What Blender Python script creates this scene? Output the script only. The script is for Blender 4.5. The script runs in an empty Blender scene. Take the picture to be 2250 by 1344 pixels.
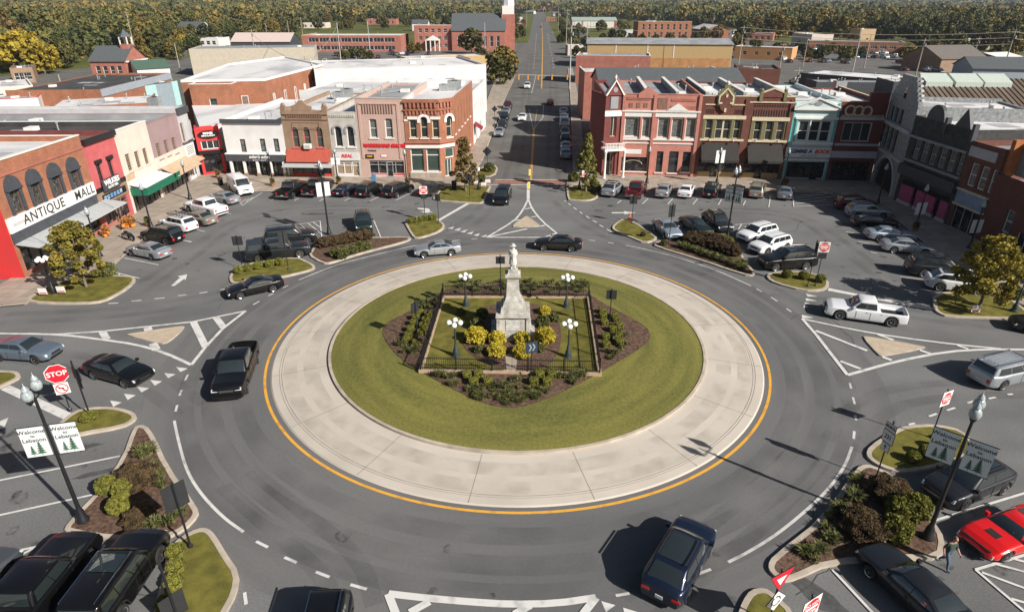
import bpy, math, random
import numpy as np
from mathutils import Vector, Matrix
from mathutils.geometry import tessellate_polygon
R=math.radians
S=bpy.context.scene
COL=S.collection
random.seed(7); RNG=np.random.default_rng(7)

# ---------------------------------------------------------------- camera
F=1376.0; PITCH=math.atan(666/1376); ROLL=0.0; H=22.5      # focal length in photo pixels (2250 wide), height of the drone
cd=bpy.data.cameras.new('camera'); cam=bpy.data.objects.new('camera',cd); COL.objects.link(cam)
cd.sensor_width=36; cd.lens=F/2250*36; cd.clip_end=20000; cd.clip_start=0.5
cam.matrix_world=Matrix.Translation((0,0,H))@Matrix.Rotation(R(90)-PITCH,4,'X')@Matrix.Rotation(ROLL,4,'Z')
S.camera=cam
# ---------------------------------------------------------------- world, sun, exposure
SUN_AZ=R(-36.5); SUN_EL=R(33)
sdir=Vector((math.cos(SUN_EL)*math.cos(SUN_AZ),math.cos(SUN_EL)*math.sin(SUN_AZ),math.sin(SUN_EL)))
w=bpy.data.worlds.new('World'); S.world=w; w.use_nodes=True
nt=w.node_tree; bg=nt.nodes['Background']; sk=nt.nodes.new('ShaderNodeTexSky')
sk.sky_type='NISHITA'; sk.sun_disc=False; sk.sun_elevation=SUN_EL; sk.sun_rotation=math.atan2(sdir.x,sdir.y); sk.altitude=200; sk.dust_density=2.0
nt.links.new(sk.outputs[0],bg.inputs[0]); bg.inputs[1].default_value=0.04
sl=bpy.data.lights.new('sun','SUN'); so=bpy.data.objects.new('sun',sl); COL.objects.link(so)
sl.energy=5.0; sl.angle=R(0.53); sl.color=(1,0.945,0.875); so.rotation_euler=sdir.to_track_quat('Z','Y').to_euler()
vs=S.view_settings; vs.view_transform='Standard'; vs.look='None'; vs.exposure=0.5; vs.gamma=1
S.cycles.max_bounces=6; S.cycles.diffuse_bounces=2; S.cycles.transparent_max_bounces=8

# ---------------------------------------------------------------- pixel -> world (photo pixels, 2250 x 1344)
def ray(x,y):
    a=(x-1125)/F; b=-(y-672)/F
    c,s=math.cos(ROLL),math.sin(ROLL); a,b=c*a-s*b,s*a+c*b
    c,s=math.cos(PITCH),math.sin(PITCH)
    return Vector((a,c+s*b,-s+c*b))
def G(x,y,z=0.0):
    d=ray(x,y); return Vector((0,0,H))+d*((z-H)/d.z)
def PXS(lst,z=0.0): return [G(x,y,z) for x,y in lst]

# ---------------------------------------------------------------- materials
MATS={}
def mat(name,col,rough=.8,metal=0.,var=.12,scale=3.,col2=None,bump=0.,coat=0.,spec=.5,detail=4,emit=0,stretch=None,sharp=None,alpha=None,objvar=0,fine=0):
    if name in MATS: return MATS[name]
    m=bpy.data.materials.new(name); m.use_nodes=True; n=m.node_tree.nodes; L=m.node_tree.links
    b=n['Principled BSDF']; b.inputs['Roughness'].default_value=rough; b.inputs['Metallic'].default_value=metal
    b.inputs['Specular IOR Level'].default_value=spec
    if coat: b.inputs['Coat Weight'].default_value=coat; b.inputs['Coat Roughness'].default_value=.05
    c1=Vector(col); c2=Vector(col2) if col2 else None
    if var or c2:
        tc=n.new('ShaderNodeTexCoord'); nz=n.new('ShaderNodeTexNoise'); nz.inputs['Scale'].default_value=scale; nz.inputs['Detail'].default_value=detail
        src=tc.outputs['Object']
        if stretch:
            mp=n.new('ShaderNodeMapping'); mp.inputs['Scale'].default_value=stretch; L.new(src,mp.inputs[0]); src=mp.outputs[0]
        L.new(src,nz.inputs['Vector'])
        cr=n.new('ShaderNodeValToRGB'); e=cr.color_ramp.elements
        a,bb=(sharp if sharp else (.3,.7)); e[0].position=a; e[1].position=bb
        lo=c2 if c2 else c1*(1-var); hi=c1 if c2 else c1*(1+var)
        e[0].color=(*lo,1); e[1].color=(*hi,1)
        L.new(nz.outputs[0],cr.inputs[0]); out=cr.outputs[0]
        if fine:
            n2=n.new('ShaderNodeTexNoise'); n2.inputs['Scale'].default_value=scale*fine; n2.inputs['Detail'].default_value=2; L.new(src,n2.inputs['Vector'])
            mr=n.new('ShaderNodeMapRange'); mr.inputs[1].default_value=.3; mr.inputs[2].default_value=.7; mr.inputs[3].default_value=.84; mr.inputs[4].default_value=1.16
            L.new(n2.outputs[0],mr.inputs[0]); mx=n.new('ShaderNodeVectorMath'); mx.operation='SCALE'; L.new(out,mx.inputs[0]); L.new(mr.outputs[0],mx.inputs['Scale']); out=mx.outputs[0]
        if objvar:
            oi=n.new('ShaderNodeObjectInfo'); mr=n.new('ShaderNodeMapRange'); mr.inputs[3].default_value=1-objvar; mr.inputs[4].default_value=1+objvar
            L.new(oi.outputs['Random'],mr.inputs[0]); mx=n.new('ShaderNodeVectorMath'); mx.operation='SCALE'; L.new(out,mx.inputs[0]); L.new(mr.outputs[0],mx.inputs['Scale']); out=mx.outputs[0]
        L.new(out,b.inputs['Base Color'])
        if bump:
            bp=n.new('ShaderNodeBump'); bp.inputs['Strength'].default_value=bump; bp.inputs['Distance'].default_value=.05; L.new(nz.outputs[0],bp.inputs['Height']); L.new(bp.outputs[0],b.inputs['Normal'])
    else: b.inputs['Base Color'].default_value=(*col,1)
    if emit: b.inputs['Emission Color'].default_value=(*col,1); b.inputs['Emission Strength'].default_value=emit
    if alpha is not None: b.inputs['Alpha'].default_value=alpha
    MATS[name]=m; return m

def brick(name,c1,c2,mortar,w=.42,h=.14,var=.3):
    """brick courses in facade-local coordinates (x along the wall, z up)"""
    if name in MATS: return MATS[name]
    m=bpy.data.materials.new(name); m.use_nodes=True; n=m.node_tree.nodes; L=m.node_tree.links
    b=n['Principled BSDF']; b.inputs['Roughness'].default_value=.85
    tc=n.new('ShaderNodeTexCoord'); sp=n.new('ShaderNodeSeparateXYZ'); cb=n.new('ShaderNodeCombineXYZ'); ad=n.new('ShaderNodeMath'); ad.operation='ADD'
    L.new(tc.outputs['Object'],sp.inputs[0]); L.new(sp.outputs[0],ad.inputs[0]); L.new(sp.outputs[1],ad.inputs[1]); L.new(ad.outputs[0],cb.inputs[0]); L.new(sp.outputs[2],cb.inputs[1])
    br=n.new('ShaderNodeTexBrick'); br.inputs['Scale'].default_value=1; br.inputs['Brick Width'].default_value=w; br.inputs['Row Height'].default_value=h
    br.inputs['Mortar Size'].default_value=.012; br.inputs['Color1'].default_value=(*c1,1); br.inputs['Color2'].default_value=(*c2,1); br.inputs['Mortar'].default_value=(*mortar,1)
    L.new(cb.outputs[0],br.inputs['Vector'])
    nz=n.new('ShaderNodeTexNoise'); nz.inputs['Scale'].default_value=.7; nz.inputs['Detail'].default_value=6; L.new(tc.outputs['Object'],nz.inputs['Vector'])
    mr=n.new('ShaderNodeMapRange'); mr.inputs[1].default_value=.3; mr.inputs[2].default_value=.7; mr.inputs[3].default_value=1-var*.6; mr.inputs[4].default_value=1+var*.4; L.new(nz.outputs[0],mr.inputs[0])
    mx=n.new('ShaderNodeVectorMath'); mx.operation='SCALE'; L.new(br.outputs[0],mx.inputs[0]); L.new(mr.outputs[0],mx.inputs['Scale'])
    L.new(mx.outputs[0],b.inputs['Base Color']); MATS[name]=m; return m

def wear(name,col,amax,scale,lo=.4,hi=.7):
    if name in MATS: return MATS[name]
    m=mat(name,col,.9,var=0,spec=.2); n=m.node_tree.nodes; L=m.node_tree.links; tc=n.new('ShaderNodeTexCoord'); nz=n.new('ShaderNodeTexNoise'); nz.inputs['Scale'].default_value=scale; nz.inputs['Detail'].default_value=8
    L.new(tc.outputs['Object'],nz.inputs['Vector']); mr=n.new('ShaderNodeMapRange'); mr.inputs[1].default_value=lo; mr.inputs[2].default_value=hi; mr.inputs[3].default_value=0; mr.inputs[4].default_value=amax; L.new(nz.outputs[0],mr.inputs[0]); L.new(mr.outputs[0],n['Principled BSDF'].inputs['Alpha']); return m

def pavers(name,c1,c2,joint,w=1.6):
    m=brick(name,c1,c2,joint,w,w,.35); n=m.node_tree.nodes; L=m.node_tree.links
    br=[q for q in n if q.type=='TEX_BRICK'][0]; br.offset=0; br.inputs['Mortar Size'].default_value=.02; tc=[q for q in n if q.type=='TEX_COORD'][0]; L.new(tc.outputs['Object'],br.inputs['Vector']); return m

def ringmat(name,base,dark,cx,cy,freq,amt,extra=None):
    """surface whose wear runs in rings round (cx,cy): tyre-polished lanes or mowing rings"""
    if name in MATS: return MATS[name]
    m=bpy.data.materials.new(name); m.use_nodes=True; n=m.node_tree.nodes; L=m.node_tree.links
    b=n['Principled BSDF']; b.inputs['Roughness'].default_value=.85; b.inputs['Specular IOR Level'].default_value=.3
    tc=n.new('ShaderNodeTexCoord'); sb=n.new('ShaderNodeVectorMath'); sb.operation='SUBTRACT'; sb.inputs[1].default_value=(cx,cy,0); L.new(tc.outputs['Object'],sb.inputs[0])
    ln=n.new('ShaderNodeVectorMath'); ln.operation='LENGTH'; L.new(sb.outputs[0],ln.inputs[0])
    gr=n.new('ShaderNodeTexGradient'); gr.gradient_type='RADIAL'; L.new(sb.outputs[0],gr.inputs[0])
    cb=n.new('ShaderNodeCombineXYZ'); m1=n.new('ShaderNodeMath'); m1.operation='MULTIPLY'; m1.inputs[1].default_value=freq; L.new(ln.outputs['Value'],m1.inputs[0])
    m2=n.new('ShaderNodeMath'); m2.operation='MULTIPLY'; m2.inputs[1].default_value=9; L.new(gr.outputs[1],m2.inputs[0])
    L.new(m1.outputs[0],cb.inputs[0]); L.new(m2.outputs[0],cb.inputs[1])
    nz=n.new('ShaderNodeTexNoise'); nz.inputs['Scale'].default_value=1; nz.inputs['Detail'].default_value=5; L.new(cb.outputs[0],nz.inputs['Vector'])
    n2=n.new('ShaderNodeTexNoise'); n2.inputs['Scale'].default_value=6; n2.inputs['Detail'].default_value=8; n2.inputs['Roughness'].default_value=.75; L.new(tc.outputs['Object'],n2.inputs['Vector'])
    ad=n.new('ShaderNodeMath'); ad.operation='MULTIPLY_ADD'; ad.inputs[1].default_value=amt; L.new(n2.outputs[0],ad.inputs[0]); L.new(nz.outputs[0],ad.inputs[2])
    cr=n.new('ShaderNodeValToRGB'); e=cr.color_ramp.elements; e[0].position=.38; e[0].color=(*dark,1); e[1].position=.6; e[1].color=(*base,1)
    dv=n.new('ShaderNodeMath'); dv.operation='DIVIDE'; dv.inputs[1].default_value=1+amt; L.new(ad.outputs[0],dv.inputs[0]); L.new(dv.outputs[0],cr.inputs[0]); L.new(cr.outputs[0],b.inputs['Base Color'])
    bp=n.new('ShaderNodeBump'); bp.inputs['Strength'].default_value=.35; bp.inputs['Distance'].default_value=.03; L.new(n2.outputs[0],bp.inputs['Height']); L.new(bp.outputs[0],b.inputs['Normal'])
    MATS[name]=m; return m

# ---------------------------------------------------------------- mesh builder
class MB:
    def __init__(s,T=None): s.v=[];s.f=[];s.m=[];s.T=T; s.k=0
    def add(s,vs,fs,k=None):
        o=len(s.v); k=s.k if k is None else k
        T=s.T
        s.v+= [tuple(T@Vector(p)) for p in vs] if T is not None else [tuple(p) for p in vs]
        s.f+=[tuple(i+o for i in f) for f in fs]; s.m+=[k]*len(fs); return s
    def box(s,x0,x1,y0,y1,z0,z1,k=None):
        return s.add([(x0,y0,z0),(x1,y0,z0),(x1,y1,z0),(x0,y1,z0),(x0,y0,z1),(x1,y0,z1),(x1,y1,z1),(x0,y1,z1)],[(0,3,2,1),(4,5,6,7),(0,1,5,4),(1,2,6,5),(2,3,7,6),(3,0,4,7)],k)
    def poly(s,pts,k=None):
        tr=tessellate_polygon([[Vector(p) for p in pts]]); 
        nz=0
        out=[]
        for t in tr:
            a,b,c=[Vector(pts[i]) for i in t]; nn=(b-a).cross(c-a)
            out.append((t,nn))
        tot=sum((q[1] for q in out),Vector())
        ref=Vector((0,0,1)) if abs(tot.z)>1e-9 else tot
        fs=[t if nn.dot(ref)>=0 else (t[0],t[2],t[1]) for t,nn in out]
        return s.add(pts,fs,k)
    def prism(s,pts,z0,z1,k=None,cap=True):
        """vertical prism on 2D outline"""
        a=sum(pts[i][0]*pts[(i+1)%len(pts)][1]-pts[(i+1)%len(pts)][0]*pts[i][1] for i in range(len(pts)))
        if a<0: pts=pts[::-1]
        n=len(pts); vs=[(p[0],p[1],z0) for p in pts]+[(p[0],p[1],z1) for p in pts]
        s.add(vs,[(i,(i+1)%n,n+(i+1)%n,n+i) for i in range(n)],k)
        if cap: s.poly([(p[0],p[1],z1) for p in pts],k)
        return s
    def xprism(s,pts,y0,y1,k=None):
        """outline in x,z extruded along y (front at y0)"""
        a=sum(pts[i][0]*pts[(i+1)%len(pts)][1]-pts[(i+1)%len(pts)][0]*pts[i][1] for i in range(len(pts)))
        if a<0: pts=pts[::-1]
        n=len(pts); vs=[(p[0],y0,p[1]) for p in pts]+[(p[0],y1,p[1]) for p in pts]
        tr=tessellate_polygon([[Vector((p[0],p[1],0)) for p in pts]])
        fs=[(i,n+i,n+(i+1)%n,(i+1)%n) for i in range(n)]
        for t in tr:
            A,B,C=[Vector((pts[i][0],pts[i][1])) for i in t]
            if (B-A).cross(C-A)<0: t=(t[0],t[2],t[1])
            fs.append(tuple(t)); fs.append(tuple(n+i for i in t[::-1]))
        return s.add(vs,fs,k)
    def cyl(s,p0,p1,r0,r1=None,n=10,k=None,caps=True):
        r1=r0 if r1 is None else r1
        p0,p1=Vector(p0),Vector(p1); d=(p1-p0); 
        if d.length<1e-9: return s
        q=d.to_track_quat('Z','Y'); vs=[]
        for p,r in((p0,r0),(p1,r1)):
            for i in range(n):
                a=2*math.pi*i/n; vs.append(p+q@Vector((r*math.cos(a),r*math.sin(a),0)))
        fs=[(i,(i+1)%n,n+(i+1)%n,n+i) for i in range(n)]
        if caps: fs+=[tuple(range(n-1,-1,-1)),tuple(range(n,2*n))]
        return s.add(vs,fs,k)
    def lathe(s,prof,n=16,o=(0,0,0),k=None):
        vs=[];o=Vector(o)
        for r,z in prof:
            for i in range(n):
                a=2*math.pi*i/n; vs.append(o+Vector((r*math.cos(a),r*math.sin(a),z)))
        fs=[]
        for j in range(len(prof)-1):
            for i in range(n): fs.append((j*n+i,j*n+(i+1)%n,(j+1)*n+(i+1)%n,(j+1)*n+i))
        fs+=[tuple(range(n-1,-1,-1)),tuple(range((len(prof)-1)*n,len(prof)*n))]
        return s.add(vs,fs,k)
    def ball(s,c,r,n=12,m=8,k=None):
        rx,ry,rz=(r,r,r) if not hasattr(r,'__len__') else r
        c=Vector(c); vs=[c+Vector((0,0,-rz))]
        for j in range(1,m):
            t=math.pi*j/m
            for i in range(n):
                a=2*math.pi*i/n; vs.append(c+Vector((rx*math.sin(t)*math.cos(a),ry*math.sin(t)*math.sin(a),-rz*math.cos(t))))
        vs.append(c+Vector((0,0,rz))); fs=[]
        for i in range(n): fs.append((0,1+(i+1)%n,1+i))
        for j in range(m-2):
            for i in range(n): fs.append((1+j*n+i,1+j*n+(i+1)%n,1+(j+1)*n+(i+1)%n,1+(j+1)*n+i))
        for i in range(n): fs.append((1+(m-2)*n+i,1+(m-2)*n+(i+1)%n,len(vs)-1))
        return s.add(vs,fs,k)
    def ribbon(s,pts,w,z,k=None,closed=False):
        pts=[Vector((p[0],p[1],0)) for p in pts]; n=len(pts); vs=[]
        for i in range(n):
            if closed: a,b=pts[(i-1)%n],pts[(i+1)%n]
            else: a,b=pts[max(0,i-1)],pts[min(n-1,i+1)]
            d=(b-a).normalized(); nn=Vector((-d.y,d.x,0))
            vs+=[pts[i]+nn*w/2+Vector((0,0,z)),pts[i]-nn*w/2+Vector((0,0,z))]
        m=n if closed else n-1
        return s.add(vs,[(2*i,2*i+1,2*((i+1)%n)+1,2*((i+1)%n)) for i in range(m)],k)
    def mesh(s,name,smooth=None):
        me=bpy.data.meshes.new(name); me.from_pydata(s.v,[],s.f)
        if s.m and max(s.m)>0: me.polygons.foreach_set('material_index',s.m)
        me.update()
        if smooth is not None:
            me.shade_smooth(); me.set_sharp_from_angle(angle=R(smooth))
        return me
    def build(s,name,mats,parent=None,smooth=None,loc=None):
        me=s.mesh(name,smooth)
        for mm in (mats if isinstance(mats,(list,tuple)) else [mats]): me.materials.append(mm)
        o=bpy.data.objects.new(name,me); COL.objects.link(o)
        if parent is not None: o.parent=parent
        if loc is not None: o.location=loc
        return o
def tag(o,label=None,cat=None,group=None,kind=None):
    if label: o['label']=label
    if cat: o['category']=cat
    if group: o['group']=group
    if kind: o['kind']=kind
    return o
def empty(name,M=None,label=None,cat=None,group=None):
    o=bpy.data.objects.new(name,None); COL.objects.link(o); o.empty_display_size=.3
    if M is not None:
        if isinstance(M,Matrix): o.matrix_world=M
        else: o.location=M
    return tag(o,label,cat,group)
def struct(o): o['kind']='structure'; return o
def copy_tree(o,parent=None):
    c=o.copy(); COL.objects.link(c)
    if parent is not None: c.parent=parent
    for ch in o.children: copy_tree(ch,c)
    return c
def text(s,size,m,parent,M,name='lettering',bold=0,shear=0,ext=.01,align='CENTER',sx=1,space=1):
    cu=bpy.data.curves.new(name,'FONT'); cu.body=s; cu.size=size; cu.extrude=ext; cu.align_x=align; cu.align_y='CENTER'; cu.offset=bold; cu.shear=shear; cu.space_character=space; cu.resolution_u=3
    t=bpy.data.objects.new('tmp',cu); COL.objects.link(t); dg=bpy.context.evaluated_depsgraph_get()
    me=bpy.data.meshes.new_from_object(t.evaluated_get(dg)); bpy.data.objects.remove(t); bpy.data.curves.remove(cu)
    me.materials.clear(); me.materials.append(m); me.transform(M@Matrix.Diagonal((sx,1,1,1)))
    o=bpy.data.objects.new(name,me); COL.objects.link(o); o.parent=parent; return o
FACE=Matrix.Rotation(R(90),4,'X')      # text drawn on a wall whose front looks to -y
def chaikin(pts,it=2,closed=True):
    pts=[Vector(p) for p in pts]
    for _ in range(it):
        out=[];n=len(pts)
        for i in range(n if closed else n-1):
            a,b=pts[i],pts[(i+1)%n]; out+=[a*.75+b*.25,a*.25+b*.75]
        if not closed: out=[pts[0]]+out+[pts[-1]]
        pts=out
    return pts
def inset(pts,d):
    n=len(pts); a=sum(pts[i][0]*pts[(i+1)%n][1]-pts[(i+1)%n][0]*pts[i][1] for i in range(n)); sg=1 if a>0 else -1
    out=[]
    for i in range(n):
        p,q,r=pts[i-1],pts[i],pts[(i+1)%n]
        d1=Vector((q[0]-p[0],q[1]-p[1])); d2=Vector((r[0]-q[0],r[1]-q[1]))
        d1=d1.normalized() if d1.length>1e-6 else d2.normalized(); d2=d2.normalized() if d2.length>1e-6 else d1
        n1=Vector((-d1.y,d1.x))*sg; n2=Vector((-d2.y,d2.x))*sg; b=(n1+n2); 
        if b.length<1e-6: b=n1
        b.normalize(); k=d/max(.5,b.dot(n1)); out.append(Vector((q[0]+b.x*k,q[1]+b.y*k,0)))
    return out
# ================================================================ GROUND
CX,CY=.36,40.9
def rad(x,y): 
    g=G(x,y); return math.hypot(g.x-CX,g.y-CY)
M_asph=mat('worn_asphalt',(.15,.15,.147),.9,var=.2,scale=.13,detail=12,bump=.15,spec=.25,fine=70,stretch=(1,1.6,1))
M_asph2=mat('side_street_asphalt',(.13,.126,.118),.9,var=.2,scale=.15,detail=9,spec=.25,fine=60)
M_ring=ringmat('circulating_lane_asphalt',(.155,.153,.149),(.117,.117,.117),CX,CY,.5,.6)
M_conc=pavers('sidewalk_concrete',(.37,.31,.25),(.31,.26,.21),(.16,.13,.1))
M_kerb=mat('kerb_concrete',(.42,.36,.29),.9,var=.22,scale=1.2,detail=6,spec=.3)
M_apron=mat('apron_concrete',(.5,.45,.385),.85,var=.09,scale=.35,detail=12,spec=.3)
M_lawn=mat('lawn_grass',(.19,.168,.038),.95,scale=1.3,detail=10,col2=(.09,.085,.022),spec=.1,bump=.8,fine=16)
M_lawnc=ringmat('mown_lawn',(.205,.188,.045),(.085,.09,.022),CX,CY,1.1,1.6)
M_mulch=mat('bark_mulch',(.17,.11,.078),.95,scale=5,detail=10,col2=(.06,.036,.026),spec=.1,bump=1,fine=5)
M_paint=mat('white_road_paint',(.62,.61,.58),.7,scale=1.5,col2=(.42,.42,.4),detail=8,spec=.3,sharp=(.32,.5))
M_yel=mat('yellow_road_paint',(.72,.36,.04),.7,scale=1.5,col2=(.5,.25,.05),detail=8,sharp=(.32,.5))
M_field=mat('field_grass',(.13,.13,.035),.95,scale=.02,detail=8,col2=(.07,.085,.025),spec=.1,fine=20)
M_brickpave=mat('brick_paving',(.3,.13,.09),.9,var=.2,scale=4)
mb=MB(); N=40
g=[]; 
for j in range(N+1):
    for i in range(N+1):
        x=-6000+12000*i/N; y=-800+9000*j/N; g.append((x,y,-.06))
fs=[(j*(N+1)+i,j*(N+1)+i+1,(j+1)*(N+1)+i+1,(j+1)*(N+1)+i) for j in range(N) for i in range(N)]
mb.add(g,fs); struct(mb.build('ground',M_field))
# paved town centre
mb=MB(); mb.poly([(-260,-60,-.03),(260,-60,-.03),(290,300,-.03),(60,420,-.03),(-60,420,-.03),(-150,300,-.03),(-200,140,-.03)]); struct(mb.build('town_paving',M_asph2))
mb=MB(); mb.poly([(-75,-20,0),(75,-20,0),(75,100,0),(-75,100,0)]); struct(mb.build('plaza_asphalt',M_asph))
def arc(r,n=160,a0=0,a1=2*math.pi,c=(CX,CY)): return [(c[0]+r*math.cos(a0+(a1-a0)*i/n),c[1]+r*math.sin(a0+(a1-a0)*i/n),0) for i in range(n+(0 if abs(a1-a0-2*math.pi)<1e-6 else 1))]
def annulus(name,r0,r1,z,m,n=160,zi=None):
    mb=MB(); a=arc(r0,n); b=arc(r1,n); zi=z if zi is None else zi
    mb.add([(p[0],p[1],zi) for p in a]+[(p[0],p[1],z) for p in b],[(i,n+i,n+(i+1)%n,(i+1)%n) for i in range(n)]); return mb
struct(annulus('r',17.3,24.8,.004,M_ring).build('circulating_road',M_ring))
# north street (runs to the horizon), west, east and south streets
nsl=PXS([(1050,395),(1097,345),(1112,290),(1128,225),(1140,180),(1152,130),(1163,80),(1172,40),(1176,18)])
nsr=PXS([(1246,395),(1246,345),(1246,290),(1248,225),(1247,180),(1235,130),(1220,80),(1199,35),(1190,18)])
mb=MB(); n=len(nsl); mb.add([(p.x,p.y,.004) for p in nsl]+[(p.x,p.y,.004) for p in nsr],[(i,n+i,n+i+1,i+1) for i in range(n-1)]); struct(mb.build('north_street',M_asph2))
# ---- sidewalks
def slab(name,px,z,m,it=0,k=None,world=False):
    pts=px if world else PXS(px,z); pts=chaikin(pts,it) if it else pts
    mb=MB(); mb.prism([(p[0],p[1]) for p in pts],0.0,z); o=mb.build(name,m); struct(o); return o
def joints(name,poly,z,step,m): pass
slab('sidewalk',[(-120,690),(0,670),(55,666),(107,629),(240,585),(300,530),(370,478),(420,441),(462,425),(564,417),(605,417),(760,412),(960,411),(1045,405),(1040,380),(1058,355),(1078,303),(1095,252),(1113,208),(1128,178),(1140,140),(1100,140),(1040,300),(985,385),(500,382),(440,375),(40,600),(0,625),(-120,640)],.14,M_conc)
slab('sidewalk',[(1244,408),(1330,404),(1400,412),(1600,415),(1745,417),(1850,424),(1905,440),(1960,470),(2040,535),(2110,590),(2140,640),(2215,655),(2300,690),(2500,700),(2500,620),(2300,520),(2100,440),(1960,360),(1330,370),(1262,395),(1257,300),(1255,225),(1251,180),(1247,150),(1258,150),(1265,180),(1272,225),(1280,300),(1300,380),(1290,395),(1246,398)],.14,M_conc)
# street-corner kerbs and sidewalk strip lines
def kerbline(px,w=.22,z=.155):
    p=PXS(px,.15); mb=MB(); q=chaikin(p,1,False)
    mb.ribbon(q,w,z); return mb
kb=MB()
for px in ([(240,592),(300,535),(370,482),(420,444),(462,428),(564,420),(605,420),(760,415),(960,414)],[(1330,407),(1400,415),(1600,418),(1745,420),(1850,427),(1905,443),(1960,473),(2040,538),(2110,593),(2140,643)],[(1058,355),(1078,303),(1095,252),(1113,208),(1128,178)],[(1262,395),(1257,300),(1255,225),(1251,180)],[(-120,692),(0,672),(55,667)]):
    m=kerbline(px); kb.add(m.v,m.f)
struct(kb.build('kerb_line',M_kerb))
# ---- traffic islands: raised kerb ring + planted top
ISL={}
def island(key,px,fill,it=2,kw=.24,z=.15,crown=.02):
    pts=chaikin(PXS(px),it); a=[Vector((p.x,p.y,0)) for p in pts]; b=inset(a,kw); n=len(a)
    ar=sum(a[i].x*a[(i+1)%n].y-a[(i+1)%n].x*a[i].y for i in range(n))
    if ar<0: a=a[::-1]; b=b[::-1]
    mb=MB(); vs=[(p.x,p.y,0) for p in a]+[(p.x,p.y,z) for p in a]+[(p.x,p.y,z+.004) for p in b]+[(p.x,p.y,z-.05) for p in b]
    fs=[]
    for L in range(3): fs+=[(L*n+i,L*n+(i+1)%n,(L+1)*n+(i+1)%n,(L+1)*n+i) for i in range(n)]
    mb.add(vs,fs); struct(mb.build('island_kerb',M_kerb))
    mb=MB(); mb.poly([(p.x,p.y,z-.015) for p in b]); struct(mb.build('lawn' if fill is M_lawn else 'planting_bed' if fill is M_mulch else 'splitter_island',fill))
    ISL[key]=b; return b
island('A',[(55,662),(80,645),(107,629),(150,608),(242,590),(244,607),(290,609),(301,616),(285,634),(255,652),(228,665),(185,670),(91,669)],M_lawn,1)
island('B',[(951,438),(953,440),(975,444),(1052,449),(1064,446),(1072,424),(1081,408),(1046,405),(981,406),(960,426)],M_lawn,1)
island('B2',[(1043,389),(1087,390),(1096,366),(1070,364),(1048,375)],M_lawn,1)
island('C',[(886,486),(905,521),(914,526),(936,522),(967,511),(979,499),(972,490),(954,479),(920,477)],M_lawn,1)
island('D',[(700,522),(822,524),(898,522),(905,528),(880,537),(836,548),(780,563),(728,581),(707,581),(677,563),(686,552)],M_mulch,1)
island('E',[(505,620),(505,607),(519,588),(567,577),(652,566),(681,579),(695,588),(686,596),(619,612),(533,625),(512,625)],M_lawn,1)
island('G',[(1244,408),(1247,440),(1255,441),(1282,443),(1303,441),(1316,433),(1312,425),(1333,403)],M_lawn,1)
island('Hh',[(1345,499),(1357,489),(1370,482),(1392,488),(1444,522),(1441,529),(1417,537),(1386,524),(1357,512),(1346,506)],M_lawn,1)
island('I',[(1437,535),(1459,529),(1490,520),(1560,524),(1611,533),(1648,589),(1659,600),(1655,608),(1632,606),(1532,572),(1438,544)],M_mulch,1)
island('J',[(1683,612),(1688,602),(1737,597),(1800,605),(1821,620),(1820,633),(1805,641),(1764,641),(1703,625)],M_lawn,1)
island('K',[(2048,646),(2050,680),(2060,690),(2080,698),(2160,701),(2260,703),(2262,690),(2215,655),(2150,641)],M_lawn,1)
island('N',[(119,949),(124,939),(164,906),(199,898),(249,897),(286,905),(303,916),(296,928),(269,942),(177,958),(120,972)],M_lawn,1)
island('O',[(-60,818),(0,817),(37,818),(48,827),(40,836),(0,854),(-60,880)],M_lawn,1)
island('P',[(300,939),(322,937),(341,961),(371,1028),(435,1118),(438,1134),(409,1166),(361,1188),(246,1189),(150,1174),(141,1166),(166,1136),(220,1079),(271,1008),(291,951)],M_mulch,1)
island('Q',[(368,1212),(399,1182),(435,1164),(458,1164),(474,1178),(502,1225),(528,1262),(522,1305),(501,1344),(470,1400),(330,1400),(340,1344),(362,1260)],M_lawn,1)
island('Rr',[(1901,1003),(1908,984),(1960,950),(1990,938),(2053,935),(2115,948),(2145,985),(2120,1012),(2050,1032),(1985,1042),(1950,1035),(1918,1020)],M_lawn,1)
island('Ss',[(1686,1245),(1696,1226),(1805,1141),(1880,1032),(1898,1024),(1915,1026),(1962,1047),(2026,1125),(2052,1152),(2075,1188),(2068,1232),(1983,1231),(1823,1241),(1746,1277),(1718,1281),(1692,1262)],M_mulch,1)
island('T',[(1618,1360),(1630,1325),(1648,1299),(1678,1295),(1700,1308),(1745,1350),(1750,1400),(1620,1400)],M_lawn,1)
M_split=mat('splitter_concrete',(.45,.37,.27),.9,var=.12,scale=2,detail=6)
island('F',[(1150,480),(1157,475),(1164,479),(1186,495),(1186,499),(1128,500),(1126,496)],M_split,1,kw=.1,z=.1)
island('L',[(1894,742),(1905,740),(2028,762),(2034,766),(1938,784),(1930,782)],M_split,1,kw=.1,z=.1)
island('M',[(276,737),(290,734),(398,718),(408,720),(372,753),(353,757)],M_split,1,kw=.1,z=.1)
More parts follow.
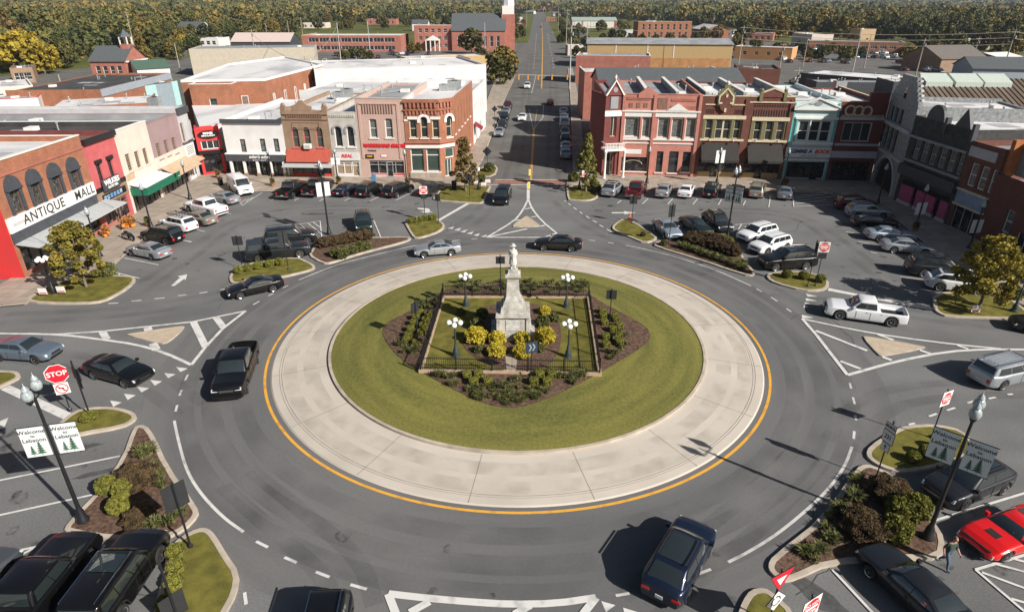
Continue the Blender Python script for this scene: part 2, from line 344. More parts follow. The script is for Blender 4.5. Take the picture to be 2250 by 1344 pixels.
# ---- central island
mb=MB(); n=160
for r0,r1,z0,z1 in ((17.33,17.23,.0,.06),(17.23,16.6,.06,.09),(16.6,13.56,.09,.2)):
    a=arc(r0,n); b=arc(r1,n); mb.add([(p[0],p[1],z0) for p in a]+[(p[0],p[1],z1) for p in b],[(i,(i+1)%n,n+(i+1)%n,n+i) for i in range(n)])
struct(mb.build('truck_apron',M_apron))
mb=MB()
for r0,r1,z0,z1 in ((13.56,13.54,.1,.34),(13.54,13.36,.34,.345),(13.36,13.35,.345,.28)):
    a=arc(r0,n); b=arc(r1,n); mb.add([(p[0],p[1],z0) for p in a]+[(p[0],p[1],z1) for p in b],[(i,(i+1)%n,n+(i+1)%n,n+i) for i in range(n)])
struct(mb.build('lawn_kerb',M_kerb))
M_joint=mat('joint_line',(.2,.17,.145),.9,var=.3,scale=2)
mb=MB(); mb.ribbon(arc(16.6,n),.035,.094,closed=True); mb.ribbon(arc(16.75,n),.02,.094,closed=True)
for k in range(17):
    a=2*math.pi*(k+.35)/17; c,s=math.cos(a),math.sin(a)
    for ra,rb,za,zb in ((13.6,16.6,.204,.094),(16.6,17.26,.096,.068)):
        t=.03; mb.add([(CX+ra*c-t/2*s,CY+ra*s+t/2*c,za),(CX+ra*c+t/2*s,CY+ra*s-t/2*c,za),(CX+rb*c+t/2*s,CY+rb*s-t/2*c,zb),(CX+rb*c-t/2*s,CY+rb*s+t/2*c,zb)],[(0,1,2,3)])
struct(mb.build('apron_joints',M_joint))
mb=MB(); pr=[(13.36,.3),(11,.42),(8,.5),(4,.55),(0.01,.56)]
for (r0,z0),(r1,z1) in zip(pr,pr[1:]):
    a=arc(r0,n); b=arc(r1,n); mb.add([(p[0],p[1],z0) for p in a]+[(p[0],p[1],z1) for p in b],[(i,(i+1)%n,n+(i+1)%n,n+i) for i in range(n)])
struct(mb.build('round_lawn',M_lawnc))
def zl(x,y):
    r=math.hypot(x-CX,y-CY)
    for (r0,z0),(r1,z1) in zip(pr,pr[1:]):
        if r1<=r<=r0: return z1+(z0-z1)*(r-r1)/(r0-r1)
    return .56 if r<1 else .3
def GL(x,y):
    g=G(x,y,.5); z=zl(g.x,g.y); g=G(x,y,z); return g
bed=chaikin([GL(*p) for p in [(841,739),(842,720),(860,702),(894,688),(958,651),(985,632),(1060,622),(1130,618),(1220,622),(1285,632),(1299,652),(1371,690),(1421,718),(1431,739),(1420,758),(1343,806),(1247,858),(1165,891),(1123,898),(1068,889),(974,845),(875,787)]],1)
def drape(name,poly,m,dz,step=.5):
    """fill following the mounded lawn"""
    tr=tessellate_polygon([[Vector((p.x,p.y,0)) for p in poly]])
    import bmesh
    bm=bmesh.new(); vs=[bm.verts.new((p.x,p.y,0)) for p in poly]
    for t in tr:
        try: bm.faces.new([vs[i] for i in t])
        except ValueError: pass
    for _ in range(3): bmesh.ops.subdivide_edges(bm,edges=[e for e in bm.edges if e.calc_length()>step*1.4],cuts=1); bmesh.ops.triangulate(bm,faces=bm.faces)
    bmesh.ops.recalc_face_normals(bm,faces=bm.faces)
    for v in bm.verts: v.co.z=zl(v.co.x,v.co.y)+dz
    if sum(f.normal.z for f in bm.faces)<0: bmesh.ops.reverse_faces(bm,faces=bm.faces)
    me=bpy.data.meshes.new(name); bm.to_mesh(me); bm.free(); me.materials.append(m); o=bpy.data.objects.new(name,me); COL.objects.link(o); return struct(o)
drape('planting_bed',bed,M_mulch,.035)
FC=[GL(*p) for p in [(924.7,817.6),(1317.4,824.5),(1292.6,656.5),(974.3,655)]]
drape('monument_lawn',[FC[0]+Vector((.1,.1,0)),FC[1]+Vector((-.1,.1,0)),FC[2]+Vector((-.1,-.1,0)),FC[3]+Vector((.1,-.1,0))],M_lawn,.06)
mb2=chaikin([GL(*p) for p in [(1010,760),(1035,722),(1050,690),(1080,668),(1180,668),(1215,680),(1232,715),(1235,755),(1215,800),(1185,812),(1110,815),(1060,800)]],2)
drape('monument_bed',mb2,M_mulch,.085)
# ---- painted markings
class Marks(MB):
    z=.012
    def ribbon(s,pts,w,z,k=None,closed=False): s.z+=.0004; return MB.ribbon(s,pts,w,s.z,k,closed)
W=Marks(); ZM=.012
def line(px,w=.14,smooth=0):
    p=PXS(px); 
    if smooth: p=chaikin(p,smooth,False)
    W.ribbon(p,w,ZM)
def dash(*seg,w=.14):
    for s in seg: line([s[:2],s[2:]],w)
def fill(px,z=ZM): W.poly([(p.x,p.y,z) for p in PXS(px)])
line([(383,924),(391,964),(408,1028),(435,1077),(486,1133),(535,1168)],.15,2)
line([(657,615),(733,584),(800,566),(860,551),(910,540),(936,536.5)],.13,2)
line([(1375,539),(1427,549.6),(1490,566),(1573,593),(1650,628)],.13,2)
line([(1872,981),(1857,1023),(1818,1079),(1730,1157),(1660,1204),(1600,1234.6)],.15,2)
dash((994,529,1012,527.6),(1036,525.4,1049,524),(1293,527.7,1308,529),(1336,533,1349,535),(1662,634.5,1673.6,641),(1694,653,1708,662),(1728,678,1738.6,685),(1867,841.6,1870,853.5),(1874,873,1878,888),(1879,912,1881,923),(1877,947,1875.5,964),(1562,1250,1535,1260),(1383,1303,1353,1308),(563,1189,589,1202),(625,1224,652,1235.5),(694,1256,724,1267.5),(770,1284,806,1294),(537.5,1301,541,1327.6),(413,823,407,835.6),(399.5,857,394.5,869),(389.5,890,386,904),(633.5,627,622,633),(600.6,644.7,589,650.6),(570,662,556,670),(238,667,260,666),(289,662,311,660),(340,656.6,361.6,654.8),(391,650,410,648),(438,644.5,456,641.7),(484.5,637,502,635))
dash((1240,441,1244,443.5),(1248,447.5,1254.5,451.5),(1260,456,1267,461),(1273.5,465.5,1279.5,470),(1288,475,1294.5,480),(1302.5,485,1311,489.5),(1317,494.5,1326,499.5),(1333.5,504,1343.5,510.5),w=.16)
dash((2010,930,1996,933),(2041,915,2058,909),(2080,902,2098,896),(2125,886,2145,880),(2172,876,2188,873),(2213,867,2225,866))
# yield triangles
for t in ([(387,806),(413,809.5),(396.5,817)],[(361,819.5),(386,822),(369.5,830.5)],[(330,834.5),(356.5,837.5),(340,847)],[(301,849.5),(328,852.5),(311,862)],[(272,864.5),(298.6,868),(280.5,878.5)],[(242,879.7),(268,883.7),(249,894)]): fill(t)
for t in ([(983,501.5),(999,497.5),(994,503.5)],[(998,505),(1013,501),(1009,507.5)],[(1011,509.5),(1028,504),(1021,511)],[(1024.5,513),(1041.6,508.7),(1035.5,514.8)],[(1040,517),(1055,512.5),(1050,518.7)],[(1055.6,520),(1070,515.4),(1067,521.4)]): fill(t)
for t in ([(1770,644.7),(1797,651.6),(1774.5,651.6)],[(1770,655),(1794.5,661),(1771,661)],[(1768,664),(1780,667),(1768,668)],[(1766,670),(1776,674),(1766,677)],[(1761.5,691.6),(1787.6,697.7),(1762.6,699.5)],[(1321,1319.7),(1352,1328.7),(1331.5,1344)],[(1369,1334),(1401,1344),(1375,1360)],[(-2,942),(0,925),(19,917),(9,940)]): fill(t)
# stop bars
fill([(1,855.5),(22,846),(167,912),(148,925)]); fill([(958,485),(965,486),(1031.8,448),(1024.4,446.6)]); fill([(1820.8,632.8),(1879,644.7),(2053.5,677.2),(2053.5,682),(1819,638.6)])
# splitters
line([(-60,733),(0,733),(124,735),(221.5,728.6),(423,707.5),(540,683.5)],.22); line([(540,683.5),(490,722),(452,762),(420.6,802)],.25); line([(420.6,802),(361,774.7),(298.6,757),(221.5,746),(139,736),(60,733.5)],.25,1)
dash((225,729,235,746),(425,708,452,762),(474,697,491.5,720),w=.5); dash((324,720,327,727),(336,755,344,769),w=.55)
line([(1160.6,400),(1160.6,438)],.4); line([(1160.6,438),(1148,464),(1130,486),(1070,522)],.25,1); line([(1160.6,438),(1168,458),(1190,486),(1223,513)],.25,1); line([(1070,522),(1195,522),(1223,513)],.25,0)
dash((1072,521.5,1158,503.5),(1153,460,1166,457.5),(1126,486,1141,483.5),(1167,478,1179,475.5),(1187,498,1197,495.5),w=.28)
line([(1762.6,701),(1795,738),(1862,824.5)],.25); line([(1862,824.5),(1970,794),(2079,773),(2165,768),(2250,768.5),(2320,769)],.25,1); line([(1762.6,701),(1874,725),(1976,742),(2113,759),(2200,767)],.22,1)
dash((1792,727,1905,771),(1846,794,1891,811),(1928.6,735,1963,748),(1939,785,1959,792),(2021,770,2045,778),(2103,759,2127,767),w=.3)
line([(853,1304.6),(944,1315),(1040,1323),(1120,1328),(1223,1326),(1309.5,1313)],.34,1); line([(853,1304.6),(868,1344),(880,1380)],.34); line([(1309.5,1313),(1285,1344),(1260,1380)],.34); dash((944,1322,900,1346),(1165,1330,1130,1350),w=.34)
# parking stalls
dash((264,1002.6,-40,1064),(206,1087,-40,1141),(79,1202,31,1212),(74,1205,-30,1262),(230,1197,223,1212),(28,1275,-30,1310),w=.13)
dash((2270,1078,2053,1144),(2143,1252,2270,1214),(2143,1252,2260,1352),(1828.7,1252,1920,1350),(2181,1238,2270,1262),(2157,1258,2270,1300),(2222,1316,2270,1330),(2225,1228,2270,1240),w=.13)
dash((560,418),) if 0 else None
dash((1356,447.5,1365,441),(1411,449,1424,437),(1467,449.5,1478,437),(1522,450,1532,438),(1578,451,1585,439),(1632.7,452,1638,442),(1689,456,1693,431),w=.12)
dash((1742,432,1743.6,455),(1742,433,1850,420),(1743.6,454.8,1830,451),(1744,449,1815,440),(1743,443,1838,431),(1743,438,1830,425),w=.12)
dash((1836,490,1850,492),(1858,510,1881,514),(1886,532,1910,536),(1912,555,1927,558),(1946,581,2008,590),(1977,609,2036,617),w=.12)
dash((273,568,348,583),(402,529,420,533),(464,486,482,489),(433,506,451,510),(400,529,421,532),(500,469.5,508,471),w=.12)
dash((519,436,533,452),(533,452,576,424),(530,446,542,438),(541,444,548,437),(549,440,556,434),w=.1)
dash((596,442,602,438.5),(647,442,657,436),(702,442.5,712,437),(757,442.5,769,437),(812.6,442.8,831.5,434),(869,441.7,900.5,426),(821.5,486,837,523),w=.12)
dash((648,495.5,703.5,486.6),(703.5,486.6,707,521.5),(660,495,676,508),(677,492,705,514),(687,488.5,706.5,503),w=.12)
dash((245.6,597.7,306.6,612.7),(245.6,597.7,246,608),(262,602,262.6,608),(277.5,605.5,278,611),w=.12)
dash((1614,495,1668,490),(1668,490,1672,500),(1629,494,1620,508),(1648,493,1636,512),w=.12)
# arrows
fill([(375.6,628),(384,628),(405,612.5),(407.5,616),(411.5,602.5),(390,607),(396,609.5)])
fill([(1344,466.5),(1372,466.3),(1370,464),(1398,467.5),(1371,471),(1373,468.8),(1344,468.8)]); fill([(917.5,457),(941,458),(945,461),(944,465),(952,465.5),(936,468),(922,465),(934,464),(933,461.5),(918,460)])
struct(W.build('road_markings',M_paint))
Yl=Marks(); Yl.ribbon(arc(17.68,200),.17,.012,closed=True)
def yl(px,w=.12): Yl.ribbon(PXS(px),w,.012)
yl([(1165,400),(1169,330),(1172,285)]); yl([(1167.5,400),(1171.5,330),(1174,285),(1180,240)]); 
yl([(1190,195),(1191,160),(1192,120),(1192,80),(1190,50)],.35)
struct(Yl.build('yellow_markings',M_yel))
W=Marks()
dash((1172,285,1162,240),(1172,285,1193,258),(1193,258,1194,230),(1168,205,1178,165),w=.12)
dash((1088,395,1240,395),(1075,406,1242,406),w=.25)
for yy in (212,204): line([(1128+ (212-yy)*.3,yy),(1170,yy-1)],.2)
for k in range(16):
    y0=150-k*7.0*(1-k*.02); 
    for f0 in (.27,.74):
        a=(1147+(150-y0)*.24); b=(1241-(150-y0)*.33); x=a+(b-a)*f0; line([(x,y0),(x+.5,y0-3)],.12)
struct(W.build('street_lines',M_paint))
mb=MB(); mb.poly([(p.x,p.y,.008) for p in PXS([(1082,404),(1244,404),(1242,397),(1088,397)])]); struct(mb.build('crosswalk_paving',M_brickpave))
# drain covers, patches, oil stains on the asphalt
M_iron=mat('cast_iron',(.09,.08,.07),.7,var=.3,scale=8)
for (x,y) in ((1545,1190),(1190,1175),(1590,1290)): pass
M_patch=mat('dark_asphalt_patch',(.07,.07,.068),.9,var=.2,scale=3,sharp=(.4,.6))
mb=MB()
for (x,y,a,b,c) in ((210,1040,1.2,.25,.4),(180,985,1.1,.2,.5),(1900,1110,1.2,.5,-.3),(1800,1310,1.5,.5,-.9),(700,470,2,.3,.1),(1750,560,2.4,.3,-.4)):
    g0=G(x,y); pts=[]
    for i in range(14):
        t=2*math.pi*i/14; r=1+random.uniform(-.3,.3); u,v=a*r*math.cos(t),b*r*math.sin(t); pts.append((g0.x+u*math.cos(c)-v*math.sin(c),g0.y+u*math.sin(c)+v*math.cos(c),.007))
    mb.poly(pts)
struct(mb.build('asphalt_patches',M_patch))

for i,px in enumerate(([(320,98),(410,98),(412,125),(330,128)],[(1560,88),(1905,100),(2080,128),(1900,150),(1600,140)],[(1950,132),(2260,140),(2260,175),(2000,165)],[(640,100),(1000,104),(1000,128),(640,128)],[(1250,48),(1300,52),(1290,82),(1262,82)],[(1350,62),(1600,72),(1700,88),(1560,92),(1350,84)],[(470,78),(650,78),(650,100),(470,98)])):
    mb=MB(); mb.poly([(p.x,p.y,-.02+.001*i) for p in PXS(px)]); struct(mb.build('parking_lot',M_asph2))
mb=MB()
for cx,cy,ln,an in ((-20,20,9,.3),(-8,17.5,7,-.2),(12,18.5,8,.5),(22,44,9,1.2),(-24,46,10,1.9),(-30,62,8,.2),(28,66,9,-.3),(2,72,6,1.5),(-10,63,7,.1),(31,27,8,.4)):
    x,y,a=cx,cy,an; pts=[]
    for k in range(14): pts.append((x,y)); a+=random.uniform(-.5,.5); x+=ln/14*math.cos(a); y+=ln/14*math.sin(a)
    mb.ribbon(pts,.045,.0085)
struct(mb.build('asphalt_cracks',mat('crack_sealant',(.05,.05,.05),.8,var=.1)))

M_w1=wear('tyre_polish',(.06,.06,.062),.2,.35,.35,.75); M_w2=wear('oil_stain',(.02,.018,.016),.5,1.6,.45,.7); M_w3=wear('apron_scuff',(.22,.18,.15),.28,.7,.42,.8)
mb=Marks(); mb.z=.02; 
for px in ([(0,700),(250,690),(480,655),(640,600),(900,545)],[(0,775),(150,790),(330,830),(420,900)],[(1080,440),(1050,480),(980,520),(860,560)],[(1230,440),(1280,490),(1400,545),(1560,600)],[(2250,720),(2000,690),(1800,665),(1700,640)],[(2250,850),(2000,860),(1900,900),(1850,980)],[(780,1344),(760,1250),(640,1150),(520,1050)],[(1400,1340),(1520,1230),(1650,1130),(1780,1000)],[(300,640),(420,560),(520,480),(700,455),(900,460)],[(1400,480),(1560,460),(1760,470),(1850,540),(1960,620)],[(1165,120),(1158,200),(1146,300),(1120,400)],[(1215,120),(1216,200),(1216,300),(1214,400)]):
    c=chaikin(PXS(px),3,False)
    for off in (-.8,.8):
        q=[]
        for i in range(len(c)):
            d=(c[min(i+1,len(c)-1)]-c[max(0,i-1)]).normalized(); q.append(c[i]+Vector((-d.y,d.x,0))*off)
        mb.ribbon(q,.8,0)
for r in (19.2,20.9,22.4): mb.ribbon(arc(r,200),1.1,0,closed=True)
struct(mb.build('tyre_tracks',M_w1))
mb=MB(); rs=random.Random(9); k=0
for (x0,y0,x1,y1,n) in ((300,480,640,600,26),(600,440,930,470,20),(1300,440,1740,470,26),(1750,470,2050,640,26),(1450,480,1780,600,18),(0,950,240,1250,22),(2050,1080,2250,1330,16),(600,1150,1650,1330,6)):
    for _ in range(n):
        g0=G(rs.uniform(x0,x1),rs.uniform(y0,y1)); r0=rs.uniform(.15,.55); k+=1
        mb.poly([(g0.x+r0*rs.uniform(.6,1.2)*math.cos(t*.7),g0.y+r0*rs.uniform(.6,1.2)*math.sin(t*.7),.0355+k*.00003) for t in range(9)])
struct(mb.build('oil_stains',M_w2))
mb=MB(); 
def aring(r0,r1,dz):
    zf=lambda r:.2+(r-13.56)*(.09-.2)/(16.6-13.56); a=arc(r0,160); b=arc(r1,160); n=160; mb.add([(p[0],p[1],zf(r0)+dz) for p in a]+[(p[0],p[1],zf(r1)+dz) for p in b],[(i,(i+1)%n,n+(i+1)%n,n+i) for i in range(n)])
aring(15.6,16.5,.006); aring(14.2,15.2,.006); struct(mb.build('apron_scuffs',M_w3))
# ================================================================ BUILDINGS ROUND THE SQUARE
M_glass=mat('dark_window_glass',(.03,.035,.038),.08,var=0,spec=.8)
M_glassg=mat('green_tinted_glass',(.05,.075,.062),.1,var=0,spec=.8)
M_blind=mat('window_with_blinds',(.22,.24,.22),.25,scale=2,col2=(.05,.055,.055),spec=.6,stretch=(1,1,6))
M_leadglass=mat('curtained_glass',(.13,.11,.08),.15,scale=4,col2=(.02,.022,.02),spec=.7,sharp=(.42,.58))
M_shop=mat('shop_interior',(.10,.09,.08),.12,scale=1.3,col2=(.012,.013,.015),spec=.7,sharp=(.5,.75))
M_white=mat('white_painted_trim',(.74,.72,.68),.6,var=.06,scale=2)
M_cream=mat('cream_trim',(.62,.53,.36),.7,var=.08,scale=2)
M_dgrey=mat('charcoal_trim',(.055,.06,.07),.6,var=.15,scale=2)
M_black=mat('black_metal',(.012,.012,.013),.35,var=0,spec=.5)
M_wroof=mat('white_roof_membrane',(.68,.67,.66),.75,scale=.18,col2=(.42,.42,.43),detail=9,sharp=(.3,.5),stretch=(1,.35,1))
M_groof=mat('grey_roof_membrane',(.33,.34,.35),.85,scale=.3,col2=(.2,.21,.22),detail=9)
M_droof=mat('tar_roof',(.07,.065,.06),.9,scale=.35,col2=(.03,.03,.032),detail=9)
M_rroof=mat('rusty_tar_roof',(.16,.1,.065),.9,scale=.5,col2=(.03,.03,.03),detail=9,sharp=(.4,.6),stretch=(.4,1,1))
M_patchr=mat('patched_membrane',(.42,.42,.42),.8,scale=1,col2=(.3,.3,.31),detail=6)
NOVENT={'pavilion','white_canopy','brick_church','green_roofed_house','gabled_house','red_roofed_house','white_gabled_house','dark_bungalow','grey_house','striped_hall','tan_warehouse','brick_lobby','gambrel_hall','long_brick_church','metal_roof_hall','distant_house','street_side_wing','corner_turret_building'}
M_slate=mat('slate_roof',(.085,.095,.1),.8,var=.2,scale=3,stretch=(1,1,4))
M_brick=brick('orange_brick',(.36,.13,.06),(.29,.1,.05),(.3,.2,.14))
M_brickr=brick('red_brick',(.4,.135,.095),(.33,.11,.08),(.36,.2,.15))
M_brickp=brick('salmon_brick',(.52,.2,.15),(.45,.17,.13),(.45,.25,.2),var=.2)
M_brickb=brick('brown_brick',(.17,.055,.038),(.13,.043,.03),(.14,.07,.05))
M_bricky=brick('buff_brick',(.3,.2,.13),(.25,.165,.105),(.28,.2,.14))
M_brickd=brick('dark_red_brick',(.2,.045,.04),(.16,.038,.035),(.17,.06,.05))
M_redw=mat('red_painted_wall',(.62,.03,.03),.7,scale=.8,col2=(.5,.035,.035),detail=8)
M_coral=mat('coral_painted_wall',(.55,.13,.13),.75,scale=.9,col2=(.44,.09,.095),detail=8)
M_creamw=mat('cream_stucco',(.66,.58,.5),.85,scale=.7,col2=(.56,.48,.41),detail=9)
M_mauve=mat('mauve_stucco',(.33,.23,.23),.85,scale=.7,col2=(.27,.19,.19),detail=8)
M_greyb=mat('pale_grey_painted_wall',(.5,.49,.49),.8,scale=.7,col2=(.4,.4,.41),detail=8)
M_beige=mat('beige_shingle',(.5,.37,.25),.85,scale=2,col2=(.4,.29,.19),detail=8)
M_whitew=mat('white_stucco_wall',(.7,.69,.68),.8,scale=.5,col2=(.58,.57,.56),detail=9)
M_pink=mat('dusty_pink_painted_brick',(.52,.36,.3),.8,scale=.8,col2=(.46,.31,.26),detail=9)
M_pgrey=mat('weathered_off_white_wall',(.52,.49,.44),.85,scale=1.2,col2=(.38,.36,.33),detail=10)
M_mint=mat('pale_mint_painted_wall',(.6,.7,.68),.7,scale=1,col2=(.5,.61,.6),detail=8)
M_stone=mat('grey_rough_stone',(.36,.37,.375),.9,scale=3,col2=(.18,.188,.19),detail=10,bump=.6)
M_tanw=mat('tan_panel',(.42,.29,.13),.7,var=.1,scale=2)
M_olive=mat('olive_shutter',(.17,.155,.07),.7,var=.1,scale=2)
M_awnb=mat('dark_brown_awning',(.032,.028,.023),.85,scale=2,col2=(.024,.021,.018))
M_green=mat('green_awning',(.01,.13,.075),.6,var=.15,scale=2)
M_tin=mat('corrugated_tin',(.5,.52,.52),.5,scale=5,col2=(.36,.38,.38),stretch=(3,.3,3))
M_redt=mat('red_clay_metal',(.48,.1,.06),.6,scale=6,col2=(.33,.065,.045),stretch=(4,.2,.2))
M_magenta=mat('pink_shop_panel',(.42,.07,.17),.7,var=.15,scale=2)
M_txtd=mat('black_lettering',(.03,.03,.035),.6,var=0); M_txtr=mat('red_lettering',(.6,.02,.03),.5,var=0); M_txtw=mat('white_lettering',(.8,.8,.78),.5,var=0)
M_txto=mat('orange_lettering',(.75,.12,.03),.5,var=0); M_txtn=mat('navy_lettering',(.03,.05,.16),.5,var=0)
M_signw=mat('white_sign_board',(.72,.71,.68),.6,var=.07,scale=2)
M_hvac=mat('galvanised_unit',(.34,.36,.36),.5,var=.2,scale=3,metal=.3)
M_rust=mat('rusty_gutter',(.22,.12,.09),.8,var=.2,scale=3)
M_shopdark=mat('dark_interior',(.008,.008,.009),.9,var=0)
T3=Matrix.Translation
class Fac:
    """a facade plane: origin at the left foot, x runs along it as seen from the street, y into the building"""
    def __init__(s,A,B,world=False):
        s.a=A if world else G(*A); b=B if world else G(*B); s.a=Vector((s.a.x,s.a.y,0)); d=Vector((b.x-s.a.x,b.y-s.a.y,0)); s.L=d.length; s.u=d.normalized(); s.n=Vector((-s.u.y,s.u.x,0))
        s.M=Matrix(((s.u.x,s.n.x,0,s.a.x),(s.u.y,s.n.y,0,s.a.y),(0,0,1,0),(0,0,0,1)))
    def uv(s,x,y):
        d=ray(x,y); o=Vector((0,0,H)); t=(s.a-o).dot(s.n)/d.dot(s.n); p=o+d*t-s.a; return p.dot(s.u),p.z
    def win(s,xt,yt,xb,yb,wd,off=0):
        ut,zt=s.uv(xt,yt); ub,zb=s.uv(xb,yb); u=(ut+ub)/2-off; return [u-wd/2,u+wd/2,zb,zt]
def wallgrid(mb,w,h,ops,rev,k=0):
    xs=sorted({0,w,*[max(0,min(w,v)) for o in ops for v in o[:2]]}); zs=sorted({0,h,*[max(0,min(h,v)) for o in ops for v in o[2:4]]})
    for i in range(len(xs)-1):
        for j in range(len(zs)-1):
            cx,cz=(xs[i]+xs[i+1])/2,(zs[j]+zs[j+1])/2
            if any(o[0]<cx<o[1] and o[2]<cz<o[3] for o in ops): continue
            mb.add([(xs[i],0,zs[j]),(xs[i+1],0,zs[j]),(xs[i+1],0,zs[j+1]),(xs[i],0,zs[j+1])],[(0,1,2,3)],k)
    for o in ops:
        x0,x1,z0,z1=o[:4]
        if len(o)>4 and o[4]=='arch':
            r=(x1-x0)/2; xc=(x0+x1)/2; zs_=z1-r*o[5]
            N=10; arcp=[(xc+r*math.cos(math.pi*t/N),zs_+r*o[5]*math.sin(math.pi*t/N)) for t in range(N+1)]
            mb.xprism([(x1,z1)]+arcp[:N//2+1],0,rev,k); mb.xprism([(x0,z1)]+arcp[N//2:][::-1],0,rev,k)
        mb.add([(x0,0,z0),(x0,rev,z0),(x0,rev,z1),(x0,0,z1)],[(0,1,2,3)],k); mb.add([(x1,0,z0),(x1,0,z1),(x1,rev,z1),(x1,rev,z0)],[(0,1,2,3)],k)
        mb.add([(x0,0,z0),(x1,0,z0),(x1,rev,z0),(x0,rev,z0)],[(0,1,2,3)],k); mb.add([(x0,0,z1),(x0,rev,z1),(x1,rev,z1),(x1,0,z1)],[(0,1,2,3)],k)
def window(root,o,rev,fm,gm,style='sash',fw=.07,sill=None,name='window'):
    x0,x1,z0,z1=o[:4]; mb=MB(); y0=rev-.09; y1=rev
    mb.box(x0,x0+fw,y0,y1,z0,z1); mb.box(x1-fw,x1,y0,y1,z0,z1); mb.box(x0+fw,x1-fw,y0,y1,z0,z0+fw); mb.box(x0+fw,x1-fw,y0,y1,z1-fw,z1)
    if style=='sash': zm=(z0+z1)/2; mb.box(x0+fw,x1-fw,y0+.01,y1,zm-.04,zm+.04)
    if style=='double': xm=(x0+x1)/2; mb.box(xm-.12,xm+.12,y0,y1,z0+fw,z1-fw); zm=(z0+z1)/2; mb.box(x0+fw,xm-.12,y0+.01,y1,zm-.04,zm+.04); mb.box(xm+.12,x1-fw,y0+.01,y1,zm-.04,zm+.04)
    if style=='transom': zm=z0+(z1-z0)*.72; mb.box(x0+fw,x1-fw,y0+.01,y1,zm-.06,zm+.06)
    if isinstance(style,int):
        for i in range(1,style): xm=x0+(x1-x0)*i/style; mb.box(xm-.035,xm+.035,y0+.01,y1,z0+fw,z1-fw)
    if style=='grid':
        for i in (1,2): xm=x0+(x1-x0)*i/3; mb.box(xm-.02,xm+.02,y0+.02,y1,z0+fw,z1-fw)
        for i in range(1,6): zm=z0+(z1-z0)*i/6; mb.box(x0+fw,x1-fw,y0+.02,y1,zm-.02,zm+.02)
    wo=mb.build(name,fm,root)
    mb=MB(); mb.add([(x0,y1-.03,z0),(x1,y1-.03,z0),(x1,y1-.03,z1),(x0,y1-.03,z1)],[(0,1,2,3)]); mb.build('pane',gm,wo)
    if sill: MB().box(x0-.15,x1+.15,-.12,.06,z0-.16,z0-.005).build('sill',sill,wo)
    return wo
def building(name,label,fac,u0,u1,h,depth,wallm,roofm,ops=(),cat='shop',rev=.25,parapet=.55,cap=None,sidem=None,backm=None,group=None,back=True,roofdrop=None):
    """ops: (x0,x1,z0,z1,[shape]) in facade coordinates with dict(style,frame,glass,sill)"""
    w=u1-u0; root=empty(name,fac.M@T3((u0,0,0)),label,cat,group)
    loc=[]
    for o,st in ops: loc.append(([o[0]-u0,o[1]-u0]+list(o[2:]),st))
    mb=MB(); wallgrid(mb,w,h,[o for o,_ in loc],rev,0)
    k=1
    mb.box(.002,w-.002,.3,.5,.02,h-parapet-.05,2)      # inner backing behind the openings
    for x0,x1 in ((0,.28),(w-.28,w)): mb.box(x0,x1,.002,depth,0,h-.004,k)
    mb.box(.28,w-.28,depth-.28,depth,0,h-.3,k); mb.box(.28,w-.28,.003,.28,h-parapet-.3,h-.004,0)
    mb.build('wall',[wallm,sidem or wallm,M_shopdark],root)
    mb=MB(); dz=roofdrop or 0; mb.add([(.28,.28,h-parapet),(w-.28,.28,h-parapet),(w-.28,depth-.28,h-parapet-dz),(.28,depth-.28,h-parapet-dz)],[(0,1,2,3)]); r=mb.build('roof',roofm,root)
    rr=random.Random(int(w*100)); zr=h-parapet
    if w>5 and depth>7 and name not in NOVENT:
        for q in range(3 if w<14 else 6):
            x,y=rr.uniform(1,w-1),rr.uniform(2,depth-2); hh=rr.uniform(.4,.9); zz=zr-dz*y/depth
            mb=MB(); mb.cyl((x,y,zz),(x,y,zz+hh),.09,n=8); mb.cyl((x,y,zz+hh),(x,y,zz+hh+.12),.17,.14,8); mb.build('vent_pipe',M_hvac,root)
        x,y=rr.uniform(1.2,w-2.4),rr.uniform(3,depth-3); zz=zr-dz*y/depth; mb=MB(); mb.box(x,x+1.3,y,y+1,zz,zz+.45); mb.build('roof_hatch',M_white,root)
        mb=MB(); 
        for q in range(4): x,y=rr.uniform(.6,max(.7,w-4)),rr.uniform(.8,depth-4); a_,b_=rr.uniform(1,3),rr.uniform(.8,3); mb.add([(x,y,zr+.012+q*.003),(min(x+a_,w-.4),y,zr+.012+q*.003),(min(x+a_,w-.4),y+b_,zr+.012+q*.003),(x,y+b_,zr+.012+q*.003)],[(0,1,2,3)])
        mb.build('roof_patches',M_patchr,root)
    if cap: mb=MB(); mb.box(-.03,w+.03,-.06,.34,h,h+.09); mb.box(-.03,.3,.34,depth,h,h+.06); mb.box(w-.3,w+.03,.34,depth,h,h+.06); mb.build('coping',cap,root)
    for o,st in loc:
        if st is not None: window(root,o,rev,st.get('f',M_white),st.get('g',M_glass),st.get('s','sash'),st.get('w',.07),st.get('sill'),st.get('n','window'))
    return root

